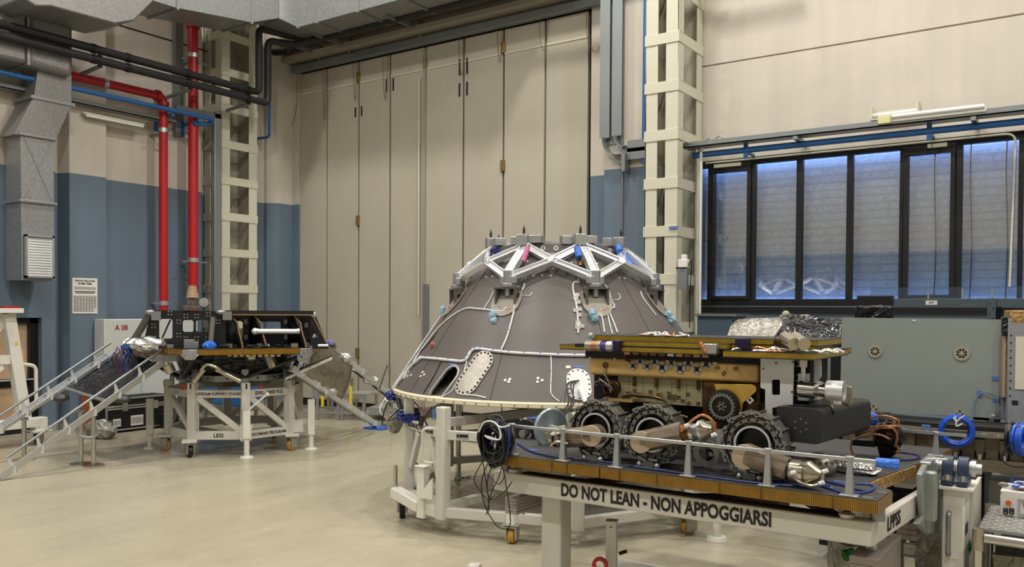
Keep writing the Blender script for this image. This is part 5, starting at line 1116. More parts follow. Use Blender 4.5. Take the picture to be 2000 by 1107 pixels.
# outrigger with jack and casters
pj_ = PZ(0.16, 826, 1006); MB().bb(-.045, .045, -.045, .045, .14, .62, T(V((pj_.x, pj_.y, 0)))).bb(-.06, .06, -.06, .06, .62, .635, T(V((pj_.x, pj_.y, 0)))).done('jack_leg', M_WHITE, t, bevel=.005)
p7 = PZ(.3, 772, 960); MB().beam(V((p7.x, p7.y, .3)), V((pj_.x-.02, pj_.y, .24)), .12, .1).beam(V((pj_.x, pj_.y, .28)), A+up*.25, .05, .2).done('outrigger', M_WHITE, t, bevel=.008)
MB().prism([(0, 0), (-.16, 0), (0, .2)], .02, basis(A+V((-.07, -.06, .34)), (1, .1, 0), up)).done('gusset', M_WHITE, t)
MB().cyl(V((p7.x, p7.y, .32)), V((p7.x, p7.y, .56)), .02).done('spindle', M_CHROME, t)
pc_ = PZ(0, 786, 1010); caster(t, pc_.x, pc_.y, .1, M_BLACK, 0, None, R_(40))
pc_ = PZ(0, 1000, 1060); caster(t, pc_.x, pc_.y, .07, M_RUBBERY, 0, None, R_(20)); MB().bb(-.04, .04, -.04, .04, .17, .3, T(V((pc_.x, pc_.y, 0)))).done('caster_post', M_WHITE, t)
pc_ = PZ(0, 1345, 1043); caster(t, pc_.x, pc_.y, .07, M_RUBBERY, 0, None, R_(-30))
pf = PZ(0, 1400, 1055); MB().cyl((pf.x, pf.y, .03), (pf.x, pf.y, .4), .04).cyl((pf.x, pf.y, 0), (pf.x, pf.y, .04), .1, .08, n=28).beam((pf.x, pf.y, .3), Cc*.4+Dq*.6+up*.3, .07, .09).done('jack_leg', M_WHITE, t, bevel=.004)
pf = PZ(0, 845, 948); MB().cyl((pf.x, pf.y, .03), (pf.x, pf.y, .5), .04).cyl((pf.x, pf.y, 0), (pf.x, pf.y, .04), .12, .08, n=28).done('jack_leg', M_WHITE, t)
# second white jack post with bracket at right of post C
px1 = PZ(.0, 1128, 1060)
# cable bundle on the stand corner
t = thing('cable_bundle', 'dark blue coiled cable bundle lying on the corner of the cone stand', 'cable', Bq+up*1.0, 0, world=True)
b = MB()
for k in range(9):
    P = []
    for j in range(14):
        a_ = 2*PI*j/14; P.append(Bq+V((.02, .0, 1.0))+V((math.cos(a_)*(.14+random.uniform(-.02, .02)), math.sin(a_)*(.1+random.uniform(-.02, .02)), .02*math.sin(a_*2+k)+random.uniform(-.03, .03))))
    b.tube(P, .012, 6, closed=True, smooth=2)
b.done('coil', M_NAVYC, t)
MB().tube([PD(8.3, 870, 790)+V((-.4, 0, 0)), Bq+V((.2, 0, 1.0)), Bq+V((.1, -.05, .6)), Bq+V((.35, -.05, .55)), Bq+V((.5, 0, .9))], .006, 5, smooth=6).tube([Bq+V((-.1, 0, 1.1)), Bq+V((-.25, -.05, .95)), Bq+V((-.12, 0, 1.0))], .006, 5, smooth=5).done('loose_lead', M_BLKCABLE, t)
for k in range(5): MB().tube([PD(8.2, 818+6*k, 795), PD(8.1, 822+2*k, 812), PD(8.2, 826+random.uniform(-8, 8), 830)], .01, 6, smooth=4).done('hanging_plug', mat('maroon_wire', (90, 20, 40), .5) if k % 2 else M_BLACK, t)
# barrier posts behind
def stanchion(label, px_, py_, h=.98):
    p = PZ(0, px_, py_); t = thing('barrier_post', label, 'barrier post', p, group=None)
    MB().cyl((0, 0, .0), (0, 0, .03), .17, .16, n=36).done('base_plate', M_CHROME, t); MB().cyl((0, 0, .03), (0, 0, h), .035, n=20).done('post_tube', M_CHROME, t); MB().cyl((0, 0, h), (0, 0, h+.09), .045, n=20).done('belt_head', M_BLACK, t); return t, p
t1, p1 = stanchion('polished barrier post with round base behind the cone stand', 895, 931, .98)
t2, p2 = stanchion('barrier post further back behind the left post of the cone stand', 757, 800, .98)
b = MB(); b.beam(PZ(.93, 740, 762), p2+up*.96, .003, .06).beam(p2+up*.96, V((p2.x+3.5, p2.y-.1, .9)), .003, .06)
tag(b.done('barrier_belt', M_BLACK), 'black barrier belt stretched low in front of the folding door', 'belt')
# ================================================================== FOREGROUND: TILTING FRAME
XL, XR_, YN, YFr, ZT, ZB = -3.21, -.885, 4.5, 6.4, 1.05, .925
t = thing('tilting_frame', 'white rectangular support frame lettered DO NOT LEAN under the rover deck', 'frame', (-2.05, 5.6, 0), world=True)
MB().bb(XL, XR_, YN, YN+.1, ZB, ZT).done('front_rail', M_GREYW, t, bevel=.008); MB().bb(XL, XR_+.09*(YFr-YN), YFr-.1, YFr, ZB, ZT).done('rear_rail', M_GREYW, t, bevel=.008)
SK = .09; MB().verts([(XR_-.04, YN+.1, ZB), (XR_, YN, ZB), (XR_+SK*(YFr-YN), YFr, ZB), (XR_-.04+SK*(YFr-YN), YFr, ZB), (XR_-.04, YN+.1, ZT), (XR_, YN, ZT), (XR_+SK*(YFr-YN), YFr, ZT), (XR_-.04+SK*(YFr-YN), YFr, ZT)], [(0, 1, 2, 3), (4, 5, 6, 7), (0, 1, 5, 4), (1, 2, 6, 5), (2, 3, 7, 6), (3, 0, 4, 7)]).done('side_rail', M_GREYW, t, bevel=.006); MB().bb(XL, XL+.1, YN+.1, YFr-.1, ZB, ZT).done('side_rail', M_GREYW, t, bevel=.006)
text('DO NOT LEAN - NON APPOGGIARSI', .106, 'lettering', M_INK, t, basis((PY(YN, 1286, 975).x, YN-.002, (ZB+ZT)/2), (1, 0, 0), (0, 0, 1)), sx=(PY(YN, 1508, 1015).x-PY(YN, 1090, 960).x)/1.78, bold=.032)
text('LPPSS', .105, 'lettering', M_INK, t, basis((XR_+.003+SK*(PX(XR_+.03, 1744, 1014).y-YN), PX(XR_+.03, 1744, 1014).y, (ZB+ZT)/2), (SK, 1, 0), (0, 0, 1)), sx=.95, bold=.02)
for a_, c_ in (((-2.6, 4.62), (-1.5, 6.3)), ((-1.1, 4.62), (-2.3, 6.3)), ((-1.9, 4.6), (-.95, 5.4))): MB().beam((*a_, 1.03), (*c_, 1.03), .09, .02).done('dark_brace', M_BLACKM, t)
MB().bb(-3.0, -1.0, YN+.02, YN+.09, ZT, ZT+.008).done('rubber_strip', M_BLACKM, t)
for px_, py_ in ((988, 905), (1713, 1010)):
    x = PY(YN+.06, px_, py_).x; MB().cyl((x, YN+.07, ZT), (x, YN+.07, 1.112), .03 if px_ < 1000 else .036).done('deck_pad', M_ALUD, t)
for px_ in (1005, 1655): x = PY(YN+.05, px_, 920).x; MB().cyl((x, YN+.05, ZT), (x, YN+.05, ZT+.018), .04, n=24).done('cap_boss', M_WHITE, t)
x = PY(YN+.05, 1612, 1003).x; MB().tube(fillet([(x-.04, YN+.05, ZT), (x-.04, YN+.05, ZT+.025), (x+.04, YN+.05, ZT+.025), (x+.04, YN+.05, ZT)], .012), .006).done('small_handle', M_BLACKM, t)
lg = PY(4.72, 1087, 1000).x; MB().bb(lg-.075, lg+.075, 4.65, 4.79, .0, ZB).done('leg', M_GREYW, t, bevel=.012)
MB().prism([(0, 0), (.05, 0), (0, .2)], .02, basis((lg-.0, 4.645, 0.05), (-1, 0, 0), (0, 0, 1))).done('leg_gusset', M_GREYW, t)
MB().bb(lg-.3, lg+.3, 4.6, 6.2, .0, .08).done('foot_beam', M_GREYW, t)
def ballast(label, x0, x1, y0, y1, z0, z1, n, rods, m_=M_WEIGHT2):
    t = thing('ballast_stack', label, 'weight', ((x0+x1)/2, (y0+y1)/2, z0), world=True)
    for k in range(n):
        a_, c_ = z0+(z1-z0)*k/n, z0+(z1-z0)*(k+1)/n-.002; MB().bb(x0, x1, y0, y1, a_, c_).done('weight_plate', m_, t, bevel=.002)
    for (rx, ry) in rods: MB().cyl((rx, ry, z1), (rx, ry, ZB), .03, n=20).cyl((rx, ry, z0-.03), (rx, ry, z0), .012, n=8).done('hanger_rod', M_ALU, t)
    return t
a_ = PY(4.55, 978, 970); c_ = PY(4.55, 1000, 1009)
ballast('pale grey stack of ballast plates hanging under the left end of the frame', a_.x, c_.x, 4.6, 6.0, c_.z, a_.z-.01, 5, [((a_.x+c_.x)/2, 4.75), ((a_.x+c_.x)/2, 5.7)])
a_ = PX(-.86, 1716, 1093); ballast('brown-grey stack of ballast plates hanging under the lettered right end of the frame', -1.0, -.86, a_.y, 5.15, a_.z-.2, a_.z, 5, [(-.93, 4.72), (-.93, 5.05)], M_WEIGHT)
ballast('brown-grey ballast stack under the galvanised casting', -.93, -.82, 5.42, 5.95, .76, .86, 3, [(-.88, 5.5), (-.88, 5.85)], M_WEIGHT)
# casting, shaft, bearings on the right pillar
t = thing('trunnion_casting', 'grey galvanised U casting bolted to the right side of the frame', 'casting', (-.83, 5.7, .9), world=True)
xq = -.80
pl = [(1800, 900), (1822, 892), (1832, 900), (1838, 1000), (1836, 1030), (1822, 1046), (1805, 1050), (1780, 1040), (1768, 1015), (1788, 1012), (1790, 930)]
P3 = [PX(xq, *p) for p in [(1797, 908), (1812, 895), (1826, 895), (1836, 1000), (1835, 1022), (1822, 1040), (1800, 1042), (1780, 1022), (1792, 1008), (1788, 925)]]
MB().prism([(p.y, p.z) for p in P3], .035, basis((xq, 0, 0), (0, 1, 0), (0, 0, 1))).done('casting_web', M_CAST, t, bevel=.01)
y0_, y1_ = P3[0].y, P3[2].y
MB().bb(xq+.0, xq+.09, y0_-.02, y0_+.05, .9, P3[0].z-.03).done('casting_flange', M_CAST, t, bevel=.015); MB().bb(xq+.0, xq+.09, y1_-.0, y1_+.05, .93, P3[2].z+.0).done('casting_flange', M_CAST, t, bevel=.015)
MB().bb(xq-.01, xq+.05, y0_+.04, y0_+.3, P3[1].z-.005, P3[1].z+.015).done('casting_head', M_ALU, t, bevel=.006)
zs_ = PY(5.75, 1870, 912).z; ys_ = 5.75
lab(MB().cyl((xq, ys_, zs_), (-.52, ys_, zs_), .032, n=24).cyl((xq+.05, ys_, zs_), (-.77, ys_, zs_), .05, n=24).cyl((-.575, ys_, zs_), (-.55, ys_, zs_), .05, n=24).done('shaft', M_ALU, t), 'bright steel shaft through the bearings')
MB().tube([(xq+.02, y0_+.12, P3[1].z+.02), (xq+.07, y0_+.1, P3[1].z+.03), (xq+.12, y0_+.15, P3[1].z+.025)], .006, smooth=4).done('locking_lever', M_WHITE, t)
t = thing('bearing_pillar', 'white pillar with two dark blue bearing housings on top at the right', 'pillar', (-.65, 5.8, 0), world=True)
xa_, xb_ = PY(5.68, 1840, 1000).x, PY(5.68, 1884, 1000).x
zt_ = zs_-.105
MB().bb(xa_, xb_, 5.68, 5.95, 0, zt_-.02).done('pillar_tube', M_WHITE, t, bevel=.012); MB().bb(xa_-.015, xb_+.05, 5.64, 5.98, zt_-.02, zt_).done('top_plate', M_WHITE, t, bevel=.004)
MB().bb(xb_, xb_+.02, 5.95, 6.4, 0, zt_-.05).done('rear_web', M_WHITE, t); MB().bb(xa_-.08, xb_+.1, 5.5, 6.42, 0, .06).done('pillar_foot', M_WHITE, t)
for px_ in (1851, 1881):
    x = PY(5.7, px_, 912).x; b = MB(); n_ = 14; w_ = .031
    poly = [(-.1, -.1), (.1, -.1), (.1, -.07), (.072, -.045)]+[(.068*math.cos(PI*k/n_), .068*math.sin(PI*k/n_)) for k in range(n_+1)]+[(-.072, -.045), (-.1, -.07)]
    h_ = b.prism(poly, w_*2, basis((x-w_, ys_, zs_), (0, 1, 0), (0, 0, 1))).done('bearing_housing', M_NAVY, t, bevel=.006)
    MB().cyl((x-w_*1.25, ys_, zs_), (x+w_*1.25, ys_, zs_), .045, n=24).done('bearing_race', M_ALU, h_); MB().cyl((x, ys_-.085, zs_-.07), (x, ys_-.085, zs_-.035), .016, n=6).cyl((x, ys_+.085, zs_-.07), (x, ys_+.085, zs_-.035), .016, n=6).done('bolt_head', M_CHROME, h_)
xm_ = (xa_+xb_)/2; zh0, zh1 = PY(5.66, 1855, 1082).z, PY(5.66, 1855, 1002).z
MB().tube(fillet([(xm_-.02, 5.68, zh1), (xm_-.02, 5.635, zh1), (xm_-.02, 5.635, zh0), (xm_-.02, 5.68, zh0)], .025), .014).done('pillar_handle', M_ALUD, t)
lab(MB().bb(xb_, xb_+.003, 5.72, 5.84, PX(xb_, 1888, 1040).z, PX(xb_, 1888, 1020).z).done('rating_plate', M_NAVY, t), 'dark blue rating plate'); MB().bb(xm_-.05, xm_+.03, 5.676, 5.679, zh0-.03, zh1+.04).done('handle_pad', M_WHITE, t, bevel=.002)
# ================================================================== ROVER DECK (honeycomb platform panel with rails)
t = thing('rover_deck', 'dark honeycomb deck panel with amber taped edge carrying the rover', 'deck', (-2, 5.5, 1.11), world=True)
zd0, zd1 = 1.112, 1.178
DP = [(-3.13, 4.42), (-.843, 4.42), (-.832, 4.725), (-.975, 4.87), (-.957, 5.05), (-.864, 5.6), (-.842, 5.7), (-.8, 6.04), (-.76, 6.42), (-3.3, 6.42), (-3.52, 5.3)]
pn = MB().prism([(x, y) for x, y in DP], zd1-zd0-.004, T((0, 0, zd0))).done('panel_core', M_HONEY, t)
MB().prism([(x+(.004 if x < -2 else -.004), y+.004*(1 if y < 5 else -1)) for x, y in DP], .005, T((0, 0, zd1-.004))).done('panel_skin', M_PLATTOP, pn)
b = MB(); b.beam((-.957, 5.05, zd0+.032), (-.864, 5.6, zd0+.032), .02, .062).beam((-.975, 4.87, zd0+.032), (-.957, 5.05, zd0+.032), .02, .062)
lab(b.done('foil_edge', M_FOILGOLD, pn), 'crinkled gold foil edge')
for px_ in (1078, 1107, 1171, 1210, 1283, 1406, 1487, 1627): x = PY(4.42, px_, 930).x; MB().bb(x-.003, x+.003, 4.4165, 4.421, zd0, zd1-.004).done('tape_joint', M_BRASSD, pn)
yr = 4.465; zr = PY(yr, 1100, 840).z
def railpost(x, y, z1, parent):
    b = MB(); b.verts([(x-.021, y-.02, zd1), (x+.021, y-.02, zd1), (x+.021, y+.02, zd1), (x-.021, y+.02, zd1), (x-.010, y-.011, z1), (x+.010, y-.011, z1), (x+.010, y+.011, z1), (x-.010, y+.011, z1)], [(0, 1, 5, 4), (1, 2, 6, 5), (2, 3, 7, 6), (3, 0, 4, 7), (4, 5, 6, 7)])
    b.bb(x-.045, x+.045, y-.03, y+.03, zd1, zd1+.008).cyl((x, y, z1), (x, y, z1+.012), .022, n=20); return b.done('rail_post', M_ALU, parent, bevel=.002)
zt0 = PY(yr, 1100, 836).z-.012
for px_ in (1000, 1100, 1205, 1345, 1500, 1660): x = PY(yr, px_, 900).x; railpost(x, yr, zt0, t)
xL = PY(yr, 966, 829).x; xE = PY(yr, 1722, 906).x; zr = (PY(yr, 1100, 843).z+PY(yr, 1600, 890).z)/2
MB().bb(xL, xE, yr-.008, yr+.008, zr-.008, zr+.012).done('hand_rail', M_ALU, t, bevel=.003)
lab(MB().cyl((PY(yr, 1712, 905).x, yr, zr), (PY(yr, 1756, 910).x, yr, zr), .024, .026, n=20).done('blue_wrap', M_BLUEFOIL, t, jitter=.003), 'bright blue foil sleeve on the rail end')
pq = PZ(zd1, 1828, 890); zrr = PY(pq.y, 1828, 846).z; railpost(pq.x, pq.y, zrr, t); MB().bb(PY(pq.y, 1690, 832).x, PY(pq.y, 1888, 847).x, pq.y-.008, pq.y+.008, zrr-.01, zrr+.01).done('hand_rail', M_ALU, t)
# tape, marks and blue cables lying on the deck
def onz(px_, py_, dz=.008): p = PZ(zd1, px_, py_); return V((p.x, p.y, zd1+dz))
for k, pp in enumerate(([(1010, 868), (1040, 885), (1090, 895), (1150, 900), (1210, 908)], [(1230, 912), (1300, 922), (1370, 932), (1430, 940), (1500, 948), (1560, 952)], [(1600, 950), (1650, 965), (1690, 964), (1707, 956), (1700, 949), (1670, 947)], [(1600, 940), (1640, 949), (1668, 957), (1690, 962)], [(1640, 893), (1700, 900), (1760, 901), (1795, 897), (1785, 889), (1740, 884)], [(1500, 941), (1560, 944), (1620, 953)])):
    tag(MB().tube([onz(*p) for p in pp], .006, 6, smooth=5).done('deck_cable', M_NAVYC if k != 2 else mat('blue_deck_cable', (44, 70, 150), .4)), ['blue cable along the front left edge of the rover deck', 'blue cable along the front edge between the rail posts of the rover deck', 'blue cable curling at the front right corner of the rover deck', 'blue cable lying beside the last front rail post of the deck', 'blue cable looping at the rear right of the rover deck', 'blue cable running under the bronze leg of the rover'][k], 'cable', 'blue cables on the rover deck')
for k, (px_, py_, s_) in enumerate(((1608, 951, .05), (1640, 941, .03), (1695, 972, .025), (1722, 962, .02), (1730, 923, .02), (1690, 899, .04), (1560, 949, .03), (1065, 890, .03), (1290, 917, .035), (1412, 936, .035), (1040, 879, .04))):
    p = onz(px_, py_, .001); MB().bb(p.x-s_, p.x+s_, p.y-s_*.4, p.y+s_*.4, p.z-.001, p.z+.003).done('deck_tape', M_BLUETAPE if k not in (2, 3, 4) else M_ALU, pn)
# ================================================================== ROVER
t = thing('planetary_rover', 'gold bodied six-wheeled rover with folded panels standing on the deck', 'rover', (-2.1, 5.0, zd1), world=True)
Yb = 4.92
def q5(px_, py_, y=Yb): return PY(y, px_, py_)
def zx(px_, py_, y): p = PY(y, px_, py_); return p.x, p.z
xb0, zb1 = zx(1150, 697, Yb); xb1, _ = zx(1482, 745, Yb); zb0 = zx(1150, 731, Yb)[1]
tub = MB().bb(xb0, xb1, Yb, Yb+.6, zb0, zb1).done('body_tub', M_TAN, t, bevel=.018)
MB().bb(xb0-.02, xb1+.04, Yb-.01, Yb+.62, zb1-.0, zb1+.04).done('body_gap_shade', M_BLACKM, tub)  # black slab stands in for the shaded gap under the folded panels
xq1 = zx(1470, 745, Yb)[0]
for k, (px_, py_, r_) in enumerate(((1237, 714, 7), (1251, 705, 6.5), (1265, 715, 7), (1279, 706, 7), (1294, 717, 9), (1312, 708, 7), (1329, 719, 9), (1345, 709, 8), (1362, 721, 8), (1380, 711, 8))):
    p = q5(px_, py_); r = r_/1654*5.9; MM = basis((p.x, Yb-.001, p.z), (1, 0, 0), (0, 0, 1))
    d_ = MB().lathe([(r*.45, 0), (r, 0), (r, .006), (r*.45, .006)], M=MM, n=24).done('port_ring', mat('pale_grey_ring', (170, 172, 172), .5), tub); MB().cyl((p.x, Yb-.008, p.z), (p.x, Yb+.004, p.z), r*.5, n=20).done('port_core', M_BLACKM, d_)
    b = MB()
    for j in range(4): a_ = PI/4+j*PI/2; b.cyl((p.x+.72*r*math.cos(a_), Yb-.012, p.z+.72*r*math.sin(a_)), (p.x+.72*r*math.cos(a_), Yb-.004, p.z+.72*r*math.sin(a_)), r*.16, n=8)
    b.done('screw_pattern', M_BLACKM, d_)
def diamond(px_, py_, s_, y, parent, m_=M_PAPER):
    p = PY(y, px_, py_); MM = basis((p.x, y-.002, p.z), (1, 0, 1), (-1, 0, 1)); o = MB().bb(-s_, s_, -s_, s_, 0, .002, MM).done('marker', m_, parent); MB().bb(-s_*.4, s_*.4, -s_*.4, s_*.4, -.001, .0025, MM).done('marker_print', M_INK, o)
for px_, py_ in ((1201, 696), (1305, 701), (1397, 705)): diamond(px_, py_, .016, Yb-.001, tub)
for px_, py_, rt in ((1402, 718, 0), (1437, 720, 0), (1414, 729, 1)):
    p = q5(px_, py_); MM = basis((p.x, Yb-.002, p.z), (1, 0, rt), (-rt, 0, 1)); MB().framed(-.013, .013, -.01, .01, [(-.010, .010, -.007, .007)], .002, MM).bb(-.005, .005, -.002, .002, 0, .002, MM).done('marker', M_INK, tub)
p = q5(1183, 713); MB().lathe([(.008, 0), (.02, 0), (.02, .006), (.008, .006)], M=basis((p.x, Yb-.001, p.z), (1, 0, 0), (0, 0, 1)), n=20).done('port_ring', M_BRASSD, tub); MB().bb(p.x-.008, p.x+.008, Yb-.012, Yb-.004, p.z-.07, p.z-.02).done('strap', M_CHAMP, tub)
MB().tube([q5(1220, 696, Yb-.02), q5(1222, 702, Yb-.04), q5(1231, 706, Yb-.01)], .007, smooth=4).done('cable', M_BRASSD, tub)
# folded solar panels
Ys = Yb-.06
def strip_(pxa, pya, pxb, h_px, y, nm, m_, dep=.55, lbl=None):
    a_ = PY(y, pxa, pya); c_x = PY(y, pxb, pya).x; h = h_px/1654*5.2; o = MB().bb(a_.x, c_x, y, y+dep, a_.z-h, a_.z).done(nm, m_, t)
    MB().bb(a_.x, c_x, y, y+dep, a_.z, a_.z+.004).bb(a_.x, c_x, y, y+dep, a_.z-h-.006, a_.z-h).done('panel_skin', M_WHEELK, o); return o, a_.z  # skins coloured dark to draw the shaded gaps between stacked layers
s1, zt1 = strip_(1158, 655, 1598, 9, Ys+.06, 'solar_panel', M_HONEY2)
s2, zt2 = strip_(1216, 667, 1420, 8, Ys, 'solar_panel', M_HONEY2)
s2b, _ = strip_(1428, 672, 1590, 8, Ys+.06, 'solar_panel', M_HONEY2, .4)
s3, zt3 = strip_(1214, 678, 1400, 8, Ys-.01, 'solar_panel', M_HONEY2)
s4, zt4 = strip_(1412, 686, 1590, 9, Ys-.1, 'deck_panel', M_HONEY2, .8)
s5, zt5 = strip_(1575, 684, 1624, 8, Ys+.3, 'deck_panel', M_HONEY2, .5)
s6, zt6 = strip_(1093, 673, 1150, 8, Ys+.1, 'solar_panel', M_HONEY2, .35)
MB().bb(zx(1158, 668, Ys+.1)[0], zx(1590, 668, Ys+.1)[0], Ys+.08, Ys+.5, zt3-.01, zt1-.03).done('panel_spacer', M_BLACKM, t)
# clutter on and between the panels
random.seed(11)
for k in range(26):
    px_ = random.uniform(1250, 1340); p = PY(Ys+.1, px_, 655); MB().tube([V((p.x, Ys+.1, zt1+.006)), V((p.x+random.uniform(-.04, .04), Ys+.1+random.uniform(-.04, .1), zt1+random.uniform(.01, .03))), V((p.x+random.uniform(-.08, .08), Ys+.1, zt1+.006))], .006, 5, smooth=3).done('cable_scrap', random.choice([M_WHITEC, M_COPPER, M_WHITEC, M_CHAMP]), t)
for k in range(22):
    px_ = random.uniform(1430, 1615); p = PY(Ys-.03, px_, 682); y_ = Ys+random.uniform(-.08, .1); MB().tube([V((p.x, y_, zt4+.008)), V((p.x+.03, y_, zt4+random.uniform(.008, .03))), V((p.x+random.uniform(.04, .1), y_+.02, zt4+.008))], .007, 5, smooth=3).done('copper_lead', random.choice([M_COPPER, M_COPPER, M_CHAMP, M_ALU, M_WHITEC]), t)
for k in range(10):
    px_ = 1225+k*17; p = PY(Ys-.015, px_, 690); MB().bb(p.x-.02, p.x+.02, Ys-.02, Ys, zt3-.045, zt3-.03).done('cable_clip', random.choice([M_COPPER, M_ALU, M_BRASSD]), t)
# hinge drum at the left end
yh = Ys-.02
def seg(px0, px1, py_, r, m_, nm='drum_segment', lb=None):
    a_, c_ = PY(yh, px0, py_), PY(yh, px1, py_+.5); o = MB().cyl(a_, V((c_.x, yh, a_.z)), r, n=28).done(nm, m_, t); return lab(o, lb) if lb else o
seg(1146, 1158, 675, .035, M_CHAMP); seg(1158, 1168, 675, .034, M_COPPER, lb='copper coloured drum segment'); seg(1168, 1176, 675, .035, M_CHAMP); seg(1176, 1187, 676, .032, M_PURPLE, lb='purple drum segment'); seg(1187, 1198, 676, .034, M_ALU); seg(1198, 1202, 677, .026, M_ALU)
MB().bb(*(lambda a_, c_: (a_.x, c_.x, yh-.03, yh+.03, c_.z, a_.z))(PY(yh, 1200, 664), PY(yh, 1213, 686))).done('hinge_block', mat('dark_violet_metal', (50, 42, 72), .35, .5), t, bevel=.006)
MB().bb(*(lambda a_, c_: (a_.x, c_.x, yh-.01, yh+.06, c_.z, a_.z))(PY(yh, 1124, 671), PY(yh, 1147, 678))).done('hinge_arm', M_BLACKM, t)
MB().cyl(PY(yh+.05, 1152, 655), PY(yh+.05, 1159, 655), .018).bb(*(lambda a_: (a_.x-.035, a_.x+.01, yh+.1, yh+.11, a_.z-.03, a_.z+.02))(PY(yh, 1140, 662))).done('clear_bracket', M_DISCG, t)
a_ = PY(Ys-.04, 1366, 668); c_ = PY(Ys-.04, 1378, 688); lab(MB().cyl(a_, c_, .014).done('orange_lead', M_COPPER, t), 'copper wrapped lead'); MB().bb(*(lambda a_, c_: (a_.x, c_.x, Ys-.04, Ys+.02, c_.z, a_.z))(PY(Ys-.03, 1375, 671), PY(Ys-.03, 1400, 691))).done('hinge_bracket', M_ALU, t, bevel=.004)
MB().bb(*(lambda a_, c_: (a_.x, c_.x, Ys-.03, Ys+.03, c_.z, a_.z))(PY(Ys-.02, 1436, 660), PY(Ys-.02, 1462, 682))).done('camera_unit', mat('dark_violet_metal', (50, 42, 72), .35, .5), t, bevel=.004)
for px_ in (1551, 1571):
    a_, c_ = PY(Ys+.0, px_-18, 659), PY(Ys-.12, px_, 672); lab(MB().cyl(a_, c_, .035, n=24).done('thruster_barrel', M_CHAMP, t), 'champagne metal barrel')
MB().ball(PY(Ys+.05, 1530, 668), .06, sc=(1, .7, .7)).done('barrel_mount', M_BRASSD, t)
# lower bay: ivory panel with markers
Yi = Yb+.05
a_, c_ = PY(Yi, 1207, 733), PY(Yi, 1371, 795); ip = MB().bb(a_.x, c_.x, Yi, Yi+.4, PY(Yi, 1207, 782).z, zb0+.01).done('service_bay', M_IVORY, t)
b = MB()
for px_ in (1228, 1256, 1283, 1312, 1341): x = PY(Yi, px_, 760).x; b.bb(x-.001, x+.001, Yi-.001, Yi+.001, PY(Yi, 1207, 781).z, zb0)
z_ = PY(Yi, 1256, 752).z; b.bb(a_.x, c_.x, Yi-.001, Yi+.001, z_-.001, z_+.001); b.done('panel_seam', M_INK, ip)
for px_ in (1240, 1283, 1326, 1365): x = PY(Yi, px_, 740).x; z1_ = zb0; MB().bb(x-.009, x+.009, Yi-.02, Yi, z1_-.06, z1_).done('hold_strap', M_BRASSD, ip)
for k, (px_, py_) in enumerate(((1229, 767), (1248, 769), (1240, 763), (1271, 765), (1272, 774), (1289, 770), (1307, 768), (1307, 776), (1317, 773), (1326, 776), (1344, 770), (1334, 783), (1345, 788), (1364, 788))):
    p = PY(Yi, px_, py_); big = k in (0, 1, 5, 8)
    if big: MB().bb(p.x-.014, p.x+.014, Yi-.022, Yi, p.z-.014, p.z+.014).done('marker_block', M_TAN, ip)
    rt = 1 if k == 12 else 0; MM = basis((p.x, Yi-(.024 if big else .002), p.z), (1, 0, rt), (-rt, 0, 1)); MB().framed(-.012, .012, -.01, .01, [(-.0095, .0095, -.0075, .0075)], .002, MM).bb(-.004, .004, -.003, .003, 0, .002, MM).done('marker', M_INK, ip)
# cable bundle along the ivory panel
P = [PY(Yi-.03, *p) for p in ((1215, 778), (1232, 773), (1255, 775), (1290, 780), (1308, 792), (1325, 810), (1345, 818))]
for k in range(3): MB().tube([p+V((0, -.008*k, .006*k)) for p in P], .006, 6, smooth=4).done('wire_bundle', (M_BLACK, mat('green_grey_wire', (120, 130, 96), .5), M_BRASSD)[k], t)
# dark underbody, gold end section, gear disc and yellow bracket
MB().bb(zx(1160, 790, Yb+.15)[0], zx(1480, 790, Yb+.15)[0], Yb+.15, Yb+.5, PY(Yb+.15, 1200, 815).z, zb0).done('underbody', M_BLACKM, t)
a_, c_ = PY(Yb+.02, 1372, 741), PY(Yb+.02, 1484, 840); MB().bb(a_.x, c_.x, Yb+.02, Yb+.5, PY(Yb, 1440, 842).z, zb0).done('end_section', M_BRASSD, t, bevel=.01)
Yg = Yb-.02
pts = [PY(Yg, *p) for p in ((1396, 750), (1470, 750), (1478, 756), (1478, 764), (1452, 787), (1450, 800), (1444, 815), (1436, 815), (1438, 795), (1430, 775), (1415, 765), (1400, 762))]
MB().prism([(p.x, p.z) for p in pts][::-1], .012, basis((0, Yg, 0), (1, 0, 0), (0, 0, 1))).done('yellow_bracket', M_TANY, t, bevel=.002)
diamond(1465, 781, .018, Yg-.004, t)
g = PY(Yg-.03, 1412, 793); gm = basis((g.x, Yg-.03, g.z), (1, 0, 0), (0, 0, 1))
gd = MB().lathe([(0, -.03), (.1, -.03), (.1, .01), (.088, .014), (0, .014)], M=gm, n=48).done('drive_disc', M_BLACK, t)
b = MB().lathe([(.06, .015), (.074, .015), (.074, .022), (.06, .022), (.06, .015)], M=gm, n=40)
for k in range(22): a_ = 2*PI*k/22; b.cyl(gm@V((.077*math.cos(a_), .077*math.sin(a_), .014)), gm@V((.077*math.cos(a_), .077*math.sin(a_), .022)), .006, n=6)
b.done('gear_ring', M_WHEELG, gd); b = MB().lathe([(.008, .016), (.014, .016), (.014, .03), (.008, .03)], M=gm, n=16)
for k in range(6): a_ = 2*PI*k/6; b.cyl(gm@V((.022*math.cos(a_), .022*math.sin(a_), .014)), gm@V((.022*math.cos(a_), .022*math.sin(a_), .024)), .007, n=10)
b.done('disc_hub', M_WHEELT, gd); MB().lathe([(0, .0145), (.048, .0145), (.05, .017), (.045, .017)], M=gm, n=32).done('disc_face', mat('dark_bronze_disc', (48, 38, 28), .4, .3), gd)
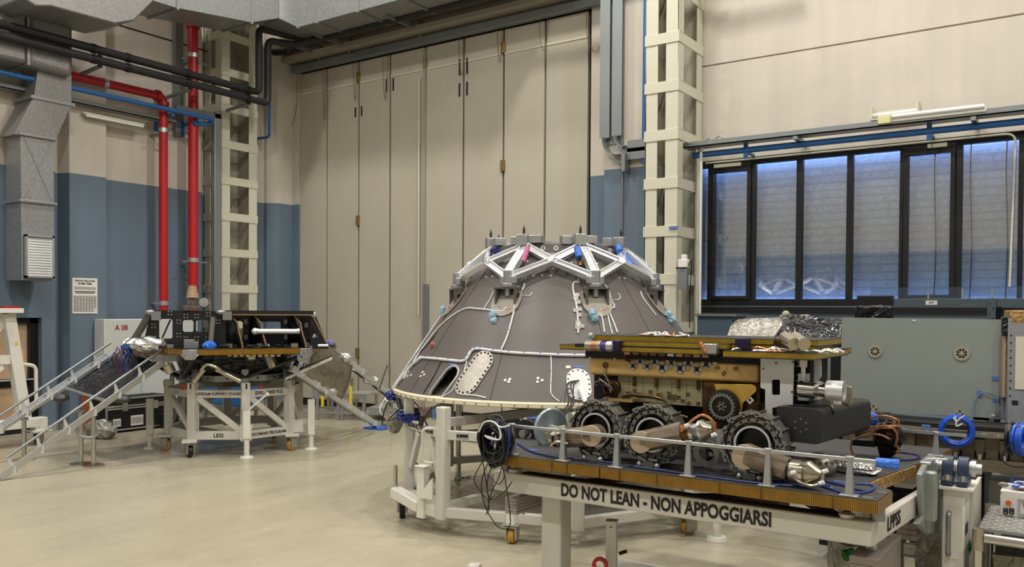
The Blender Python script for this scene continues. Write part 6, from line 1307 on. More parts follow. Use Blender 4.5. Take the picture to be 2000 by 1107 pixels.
# left round navigation unit
c_ = PY(Yb-.0, 1193, 757); cm_ = basis(c_, (1, 0, 0), (0, 0, 1)); cu = MB().lathe([(.03, -.05), (.05, -.05), (.05, .02), (.036, .026), (.03, .0), (0, 0)], M=cm_, n=32).done('round_camera', mat('dark_copper_rim', (84, 44, 34), .3, .6), t)
b = MB()
for k in range(5): b.tube([c_+V((random.uniform(-.03, .03), -.01, random.uniform(-.03, .03))), c_+V((random.uniform(-.03, .03), -.02, random.uniform(-.03, .03))), c_+V((random.uniform(-.03, .03), -.01, random.uniform(-.03, .03)))], .005, 5, smooth=3)
b.done('white_lacing', M_WHITEC, cu)
MB().bb(zx(1178, 780, Yb)[0], zx(1235, 780, Yb)[0], Yb, Yb+.06, PY(Yb, 1178, 782).z, PY(Yb, 1178, 776).z).beam(PY(Yb+.02, 1182, 782), PY(Yb+.02, 1212, 800), .03, .02).done('gold_bracket', M_TAN, t)
for k in range(8):
    p = PY(Yb-.01, random.uniform(1165, 1205), random.uniform(733, 745)); q_ = PY(Yb-.03, random.uniform(1165, 1208), random.uniform(745, 760)); MB().tube([p, (p+q_)/2+V((random.uniform(-.03, .03), -.02, 0)), q_], .004, 5, smooth=4).done('thin_wire', random.choice([M_BLACK, M_CHAMP, M_BRASSD]), t)
# white end panels, black gap, silver telescope
def slab(y, pix, th, nm, m_, holes=(), lb=None):
    o = polyplate([(PY(y, *p).x, PY(y, *p).z) for p in pix], [[(PY(y, *p).x, PY(y, *p).z) for p in h] for h in holes], th, basis((0, y, 0), (1, 0, 0), (0, 0, 1)), nm, m_, t)
    return lab(o, lb) if lb else o
wpn = slab(Yb-.03, [(1486, 699), (1551, 702), (1549, 790), (1509, 796), (1509, 830), (1495, 828), (1495, 760), (1486, 757)], .012, 'end_panel', M_PANW, [rr(1508, 741, 1524, 771, 2)], 'white end panel with a window slot')
MB().bb(*(lambda a_, c_: (a_.x, c_.x, Yb+.02, Yb+.4, c_.z, a_.z))(PY(Yb, 1500, 700), PY(Yb, 1580, 800))).done('end_core', M_BLACKM, t)
b = MB()
for px_, py_ in ((1491, 720), (1516, 709), (1548, 707), (1547, 765)): p = PY(Yb-.04, px_, py_); b.cyl(p+V((0, -.006, 0)), p, .005, n=8)
b.done('screw_pattern', M_WHEELK, wpn)
for k, py_ in enumerate((710, 738, 767)): p = PY(Yb-.0, 1555, py_); MB().framed(p.x-.014, p.x+.014, p.z-.018, p.z+.018, [(p.x-.010, p.x+.010, p.z-.014, p.z+.014)], .006, basis((0, Yb+.015, 0), (1, 0, 0), (0, 0, 1))).done('latch_frame', M_ALU, t)
slab(Yb+.1, [(1579, 694), (1604, 695), (1604, 735), (1598, 742), (1598, 779), (1577, 784)], .012, 'end_panel', M_PANW, lb='smaller white end panel further back')
MB().bb(*(lambda a_, c_: (a_.x, c_.x, Yb-.02, Yb+.02, c_.z, a_.z))(PY(Yb, 1560, 728), PY(Yb, 1580, 783))).done('mount_plate', M_ALU, t, bevel=.003)
yt = Yb-.06; ax_ = PY(yt, 1565, 759)
def cylx(px0, px1, r, nm, m_, lb=None, dx=0):
    a_ = PY(yt, px0, 759); c_ = PY(yt, px1, 761); o = MB().cyl(V((a_.x, yt, ax_.z)), V((c_.x, yt-.02, ax_.z-.003)), r, n=32).done(nm, m_, t); return lab(o, lb) if lb else o
cylx(1564, 1598, .048, 'telescope_barrel', M_CHROME); cylx(1596, 1622, .038, 'telescope_neck', M_CHROME); cylx(1596, 1599, .052, 'clamp_ring', M_ALU)
a_, c_ = PY(yt, 1611, 760), PY(yt, 1649, 761)
cm_ = basis((a_.x, yt, ax_.z), (0, 1, 0), (0, 0, 1)); hd = MB().lathe([(.0, .01), (.052, .01), (.056, .015), (.056, c_.x-a_.x), (.046, c_.x-a_.x), (.044, .03), (0, .03)], M=cm_, n=40).done('telescope_head', M_SILW, t)
MB().cyl((PY(yt, 1566, 715).x, yt+.03, ax_.z+.05), (PY(yt, 1566, 715).x, yt+.03, ax_.z+.19), .012).bb(PY(yt, 1560, 715).x, PY(yt, 1572, 715).x, yt+.02, yt+.05, ax_.z+.12, ax_.z+.2).done('mount_rod', M_WHITE, t)
# black box with rounded edges (drill housing)
Yd = 4.74; cn = PY(Yd, 1604, 869); ctop = PY(Yd, 1604, 800).z; lf_ = PY(Yd, 1512, 869).x; wbx = cn.x-lf_
MM = T(V((cn.x, Yd, 0)))@Matrix.Rotation(R_(-7), 4, 'Z')
n_ = 8; rad = .035; hz_ = ctop-cn.z; poly = []
for cx_, cz_, a0 in ((-rad, hz_-rad, 0), (-wbx+rad*.3, hz_-rad*.3, 90), (-wbx+rad*.3, rad*.3, 180), (-rad, rad, 270)):
    rr_ = rad if a0 in (0, 270) else rad*.3
    for k in range(n_+1): a_ = R_(a0+90*k/n_); poly.append((cx_+rr_*math.cos(a_), cn.z+cz_+rr_*math.sin(a_)))
dbx = MB().prism(poly, .78, MM@basis((0, 0, 0), (1, 0, 0), (0, 0, 1))@T((0, 0, -.78))).done('drill_box', mat('soft_black_housing', (40, 39, 38), .5, bump=.12, bscale=80), t)
lab(dbx, 'large soft black rounded housing'); b = MB()
for k in range(6): a_ = PI/2+k*PI/3; b.cyl(MM@V((-wbx*.45+.035*math.cos(a_), -.003, cn.z+hz_*.5+.035*math.sin(a_))), MM@V((-wbx*.45+.035*math.cos(a_), .0, cn.z+hz_*.5+.035*math.sin(a_))), .0055, n=8)
b.done('screw_pattern', M_ALUD, dbx)
b = MB()
for k in range(30): p = MM@V((-wbx*.75+k*wbx*.03, .12+k*.017, ctop+.002)); b.ball(p, .0045, n=6)
b.done('edge_stitching', M_ALUD, dbx)
MB().tube([MM@V((-wbx*.8, .05, ctop+.004)), MM@V((-wbx*.4, .1, ctop+.006)), MM@V((-wbx*.05, .14, ctop+.005)), MM@V((.003, .16, ctop-.04))], .004, 5, smooth=5).done('lid_cable', M_BLACK, dbx)
p = MM@V((-.02, .2, ctop)); MB().bb(p.x-.003, p.x+.005, p.y-.003, p.y+.003, p.z-.03, p.z+.01).done('white_tie', M_WHITEC, dbx)
for k, (dx_, dy_, w_, h_) in enumerate(((-.05, .3, .03, .06), (-.0, .33, .02, .04), (-.1, .28, .025, .04), (.03, .42, .022, .1), (-.12, .45, .05, .03))): p = MM@V((dx_-.04, dy_, ctop)); MB().bb(p.x-w_, p.x+w_, p.y-w_*.6, p.y+w_*.6, p.z-.002, p.z+h_).done('saddle_block', random.choice([M_ALU, M_CHAMP, M_WHITE]), dbx, bevel=.003)
# wheels
def wheel(cx_px, cz_px, Yw, r, wdt, a0=0, legs=True):
    c = PY(Yw, cx_px, cz_px); zc = max(c.z, zd1+r+.012); c.z = zc
    MM = basis((c.x, Yw, c.z), (1, 0, 0), (0, 0, 1))      # local z points to the camera side (-Y)
    tread = MB().lathe([(r*.93, -wdt), (r*.93, 0), (r*.86, 0), (r*.86, -wdt), (r*.93, -wdt)], M=MM, n=48).done('wheel', M_WHEELK, t)
    ns = 14
    for k in range(ns):
        a_ = a0+2*PI*k/ns; Q = MM@Matrix.Rotation(a_, 4, 'Z')
        MB().bb(-.034*r/.17, .034*r/.17, r*.93, r*.955, -wdt-.004, .004, Q).done('tread_plate', M_WHEELT, tread, bevel=.001)
        MB().bb(-.004+.03, .004+.03, r*.93, r*1.03, -wdt-.006, .006, Q).done('grouser', M_WHEELT, tread)
        Q2 = Q@T((.03, r*.96, .008))@Matrix.Rotation(R_(-24), 4, 'Z'); MB().bb(-.026, .026, -.008, .010, -.004, .004, Q2).bb(-.008, .008, -.02, .0, -.004, .004, Q2).done('end_cleat', M_WHEELG, tread)
    rg = MB().ring(r*.7, r*.82, .008, MM@T((0, 0, -.015)), 48).done('side_ring', M_WHEELG, tread)
    b = MB()
    for k in range(18): a_ = 2*PI*k/18; b.cyl(MM@V((r*.76*math.cos(a_), r*.76*math.sin(a_), -.008)), MM@V((r*.76*math.cos(a_), r*.76*math.sin(a_), -.005)), r*.045, n=8)
    b.done('hole_pattern', M_BLACKM, rg)
    for k in range(6):      # flexible spring bands between rim and hub
        a_ = a0+2*PI*k/6; b = MB(); pts = []
        for j in range(9): s_ = j/8; rr_ = r*(.86-.34*s_); an = a_+1.2*s_; pts.append(MM@V((rr_*math.cos(an), rr_*math.sin(an), -wdt*.5)))
        for p_, q_ in zip(pts, pts[1:]): b.beam(p_, q_, wdt*.6, .004, (1, 0, .3) if False else ((p_+q_)/2-MM@V((0, 0, -wdt*.5))))
        b.done('spring_band', M_WHEELG if k % 2 else M_WHEELK, tread)
    MB().lathe([(0, -wdt*.8), (r*.5, -wdt*.8), (r*.56, -.02), (r*.5, -.02), (r*.46, -wdt*.5), (0, -wdt*.5)], M=MM, n=36).done('hub_drum', M_BLACK, tread)
    lab(MB().ring(r*.52, r*.58, .008, MM@T((0, 0, -.004)), 48).done('hub_ring', M_SILW, tread), 'bright thin hub ring')
    # chock block below
    ch = MB().bb(c.x-.035, c.x+.035, Yw-.05, Yw+.03, zd1, zd1+.04).done('chock_block', M_WHEELG, t, bevel=.003)
    MB().ball((c.x-.055, Yw-.04, zd1+.016), .02, n=10).done('chock_knob', M_ALU, ch); MB().ball((c.x+.055, Yw-.04, zd1+.016), .02, n=10).done('chock_knob', M_ALU, ch)
    for sg in (-1, 1): MB().box((0, 0, 0), (.055, .014, .014), T(V((c.x+sg*.035, Yw-.045, zd1+.052)))@Matrix.Rotation(R_(-10*sg+12), 4, 'Y')).done('chock_cleat', M_WHEELT, ch)
    return c
Yw = 4.6; wr = .178; wd = .13
w1 = wheel(1163, 847, Yw, wr, wd, .1); w2 = wheel(1272, 859, Yw, wr, wd, .3); w3 = wheel(1469, 882, Yw, wr, wd, .0)
for px_ in (1215, 1330, 1540): p = PY(5.55, px_, 800); wheel(px_, 800, 5.55, wr*.95, wd, .2)
# leg tubes with beige discs
def octtube(p, q_, r1_, r2_, nm, m_, n=8): return MB().cyl(p, q_, r1_, r2_, n=n).done(nm, m_, t)
Yt = 4.53
def disc(px_, py_, r):
    p = PY(Yt-.03, px_, py_); return lab(MB().lathe([(0, .0), (r, 0), (r*.98, .012), (0, .018)], M=basis(p, (1, .15, 0), (0, 0, 1)), n=40).done('beige_cap', M_BEIGE, t), 'flat beige protective disc'), p
for k, (dpx, dpy, e0, rA, rB) in enumerate(((1155, 851, (1098, 857), .066, .058), (1252, 863, (1332, 846), .062, .066), (1454, 892, (1538, 918), .07, .066))):
    _, p = disc(dpx, dpy, .065+.004*(k == 2)); q_ = PY(Yt, *e0); q_.y = Yt+.02; octtube(V((p.x, Yt+.01, p.z)), q_, rA, rB, 'leg_tube', M_BRONZE, 8 if k else 24)
    MB().cyl(V((p.x, Yt-.025, p.z)), V((p.x, Yt+.05, p.z)), .064, n=24).done('tube_end', M_BRONZE, t)
def act(p, q_, segs, nm='steering_actuator'):
    d = q_-p; tot = d.length; u_ = d.normalized(); b0 = None
    for s0, s1, r1_, r2_, m_ in segs:
        o = MB().cyl(p+u_*tot*s0, p+u_*tot*s1, r1_, r2_, n=28).done(nm if b0 is None else 'actuator_ring', m_, b0 or t); b0 = b0 or o
    return b0
act(PY(Yt+.02, 1332, 846), PY(Yt+.02, 1392, 838), [(0, .3, .055, .05, M_BRASSD), (.3, .42, .055, .055, M_CHROME), (.42, .6, .045, .045, M_ALUD), (.6, .7, .06, .06, M_ALU), (.7, 1, .064, .02, M_CHAMP)])
act(PY(Yt-.0, 1541, 917), PY(Yt-.02, 1605, 928), [(0, .1, .056, .056, M_BLACK), (.1, .42, .06, .06, M_CHAMP), (.42, .52, .064, .064, M_CHROME), (.52, .62, .06, .06, M_BRONZE), (.62, 1, .066, .022, M_CHAMP)])
act(PY(Yt+.02, 1072, 854), PY(Yt+.02, 1100, 857), [(0, .25, .03, .045, M_CHAMP), (.25, .5, .052, .052, M_CHAMP), (.5, .62, .056, .056, M_BLACK), (.62, .8, .048, .048, M_ALU), (.8, 1, .058, .058, M_CHAMP)])
for pp in (((1330, 842), (1350, 822), (1372, 810), (1392, 822), (1397, 845), (1390, 852)), ((1545, 925), (1560, 940), (1585, 948), (1603, 942), (1608, 925)), ((1075, 870), (1088, 862), (1110, 866)), ((1066, 845), (1085, 836), (1105, 832)), ((1064, 848), (1090, 838), (1108, 836))):
    for k in range(2): MB().tube([PY(Yt-.06+.02*k, *p) for p in pp], .008, 6, smooth=4).done('leg_cable', random.choice([mat('green_grey_wire', (120, 130, 96), .5), M_CHAMP, M_COPPER]), t)
for k, (px_, py_) in enumerate(((1338, 832), (1390, 850), (1545, 924), (1607, 921), (1600, 944), (1078, 848))): p = PY(Yt-.07, px_, py_); MB().cyl(p, p+V((.025, 0, .01)), .011, n=10).done('white_plug', M_WHITEC, t)
gp_ = PY(4.7, 1385, 850); MB().bb(gp_.x-.06, gp_.x+.04, 4.7, 4.712, gp_.z-.1, gp_.z+.08).done('guard_plate', M_WHEELG, t, bevel=.004); gp_ = PY(4.66, 1380, 885); MB().lathe([(.045, 0), (.078, 0), (.078, .01), (.045, .01), (.045, 0)], M=basis(gp_, (1, 0, 0), (0, 0, 1)), n=32).done('flange_ring', M_WHEELG, t); MB().cyl(gp_+V((-.02, .1, .1)), gp_+V((.03, 0, -.03)), .03).done('axle_tube', M_BLACK, t)
c_ = PY(4.95, 1598, 893); MB().ball((c_.x, 4.95, zd1+.05), .1, sc=(1, .9, .75), n=20).done('round_housing', mat('grey_metal_dome', (150, 146, 136), .35, .6), t); b = MB()
for k in range(9): a_ = PI+PI*k/8; b.cyl((c_.x+.085*math.cos(a_), 4.95+.085*math.sin(a_), zd1+.07), (c_.x+.09*math.cos(a_), 4.95+.09*math.sin(a_), zd1+.085), .01, n=8)
b.done('bolt_pattern', M_CHAMP, t)
# rear right wheel actuator, glossy dark with copper leads
c_ = PZ(zd1, 1727, 893); yb_ = c_.y; c0 = V((c_.x, yb_, 0)); zz = PY(yb_, 1735, 852).z
lab(MB().ball((PY(yb_, 1735, 852).x, yb_, zz), .095, sc=(1, .8, 1), n=22).cyl((c_.x, yb_, zd1), (PY(yb_, 1735, 852).x, yb_, zz-.06), .03, .08).done('rear_actuator', mat('glossy_dark_bronze', (48, 38, 32), .12, .6), t), 'glossy dark bronze rear wheel actuator'); MB().bb(PY(yb_, 1665, 850).x, PY(yb_, 1712, 850).x, yb_-.04, yb_+.04, PY(yb_, 1665, 868).z, PY(yb_, 1665, 855).z).done('rear_arm', M_BLACK, t, bevel=.006)
for pp in (((1700, 815), (1730, 812), (1755, 822), (1745, 835), (1700, 834)), ((1690, 836), (1720, 832), (1757, 832)), ((1672, 856), (1700, 848), (1722, 850), (1738, 858)), ((1752, 870), (1756, 885), (1750, 880)), ((1665, 858), (1662, 875), (1670, 893)), ((1700, 846), (1718, 835), (1740, 834), (1752, 850), (1748, 872))): MB().tube([PY(yb_-.08, *p) for p in pp], .007, 7, smooth=5).done('copper_lead', M_COPPER, t)
MB().lathe([(.018, 0), (.032, 0), (.032, .03), (.018, .03), (.018, 0)], M=basis(PY(yb_, 1740, 823), (1, 0, 0), (0, 0, 1)), n=20).done('cable_gland', M_CHAMP, t); MB().ball(PY(yb_-.02, 1705, 818), .045, sc=(.7, .7, 1)).done('blue_wrap', M_BLUEFOIL, t, jitter=.004)
# things lying on the deck
c_ = onz(1665, 925, .04); o = MB().lathe([(.0, -.15), (.045, -.12), (.05, 0), (.03, .12), (.0, .2)], M=basis(c_, (0, 0, 1), (0, 1, 0))@Matrix.Identity(4), n=18).done('foil_parcel', M_SILFOILF, jitter=.008); tag(o, 'crumpled silver foil parcel lying on the deck by the last front rail posts', 'foil')
# wire reel, blue unit and grey dish at the left end of the deck
t = thing('wire_reel', 'black reel unit at the left end of the deck', 'reel', onz(1028, 868, 0), world=True); c_ = PY(5.1, 1028, 846)
MB().lathe([(.05, -.03), (.1, -.03), (.1, .03), (.05, .03), (.05, -.03)], M=basis(c_, (1, .2, 0), (0, 0, 1)), n=36).done('reel_rim', M_BLACK, t); MB().cyl(c_+V((-.005, -.05, 0)), c_+V((0, .0, 0)), .03, n=20).bb(c_.x-.012, c_.x+.012, c_.y-.05, c_.y-.03, c_.z-.09, c_.z).done('reel_crank', M_WHEELT, t); MB().bb(c_.x-.06, c_.x+.06, 5.07, 5.13, zd1, c_.z-.08).done('reel_foot', M_BLACK, t)
a_, c_ = PY(5.35, 1028, 815), PY(5.35, 1058, 868); t = thing('power_unit', 'dark blue boxy unit behind the reel on the deck', 'unit', (a_.x, 5.4, zd1), world=True)
MB().bb(a_.x, c_.x+.05, 5.35, 5.6, zd1, a_.z).done('unit_body', M_DKBLUE, t, bevel=.008); b = MB()
for k in range(4): b.bb(a_.x+.02, a_.x+.08, 5.345, 5.352, a_.z-.03-.012*k, a_.z-.024-.012*k)
b.done('unit_vents', M_BLACKM, t)
c_ = PY(5.0, 1075, 836); o = MB().lathe([(0, 0), (.128, .012), (.14, .0), (.143, .006), (.132, .02), (.05, .012), (.03, .02), (.022, .09), (0, .1)], M=basis(c_, (.42, 1, 0), (0, 0, 1)), n=48)
o.bb(c_.x-.05, c_.x+.1, 4.99, 5.03, zd1, c_.z-.08)
tag(o.done('grey_dish', M_DISCG), 'round pale grey dish standing on edge left of the first wheel', 'dish')
# black cable coil hanging from the rail end
t = thing('cable_coil', 'large coil of black cable hanging from the left end of the deck rail', 'cable coil', (xL, yr, zr), world=True)
cc = PY(4.4, 966, 859); cc.y = 4.4; ex_ = V((.826, -.25, 0)).normalized()
random.seed(21)
for k in range(34):
    ra = .108+random.uniform(-.036, .03); rb = .125+random.uniform(-.04, .03); off = V((random.uniform(-.02, .02), random.uniform(-.05, .05), random.uniform(-.02, .012))); P = []
    for j in range(16): a_ = 2*PI*j/16; P.append(cc+off+ex_*(ra*math.cos(a_))+V((0, .012*math.sin(3*a_+k), rb*math.sin(a_))))
    MB().tube(P, .0075, 6, closed=True, smooth=2).done('coil_turn', M_BLKCABLE if k % 6 else M_NAVYC, t)
random.seed(5)
for k, pp in enumerate((((958, 880), (940, 905), (926, 935), (935, 955), (952, 975), (965, 968)), ((965, 885), (948, 915), (940, 950), (948, 990), (962, 1015), (975, 1030), (994, 1030), (996, 1000), (985, 925)), ((975, 890), (955, 925), (952, 960), (962, 975), (985, 960), (1000, 940)), ((940, 878), (946, 920), (953, 965), (955, 1000)), ((984, 893), (975, 930), (960, 962), (950, 1005)), ((970, 890), (985, 925), (975, 945), (960, 935), (950, 925)))): MB().tube([PY(4.4, *p) for p in pp], .0035, 5, smooth=5).done('hanging_lead', M_BLKCABLE, t)
for pp in (((935, 843), (945, 825), (962, 823), (975, 836), (975, 858), (952, 852)), ((973, 832), (982, 834), (996, 830)), ((978, 846), (976, 858), (956, 856), (947, 850))): MB().tube([PY(4.3, *p) for p in pp], .0055, 6, smooth=4).done('white_tie', M_WHITEC, t)
# ================================================================== RIGHT BACKGROUND
GF = Frame((-1.621, 7.007), R_(10))
t = thing('grey_board', 'large flat grey-green panel with two round spoked fittings standing behind the rover', 'panel', (GF.c.x, GF.c.y, 0), GF.rz)
g = lambda px_, py_, y=0: GF.y(y, px_, py_)
a_, b_, c_, d_ = g(1645, 620), g(1956, 624), g(1950, 817), g(1640, 800)
polyplate([(p.x, p.z) for p in (a_, b_, c_, d_)], [], .025, basis((0, 0.013, 0), (1, 0, 0), (0, 0, 1)), 'panel_sheet', M_GPANEL, t)
for px_, py_, r_ in ((1709, 686, 12.5), (1878, 690, 14)):
    p = g(px_, py_); r = r_/1654*6.45; MM = basis(p+V((0, -.002, 0)), (1, 0, 0), (0, 0, 1)); f = MB().ring(r*.66, r, .006, MM, 40).done('round_fitting', M_CREAMD, t); MB().lathe([(0, .0), (r*.66, 0), (r*.66, .001), (0, .001)], M=MM, n=32).done('fitting_well', M_BLACKM, f); b = MB()
    b.cyl(MM@V((0, 0, 0)), MM@V((0, 0, .008)), r*.28, n=20)
    for k in range(8): b.bb(r*.2, r*.7, -r*.06, r*.06, .001, .005, MM@Matrix.Rotation(k*PI/4, 4, 'Z'))
    b.done('fitting_spokes', M_CREAMD, f)
for px_, py_ in ((1706, 796), (1874, 806)):
    p = g(px_, py_); MM = basis(p+V((0, -.004, 0)), (1, 0, 0), (0, 0, 1)); f = MB().prism([(-.035, -.03), (.035, -.03), (.035, .0), (.0, .035), (-.035, .0)], .01, MM).done('corner_cleat', M_CREAMD, t); b = MB()
    for x_, y_ in ((-.02, -.008), (.02, -.008), (0, .016)): b.cyl(MM@V((x_, y_, .01)), MM@V((x_, y_, .016)), .007, n=10)
    b.done('screw_pattern', M_WHEELK, f)
for px_, py_, w_, h_ in ((1944, 739, .045, .03), (1913, 769, .03, .05), (1945, 782, .04, .02)): p = g(px_, py_); MB().bb(p.x-w_/2, p.x+w_/2, -.004, 0, p.z-h_/2, p.z+h_/2).done('tape', M_BLUETAPE, t)
for px_, py_, w_ in ((1785, 626, .025), (1941, 811, .03)): p = g(px_, py_); MB().bb(p.x-w_/2, p.x+w_/2, -.004, 0, p.z-.005, p.z+.005).done('label_strip', M_PAPER, t)
lab(MB().box(g(1946, 806)+V((0, -.01, 0)), (.02, .015, .03)).done('brass_connector', M_CHAMP, t), 'brass connector')
MB().tube([g(*p)+V((0, -.015, 0)) for p in ((1946, 800), (1946, 780), (1940, 770), (1925, 765), (1912, 770), (1904, 785), (1903, 800), (1902, 812), (1890, 818), (1880, 816))], .004, 6, smooth=4).done('blue_lead', mat('pale_blue_cable', (96, 128, 184), .4), t)
for x_ in (.12, .95): MB().bb(x_, x_+.06, .03, .09, 1.3, 1.9).bb(x_-.02, x_+.08, .03, .3, 1.3, 1.33).done('rear_post', M_BLACKM, t)
# brown ring carrier
rc = V((-.75, 8.9, 0)); RR = 2.25
t = thing('ring_carrier', 'wide bronze-grey ring structure with ribs under the grey-green panel', 'ring', rc, 0)
za, zb_ = 1.03, 1.27
def arc(r0_, r1_, z0, z1, nm, m_): return MB().lathe([(r0_, z0), (r1_, z0), (r1_, z1), (r0_, z1), (r0_, z0)], n=60, a0=R_(-116), a1=R_(-30)).done(nm, m_, t)
arc(RR-.12, RR-.1, za, zb_, 'ring_web', M_RINGB); arc(RR-.12, RR+.02, za-.02, za+.0, 'lower_flange', M_RINGB); arc(RR-.12, RR-.02, za, za+.05, 'foot_band', M_RINGB); arc(RR-.12, RR+.0, zb_-.03, zb_-.02, 'upper_flange', M_RINGB)
lab(arc(RR-.01, RR, zb_-.02, zb_+.005, 'ruler_strip', mat('engraved_steel_strip', (190, 188, 180), .3, .5, rgb2=(120, 118, 112), scale=60)), 'bright engraved strip on the upper edge')
arc(RR-.5, RR-.12, zb_-.02, zb_+.03, 'dark_top', M_BLACKM)
for k in range(21):
    a_ = R_(-114+k*3.9); MM = Matrix.Rotation(a_+PI/2, 4, 'Z')@T((0, -(RR-.1), 0)); rb = MB().verts([(-.03, 0, zb_-.05), (.03, 0, zb_-.05), (.02, 0, za+.06), (-.02, 0, za+.06), (-.03, -.05, zb_-.05), (.03, -.05, zb_-.05), (.02, -.02, za+.06), (-.02, -.02, za+.06)], [(4, 5, 6, 7), (0, 4, 7, 3), (1, 5, 6, 2), (0, 1, 5, 4), (3, 2, 6, 7)], MM).done('ring_rib', M_RINGB, t)
    MB().bb(-.035, .035, -.012, -.001, za+.055, za+.1, MM).done('rib_foot', M_BLACKM, rb); MB().cyl((0, -.03, za+.05), (0, -.03, za+.085), .012, n=8, M=MM).done('rib_bolt', M_PANW, rb)
for a_ in (-112, -88, -62): MM = Matrix.Rotation(R_(a_)+PI/2, 4, 'Z')@T((0, -(RR-.3), 0)); MB().bb(-.05, .05, -.05, .05, 0, za-.02, MM).done('carrier_leg', M_WEIGHT2, t)
# bright blue cable coil hanging on the panel cleat
def coil(label, c, r, m1, m2, n=8, ex=V((1, .17, 0))):
    t = thing('cable_coil', label, 'cable coil', c, 0, world=True); ex = ex.normalized(); ey = V((-ex.y, ex.x, 0))
    for k in range(n):
        o_ = ey*(-.035+.012*k)+V((0, 0, random.uniform(-.004, .004))); rr_ = r*random.uniform(.8, 1.02); MB().tube([c+o_+ex*rr_*math.cos(2*PI*j/16)+V((0, 0, rr_*math.sin(2*PI*j/16))) for j in range(16)], .0125, 6, closed=True, smooth=2).done('coil_turn', m1 if k < n*.7 else m2, t)
    return t
random.seed(9)
cb = PY(6.58, 1868, 840); t = coil('bright blue round cable coil tied with white under the grey-green panel', cb, .105, M_BLUECOIL, M_BLACK, 9); b = MB()
for pp in (((1862, 815), (1868, 823), (1874, 818), (1884, 811)), ((1868, 823), (1868, 832), (1880, 827)), ((1865, 812), (1868, 824))): b.tube([PY(6.5, *p) for p in pp], .005, 6, smooth=3)
b.done('white_tie', M_WHITEC, t)
cb = PY(6.5, 1992, 857); coil('bright blue cable coil at the right picture edge', cb, .1, M_BLUECOIL, M_BLACK, 8, V((.3, 1, 0)))
t = thing('hanging_cable', 'thin black cables drooping below the blue coil at the right edge', 'cable', PY(6.3, 1980, 880), world=True)
for pp in (((1978, 862), (1962, 880), (1958, 895), (1968, 908), (1990, 912), (2002, 910)), ((1980, 866), (1982, 880), (1996, 895), (2003, 905))): MB().tube([PY(6.3, *p) for p in pp], .005, 5, smooth=5).done('lead', M_BLKCABLE, t)
for px_ in (1970, 1990): p = PY(6.45, px_, 830); o = MB().cyl(p, PY(6.45, px_-2+4*(px_ > 1980), 846), .02, n=16).done('steel_spigot', M_CHAMP); tag(o, ('left' if px_ < 1980 else 'right')+' short polished spigot beside the blue coils at the right edge', 'spigot')
o = MB().bb(*(lambda p: (p.x-.024, p.x+.024, 5.95, 5.97, p.z-.013, p.z+.013))(PY(5.95, 1808, 834))).done('blue_tape_flag', M_BLUETAPE); tag(o, 'blue tape flag on the rear deck rail', 'tape')
# unit at the right edge beyond the panel
U0, U1 = GF.y(-.1, 1969, 700), GF.y(-.1, 2075, 700)
t = thing('equipment_module', 'grey equipment module with an ivory sheet at the right picture edge', 'module', (GF.c.x, GF.c.y, 0), GF.rz)
zt_, zb2 = GF.y(-.1, 1980, 622).z, GF.y(-.1, 1980, 828).z
MB().bb(U0.x, U1.x, -.1, .3, zb2, zt_).done('module_box', mat('speckled_grey_box', (140, 144, 150), .5, noise=.1, scale=30), t, bevel=.004); MB().bb(GF.y(-.1, 1983, 700).x, GF.y(-.1, 2040, 700).x, -.106, -.1, GF.y(-.1, 1990, 760).z, GF.y(-.1, 1990, 657).z).done('ivory_sheet', M_SHEET, t)
for px_, m_, w_ in ((1957, M_ALUD, .02), (1962, M_BEIGED, .022), (1967, M_BRASSD, .012)): x = GF.y(-.02, px_, 700).x; MB().bb(x-w_/2-.006, x+w_/2, -.02, .3, GF.y(0, 1960, 775).z, GF.y(0, 1960, 656).z).done('side_post', m_, t)
MB().bb(GF.y(-.1, 1976, 800).x, GF.y(-.1, 1988, 800).x, -.104, -.1, GF.y(-.1, 1980, 790).z, GF.y(-.1, 1980, 782).z).done('small_plate', M_BLACKM, t); b = MB()
for k in range(9): x = GF.y(-.1, 1974, 700).x; z = zt_-.12-k*.055; b.cyl((x, -.104, z), (x, -.1, z), .006, n=8)
b.done('screw_pattern', M_BLACKM, t)
lab(MB().box(((U0.x+U1.x)/2+.02, .1, zt_+.01), (U1.x-U0.x+.02, .4, .1)).done('foil_cover', M_FOILGOLD, t, bevel=.01), 'crinkled foil cover'); lab(MB().bb(GF.y(0, 1957, 640).x, GF.y(0, 1977, 640).x, -.05, .2, GF.y(0, 1965, 656).z, GF.y(0, 1965, 618).z).done('black_wrap', M_BLACKP, t, bevel=.02), 'black plastic wrap')
MB().bb(U0.x+.05, U0.x+.12, 0.1, .2, 1.3, zb2+.01).bb(U1.x-.12, U1.x-.05, .1, .2, 1.3, zb2+.01).done('module_stand', M_WEIGHT2, t)
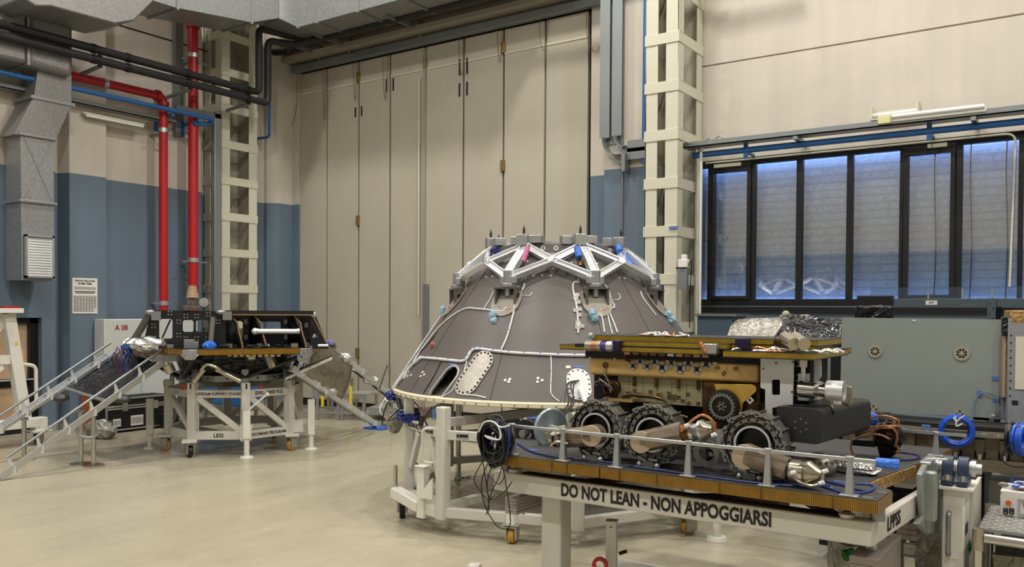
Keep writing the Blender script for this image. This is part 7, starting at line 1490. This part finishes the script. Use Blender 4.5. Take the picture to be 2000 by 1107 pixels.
# slate shelving behind
t = thing('shelving_rack', 'slate grey storage shelving with a clear acrylic edge standing in front of the long window', 'shelving', (-1, 9, 0), world=True)
ysf = 9.0; z1_ = PY(ysf, 1800, 583).z; xL_ = PY(ysf, 1700, 580).x; xR_ = xL_+3.6
xu = PY(ysf, 1937, 600).x
for z in (z1_, 1.2, .55): MB().bb(xL_, xR_, ysf, ysf+.7, z-.02, z).bb(xL_, xR_, ysf-.02, ysf, z-.08, z).done('shelf_board', M_SHELF, t, bevel=.003)
MB().bb(xL_, xR_, ysf, ysf+.02, z1_-.32, z1_-.2).done('rear_beam', M_SHELF, t)
for x in (xL_+.04, xu, xR_-.04):
    for y in (ysf-.03, ysf+.68):
        u_ = MB().bb(x-.035, x+.035, y-.004, y, 0, z1_+.0).bb(x-.035, x-.031, y, y+.04, 0, z1_).done('upright', M_SHELF, t)
        if y < ysf: 
            b = MB()
            for k in range(30): b.cyl((x-.015+.03*(k % 2), y-.006, z1_-.05-.045*k), (x-.015+.03*(k % 2), y-.003, z1_-.05-.045*k), .007, n=6)
            b.done('hole_pattern', M_BLACKM, u_)
MB().bb(xL_, xR_, ysf, ysf+.006, z1_, z1_+.11).done('acrylic_edge', M_PERSPEX, t)
for px_ in (1813, 1880, 1938): x = PY(ysf, px_, 580).x; MB().bb(x-.008, x+.008, ysf-.01, ysf+.01, z1_, z1_+.09).done('acrylic_clip', M_ALU, t)
x = PY(ysf, 1820, 585).x; pl = MB().bb(x-.05, x+.05, ysf-.024, ysf-.02, z1_-.06, z1_-.02).done('shelf_label', M_PAPER, t); text('AIV', .03, 'shelf_lettering', M_INK, t, basis((x, ysf-.025, z1_-.04), (1, 0, 0), (0, 0, 1)))
# low shelving under the ring
t = thing('low_shelf', 'slate grey low shelf under the ring carrier', 'shelf', (-.9, 8.0, 0), world=True)
y_ = 8.0; z_ = PY(y_, 1850, 905).z
MB().bb(PY(y_, 1690, 900).x, PY(y_, 1935, 900).x, y_, y_+.5, z_-.05, z_).done('shelf_board', M_SHELF, t); MB().bb(PY(y_, 1690, 900).x, PY(y_, 1935, 900).x, y_+.45, y_+.5, 0, z_+.25).done('shelf_back', M_BLACKM, t)
for px_ in (1695, 1932): x = PY(y_, px_, 900).x; MB().bb(x-.03, x+.03, y_-.01, y_+.02, 0, z_+.12).done('upright', M_SHELF, t)
a_, c_ = PY(y_-.05, 1856, 884), PY(y_-.05, 1892, 893); o = MB().cyl((a_.x, y_+.05, z_+.05), (c_.x+.02, y_+.05, z_+.045), .045, n=24).done('labelled_tube', M_PAPER); tag(o, 'white labelled tube lying on the low shelf', 'tube')
o = MB().bb(a_.x-.07, a_.x-.005, y_, y_+.1, z_, z_+.1).done('yellow_box', M_YEL, bevel=.004); tag(o, 'small yellow box at the end of the white tube on the low shelf', 'box')
o = MB().ball((c_.x+.16, y_+.1, z_+.045), .06, sc=(2, .8, .7)).done('plastic_bag', M_CLEARP, jitter=.012); tag(o, 'crumpled clear plastic bag right of the white tube', 'bag')
a_ = PY(7.6, 1938, 885); o = MB().bb(a_.x, a_.x+.9, 7.6, 8.1, 0, a_.z).done('beige_cupboard', mat('beige_cupboard', (168, 160, 140), .5), bevel=.006); tag(o, 'beige cupboard below the blue coil at the right edge', 'cupboard')
a_ = PY(6.9, 1930, 935); o = MB().bb(a_.x, a_.x+.8, 6.9, 7.2, .0, a_.z).done('grey_box', M_WEIGHT2, bevel=.01); tag(o, 'plain grey box in front of the beige cupboard', 'box')
a_ = PY(7.3, 1752, 878); o = MB().bb(a_.x-.02, a_.x+.12, 7.3, 7.5, a_.z-.3, a_.z).done('white_carton', M_PAPER); tag(o, 'white carton glimpsed under the ring carrier', 'carton')
# black wrapped screen and black polythene heap
p0_, p1_ = PY(8.3, 1673, 577), PY(8.3, 1741, 640)
t = thing('wrapped_screen', 'square screen wrapped in black polythene standing above the grey-green panel', 'screen', (p0_.x, 8.3, 0), world=True)
MB().bb(p0_.x, p1_.x, 8.3, 8.42, PY(8.3, 1700, 598).z, p0_.z).done('screen_wrap', M_BLACKM, t, bevel=.01); MB().box(((p0_.x+p1_.x)/2, 8.33, PY(8.3, 1700, 615).z), (p1_.x-p0_.x+.02, .14, .18)).done('lower_wrap', M_BLACKP, t, bevel=.02); MB().bb(p0_.x+.12, p0_.x+.18, 8.35, 8.41, 0, 1.8).done('stand_post', M_SHELF, t)
def heap(name, label, cat, m_, outline, y, dep, jit=.02, zb=0.9, nm='cover'):
    """draped cover: an outline of the top edge, filled down and given depth and folds"""
    t = thing(name, label, cat, PY(y, *outline[0]), world=True); b = MB(); n_ = len(outline); L_ = 5; vs = []; random.seed(len(label))
    for j in range(L_+1):
        for i, pt in enumerate(outline):
            p = PY(y, *pt); f = j/L_; vs.append((p.x+random.uniform(-jit, jit), y-dep*math.sin(f*PI/2)*.5+random.uniform(-jit, jit)*2, p.z-(p.z-zb)*(f**1.6)))
    base = len(vs)
    for pt in outline: p = PY(y, *pt); vs.append((p.x, y+dep*.6, p.z-.05))
    for i, pt in enumerate(outline): p = PY(y, *pt); vs.append((p.x, y+dep*.7, zb))
    fs = []
    for j in range(L_):
        for i in range(n_-1): fs.append((j*n_+i, j*n_+i+1, (j+1)*n_+i+1, (j+1)*n_+i))
    for i in range(n_-1): fs.append((i, i+1, base+i+1, base+i)); fs.append((base+i, base+i+1, base+n_+i+1, base+n_+i))
    b.verts(vs, fs); o = b.done(nm, m_, t); return t
heap('covered_equipment', 'equipment draped in shiny black polythene left of the grey-green panel', 'cover', M_BLACKP, [(1524, 640), (1532, 617), (1545, 612), (1560, 615), (1585, 617), (1600, 621), (1620, 621), (1646, 622), (1662, 626)], 8.0, .7, .02, .9)
t = heap('foil_block', 'block wrapped in mottled silver foil behind the folded panels', 'foil', mat('mottled_grey_foil', (168, 166, 158), .35, .5, rgb2=(110, 104, 94), scale=24, wrinkle=.5, bscale=24), [(1431, 640), (1434, 628), (1443, 623), (1470, 621), (1500, 621), (1522, 619), (1535, 620)], 8.6, .6, .008, 1.4)
MB().cyl(PY(8.5, 1531, 600), PY(8.5, 1531, 655), .012).done('cover_pole', M_WHEELK, t); lab(MB().cyl(PY(8.5, 1524, 618), PY(8.5, 1580, 617), .014).ball(PY(8.5, 1535, 614), .04).done('top_cord', M_CREAMD, t), 'pale cord along the top'); MB().bb(PY(8.7, 1440, 640).x, PY(8.7, 1535, 640).x, 8.5, 8.9, 0, 1.42).done('block_stand', M_BLACKM, t)
a_, c_ = PY(10.4, 1362, 614), PY(10.4, 1430, 614); t = thing('side_cabinet', 'slate blue cabinet with a pale top edge beside the right lattice column', 'cabinet', (a_.x, 10.4, 0), world=True)
MB().bb(a_.x, c_.x, 10.4, 10.9, 0, a_.z-.02).done('cabinet_body', mat('slate_blue_cabinet', (74, 94, 108), .5), t); MB().bb(a_.x-.02, PY(10.4, 1440, 612).x, 10.36, 10.92, a_.z-.02, a_.z+.01).done('cabinet_top', M_ALUD, t)
a_, c_ = PY(7.3, 1597, 664), PY(7.3, 1621, 664); t = thing('perforated_panel', 'narrow grey panel with a dotted edge behind the white rover panels', 'panel', (a_.x, 7.3, 0), world=True)
MB().bb(a_.x, c_.x, 7.3, 7.33, .9, a_.z).bb(c_.x+.04, c_.x+.08, 7.33, 7.5, 0, .95).bb(a_.x, c_.x+.08, 7.33, 7.36, .9, .95).done('panel_sheet', M_GPANEL, t); b = MB()
for k in range(24): b.cyl((c_.x-.012, 7.297, a_.z-.06-k*.022), (c_.x-.012, 7.3, a_.z-.06-k*.022), .004, n=6)
b.done('hole_pattern', M_INK, t)
b = MB(); a_, c_ = PY(7.6, 1622, 690), PY(7.6, 1650, 690); b.bb(a_.x-.05, c_.x+.1, 7.5, 7.9, .1, PY(7.6, 1630, 660).z); o = b.done('dark_stack', M_BLACKM); tag(o, 'dark cabinet left of the grey-green panel', 'cabinet')  # plain matt black box
b = MB(); a_, c_ = PY(7.5, 1625, 700), PY(7.5, 1642, 700)
# ---- items seen through the cone stand
a_ = PZ(0, 1020, 880)
t = thing('office_chair', 'black swivel stool seen through the cone stand', 'chair', PZ(0, 1018, 868), world=False)
MB().lathe([(0, .58), (.2, .58), (.24, .61), (.22, .66), (0, .67)], n=24).done('seat', M_BLACK, t, bevel=.01); MB().cyl((0, 0, .08), (0, 0, .58), .025).done('seat_post', M_CHROME, t); MB().bb(-.25, .1, .2, .26, .75, .95).beam((-.1, .1, .6), (-.1, .22, .8), .04, .02).done('backrest', M_BLACK, t, bevel=.02)
for k in range(5): a1_ = 2*PI*k/5; MB().beam((0, 0, .09), (.26*math.cos(a1_), .26*math.sin(a1_), .06), .04, .03).cyl((.26*math.cos(a1_), .26*math.sin(a1_), 0), (.26*math.cos(a1_), .26*math.sin(a1_), .05), .03).done('leg', M_BLACK, t)
p = PZ(0, 1075, 850); t = thing('drawer_unit', 'pale grey drawer unit seen through the cone stand', 'cabinet', (p.x, p.y, 0), R_(10))
MB().bb(-.5, .3, 0, .5, .05, .78).done('unit_body', M_CAB, t, bevel=.008)
for k in range(3): dr = MB().bb(-.48, -.12, -.015, 0, .08+.23*k, .29+.23*k).done('drawer', M_CAB, t); MB().bb(-.34, -.26, -.025, -.015, .18+.23*k, .2+.23*k).done('drawer_handle', M_BLACKM, dr)
MB().bb(-.08, .28, -.012, 0, .1, .75).done('unit_door', mat('grey_glass_door', (120, 122, 118), .3), t)
p = PZ(0, 945, 862); o = MB().bb(p.x-.3, p.x+.3, p.y-.2, p.y+.25, 0, .06).done('floor_box', M_ALUD, bevel=.01); tag(o, 'low flat grey box on the floor behind the barrier post', 'box')
# ================================================================== RIGHT FOREGROUND
def bag(name, label, x0, x1, y0, y1, z1, m_, seed, jit=.012):
    random.seed(seed); b = MB(); n_ = 6
    t = thing(name, label, 'wrapped box', ((x0+x1)/2, (y0+y1)/2, 0), world=True)
    b.bb(x0, x1, y0, y1, .0, z1); bmesh.ops.subdivide_edges(b.b, edges=b.b.edges[:], cuts=5, use_grid_fill=True)
    for v in b.b.verts:
        if v.co.z > .01: v.co += V([random.uniform(-jit, jit) for _ in range(3)])
    b.done('plastic_wrap', m_, t); return t
t = bag('wrapped_box', 'box wrapped in clear plastic with a green knot behind the lettered frame corner', -1.36, -1.0, 5.6, 6.1, .63, M_CLEARP, 1); p = PY(5.58, 1655, 1084); lab(MB().ball(p, .035, n=14).ball(p+V((.02, -.01, .02)), .022).done('green_knot', M_GREENB, t, jitter=.006), 'green plastic knot')
MB().ball(PY(5.56, 1672, 1094), .02, sc=(1.6, 1, .8)).done('foil_twist', M_SILFOILF, t, jitter=.004)
t = bag('wrapped_box', 'low plastic wrapped box behind the white bearing pillar', -.98, -.4, 6.46, 6.62, .6, M_CLEARP, 2); lab(MB().ball(PY(5.93, 1888, 1064), .035).done('green_knot', M_GREENB, t, jitter=.006), 'green plastic knot')
t = bag('wrapped_box', 'silver foil wrapped bundle between the pillar and the trolley', -.42, -.05, 7.0, 7.6, .75, M_SILFOIL, 3)
# ribbed trolley with control box
zt_ = .85; a_ = PZ(zt_, 1908, 1031); x0, y0 = a_.x, a_.y; x1, y1 = x0+1.1, y0+.75
t = thing('metal_trolley', 'tubular metal trolley with a chequered top in the bottom right corner', 'trolley', (x0+.5, y0+.4, 0), world=True)
top = MB().bb(x0+.01, x1, y0, y1, zt_-.015, zt_).done('trolley_top', M_ALUD, t); b = MB(); random.seed(2)
for i in range(34):
    for j in range(14):
        cx_, cy_ = x0+.03+i*.032, y0+.03+j*.05+(.025 if i % 2 else 0); s_ = 1 if (i+j) % 2 else -1
        b.beam((cx_-.018, cy_-.010*s_, zt_+.001), (cx_+.018, cy_+.010*s_, zt_+.001), .008, .004)
o = b.done('tread_pattern', M_CHECK, top, smooth=False)
MB().cyl((x0+.04, y0-.02, zt_-.05), (x1, y0-.02, zt_-.05), .03, n=20).done('front_tube', M_CHROME, t); MB().cyl((x0+.01, y0+.02, zt_-.05), (x0+.01, y1, zt_-.05), .025, n=16).done('side_tube', M_CHROME, t)
for xx_, yy_ in ((x0+.01, y0-.02), (x1, y0-.02), (x0+.01, y1), (x1, y1)): lg_ = MB().cyl((xx_, yy_, .12), (xx_, yy_, zt_+.0), .027, n=20).done('leg', M_CHROME, t); MB().cyl((xx_, yy_, zt_-.12), (xx_, yy_, zt_+.002), .034, n=24).done('corner_socket', M_CHAMP, lg_); MB().cyl((xx_-.02, yy_, .06), (xx_+.02, yy_, .06), .06, n=20).done('caster_wheel', M_BLACK, lg_)
MB().bb(x0+.02, x1, y0, y1, .3, .315).done('lower_shelf', M_ALUD, t)
t = bag('wrapped_box', 'large box in crumpled clear plastic on the lower shelf of the trolley', x0+.08, x1-.05, y0+.05, y1-.05, .38, mat('dark_clear_plastic', (84, 84, 76), .15, .4, wrinkle=.9, bscale=9, rgb2=(130, 128, 110), scale=4), 4, .01)
for c in t.children: 
    c.location.z = .32
p = PZ(zt_, 1953, 1007); q_ = PY(p.y, 1953, 957); bx0, by0 = p.x, p.y; bz = q_.z
t = thing('control_box', 'pale grey control box with an orange button and two black switches on the trolley', 'control box', (bx0+.2, by0+.1, zt_), world=True)
bd = MB().bb(bx0, bx0+.42, by0, by0+.22, zt_+.003, bz).done('box_body', mat('pale_grey_plastic', (214, 212, 204), .45), t, bevel=.004)
def onb(px_, py_): return PY(by0-.001, px_, py_)
c_ = onb(1970, 981); lab(MB().cyl(c_, c_+V((0, -.014, 0)), .013, n=20).cyl(c_+V((0, -.014, 0)), c_+V((0, -.022, 0)), .016, n=20).done('push_button', M_ORBTN, t), 'orange push button')
for px_ in (1964, 1976): c_ = onb(px_, 998); s_ = MB().bb(c_.x-.013, c_.x+.013, by0-.006, by0, c_.z-.018, c_.z+.018).done('rocker_switch', M_BLACK, t, bevel=.002); MB().bb(c_.x-.004, c_.x+.004, by0-.008, by0-.006, c_.z-.01, c_.z-.006).bb(c_.x-.001, c_.x+.001, by0-.008, by0-.006, c_.z+.003, c_.z+.011).done('switch_mark', M_PAPER, s_); MB().bb(c_.x-.01, c_.x+.01, by0-.002, by0, c_.z-.028, c_.z-.025).done('switch_caption', M_INK, t)
c_ = onb(1988, 978); dsp = MB().framed(c_.x, c_.x+.16, c_.z-.085, c_.z+.015, [(c_.x+.012, c_.x+.148, c_.z-.073, c_.z+.003)], .008, basis((0, by0, 0), (1, 0, 0), (0, 0, 1))).done('display_frame', M_ALU, t); lab(MB().bb(c_.x+.03, c_.x+.13, by0-.003, by0, c_.z-.035, c_.z-.003).done('display', M_SCREEN, t), 'dark blue display'); b = MB()
for px_, py_ in ((1955, 962), (1955, 1012)): c_ = onb(px_, py_); b.cyl(c_, c_+V((0, -.003, 0)), .004, n=8)
b.done('screw_pattern', M_INK, t)
random.seed(12); t = thing('cable_bundle', 'tangle of blue and white cables lying on top of the control box', 'cable', (bx0+.3, by0+.1, bz), world=True)
for k in range(16):
    P = [V((bx0+random.uniform(.02, .36), by0+random.uniform(.02, .2), bz+random.uniform(.012, .05))) for _ in range(4)]; MB().tube(P, .007, 6, smooth=4).done('cable', random.choice([M_NAVYC, M_BLUECOIL, M_WHITEC, M_NAVYC]), t)
lab(MB().ball((bx0+.01, by0+.1, bz+.02), .02, sc=(1.6, .8, .8)).done('grey_plug', M_WHEELG, t), 'grey plug')
for k in range(6): c_ = V((bx0+.1+.04*k, by0+.05, bz)); MB().cyl(c_, c_+V((0, 0, .012)), .006, n=10).done('banana_socket', (M_RED, M_BLACK)[k % 2], bd)
# white posts at the bottom edge
a_ = PD(5.6, 1195, 1018); o = None
t = thing('white_post', 'square white steel post with a red lifting ring at the bottom centre', 'post', (a_.x, a_.y, 0), R_(20))
MB().bb(-.035, .035, -.035, .035, 0, a_.z).bb(-.04, .04, -.04, .04, a_.z, a_.z+.01).done('post_tube', M_WHITE, t, bevel=.004); MB().cyl((0, -.037, a_.z-.03), (0, -.034, a_.z-.03), .006, n=8).cyl((.05, 0, a_.z-.21), (.1, 0, a_.z-.19), .012).done('post_screw', M_BLACK, t)
rg_ = PD(5.5, 1172, 1103); lab(MB().bb(-.005, .005, -.03, .005, 0, .01).done('ring_lug', M_WHITE, t), 'lug')
o = MB().lathe([(.028, -.01), (.052, -.01), (.052, .01), (.028, .01), (.028, -.01)], M=basis(rg_, (1, .3, 0), (0, 0, 1)), n=28).done('lifting_ring', M_RED); tag(o, 'red lifting ring at the bottom picture edge', 'ring')
a_ = PD(5.7, 927, 1101); t = thing('white_post', 'square white post top at the bottom edge left of the frame leg', 'post', (a_.x, a_.y, 0), R_(20)); MB().bb(-.04, .04, -.04, .04, 0, a_.z).done('post_tube', M_WHITE, t, bevel=.008)
MB().bb(-.2, .2, -.05, .05, 0, .06).done('post_base', M_WHITE, t)
# small camera unit clipped to the right lattice column and a blue tape mark
p = PY(11.7, 1338, 520); t = thing('wall_camera', 'small grey and white camera unit clamped to the right lattice column', 'camera', p, world=True)
MB().bb(p.x-.07, p.x+.07, 11.6, 11.72, p.z-.02, p.z+.1).bb(p.x-.03, p.x+.04, 11.62, 11.7, p.z+.1, p.z+.17).done('camera_body', M_PAPER, t, bevel=.01); MB().bb(p.x-.09, p.x+.06, 11.62, 11.7, p.z-.34, p.z-.04).done('junction_box', M_STRUT, t, bevel=.006); MB().beam((p.x-.16, 11.76, p.z-.02), (p.x+.02, 11.7, p.z-.02), .02, .03).done('clamp_arm', M_WHEELK, t)
MB().tube([(p.x+.07, 11.66, p.z), (p.x+.12, 11.66, p.z+.08), (p.x+.1, 11.66, p.z-.3), (p.x+.08, 11.7, p.z-.9)], .008, smooth=4).done('camera_cable', M_BLKCABLE, t)
p = PY(11.76, 1316, 444); tag(MB().bb(p.x-.08, p.x+.06, 11.768, 11.78, p.z-.02, p.z+.02).done('blue_tape_mark', M_BLUETAPE), 'blue tape mark on the upper batten of the right lattice column', 'tape')
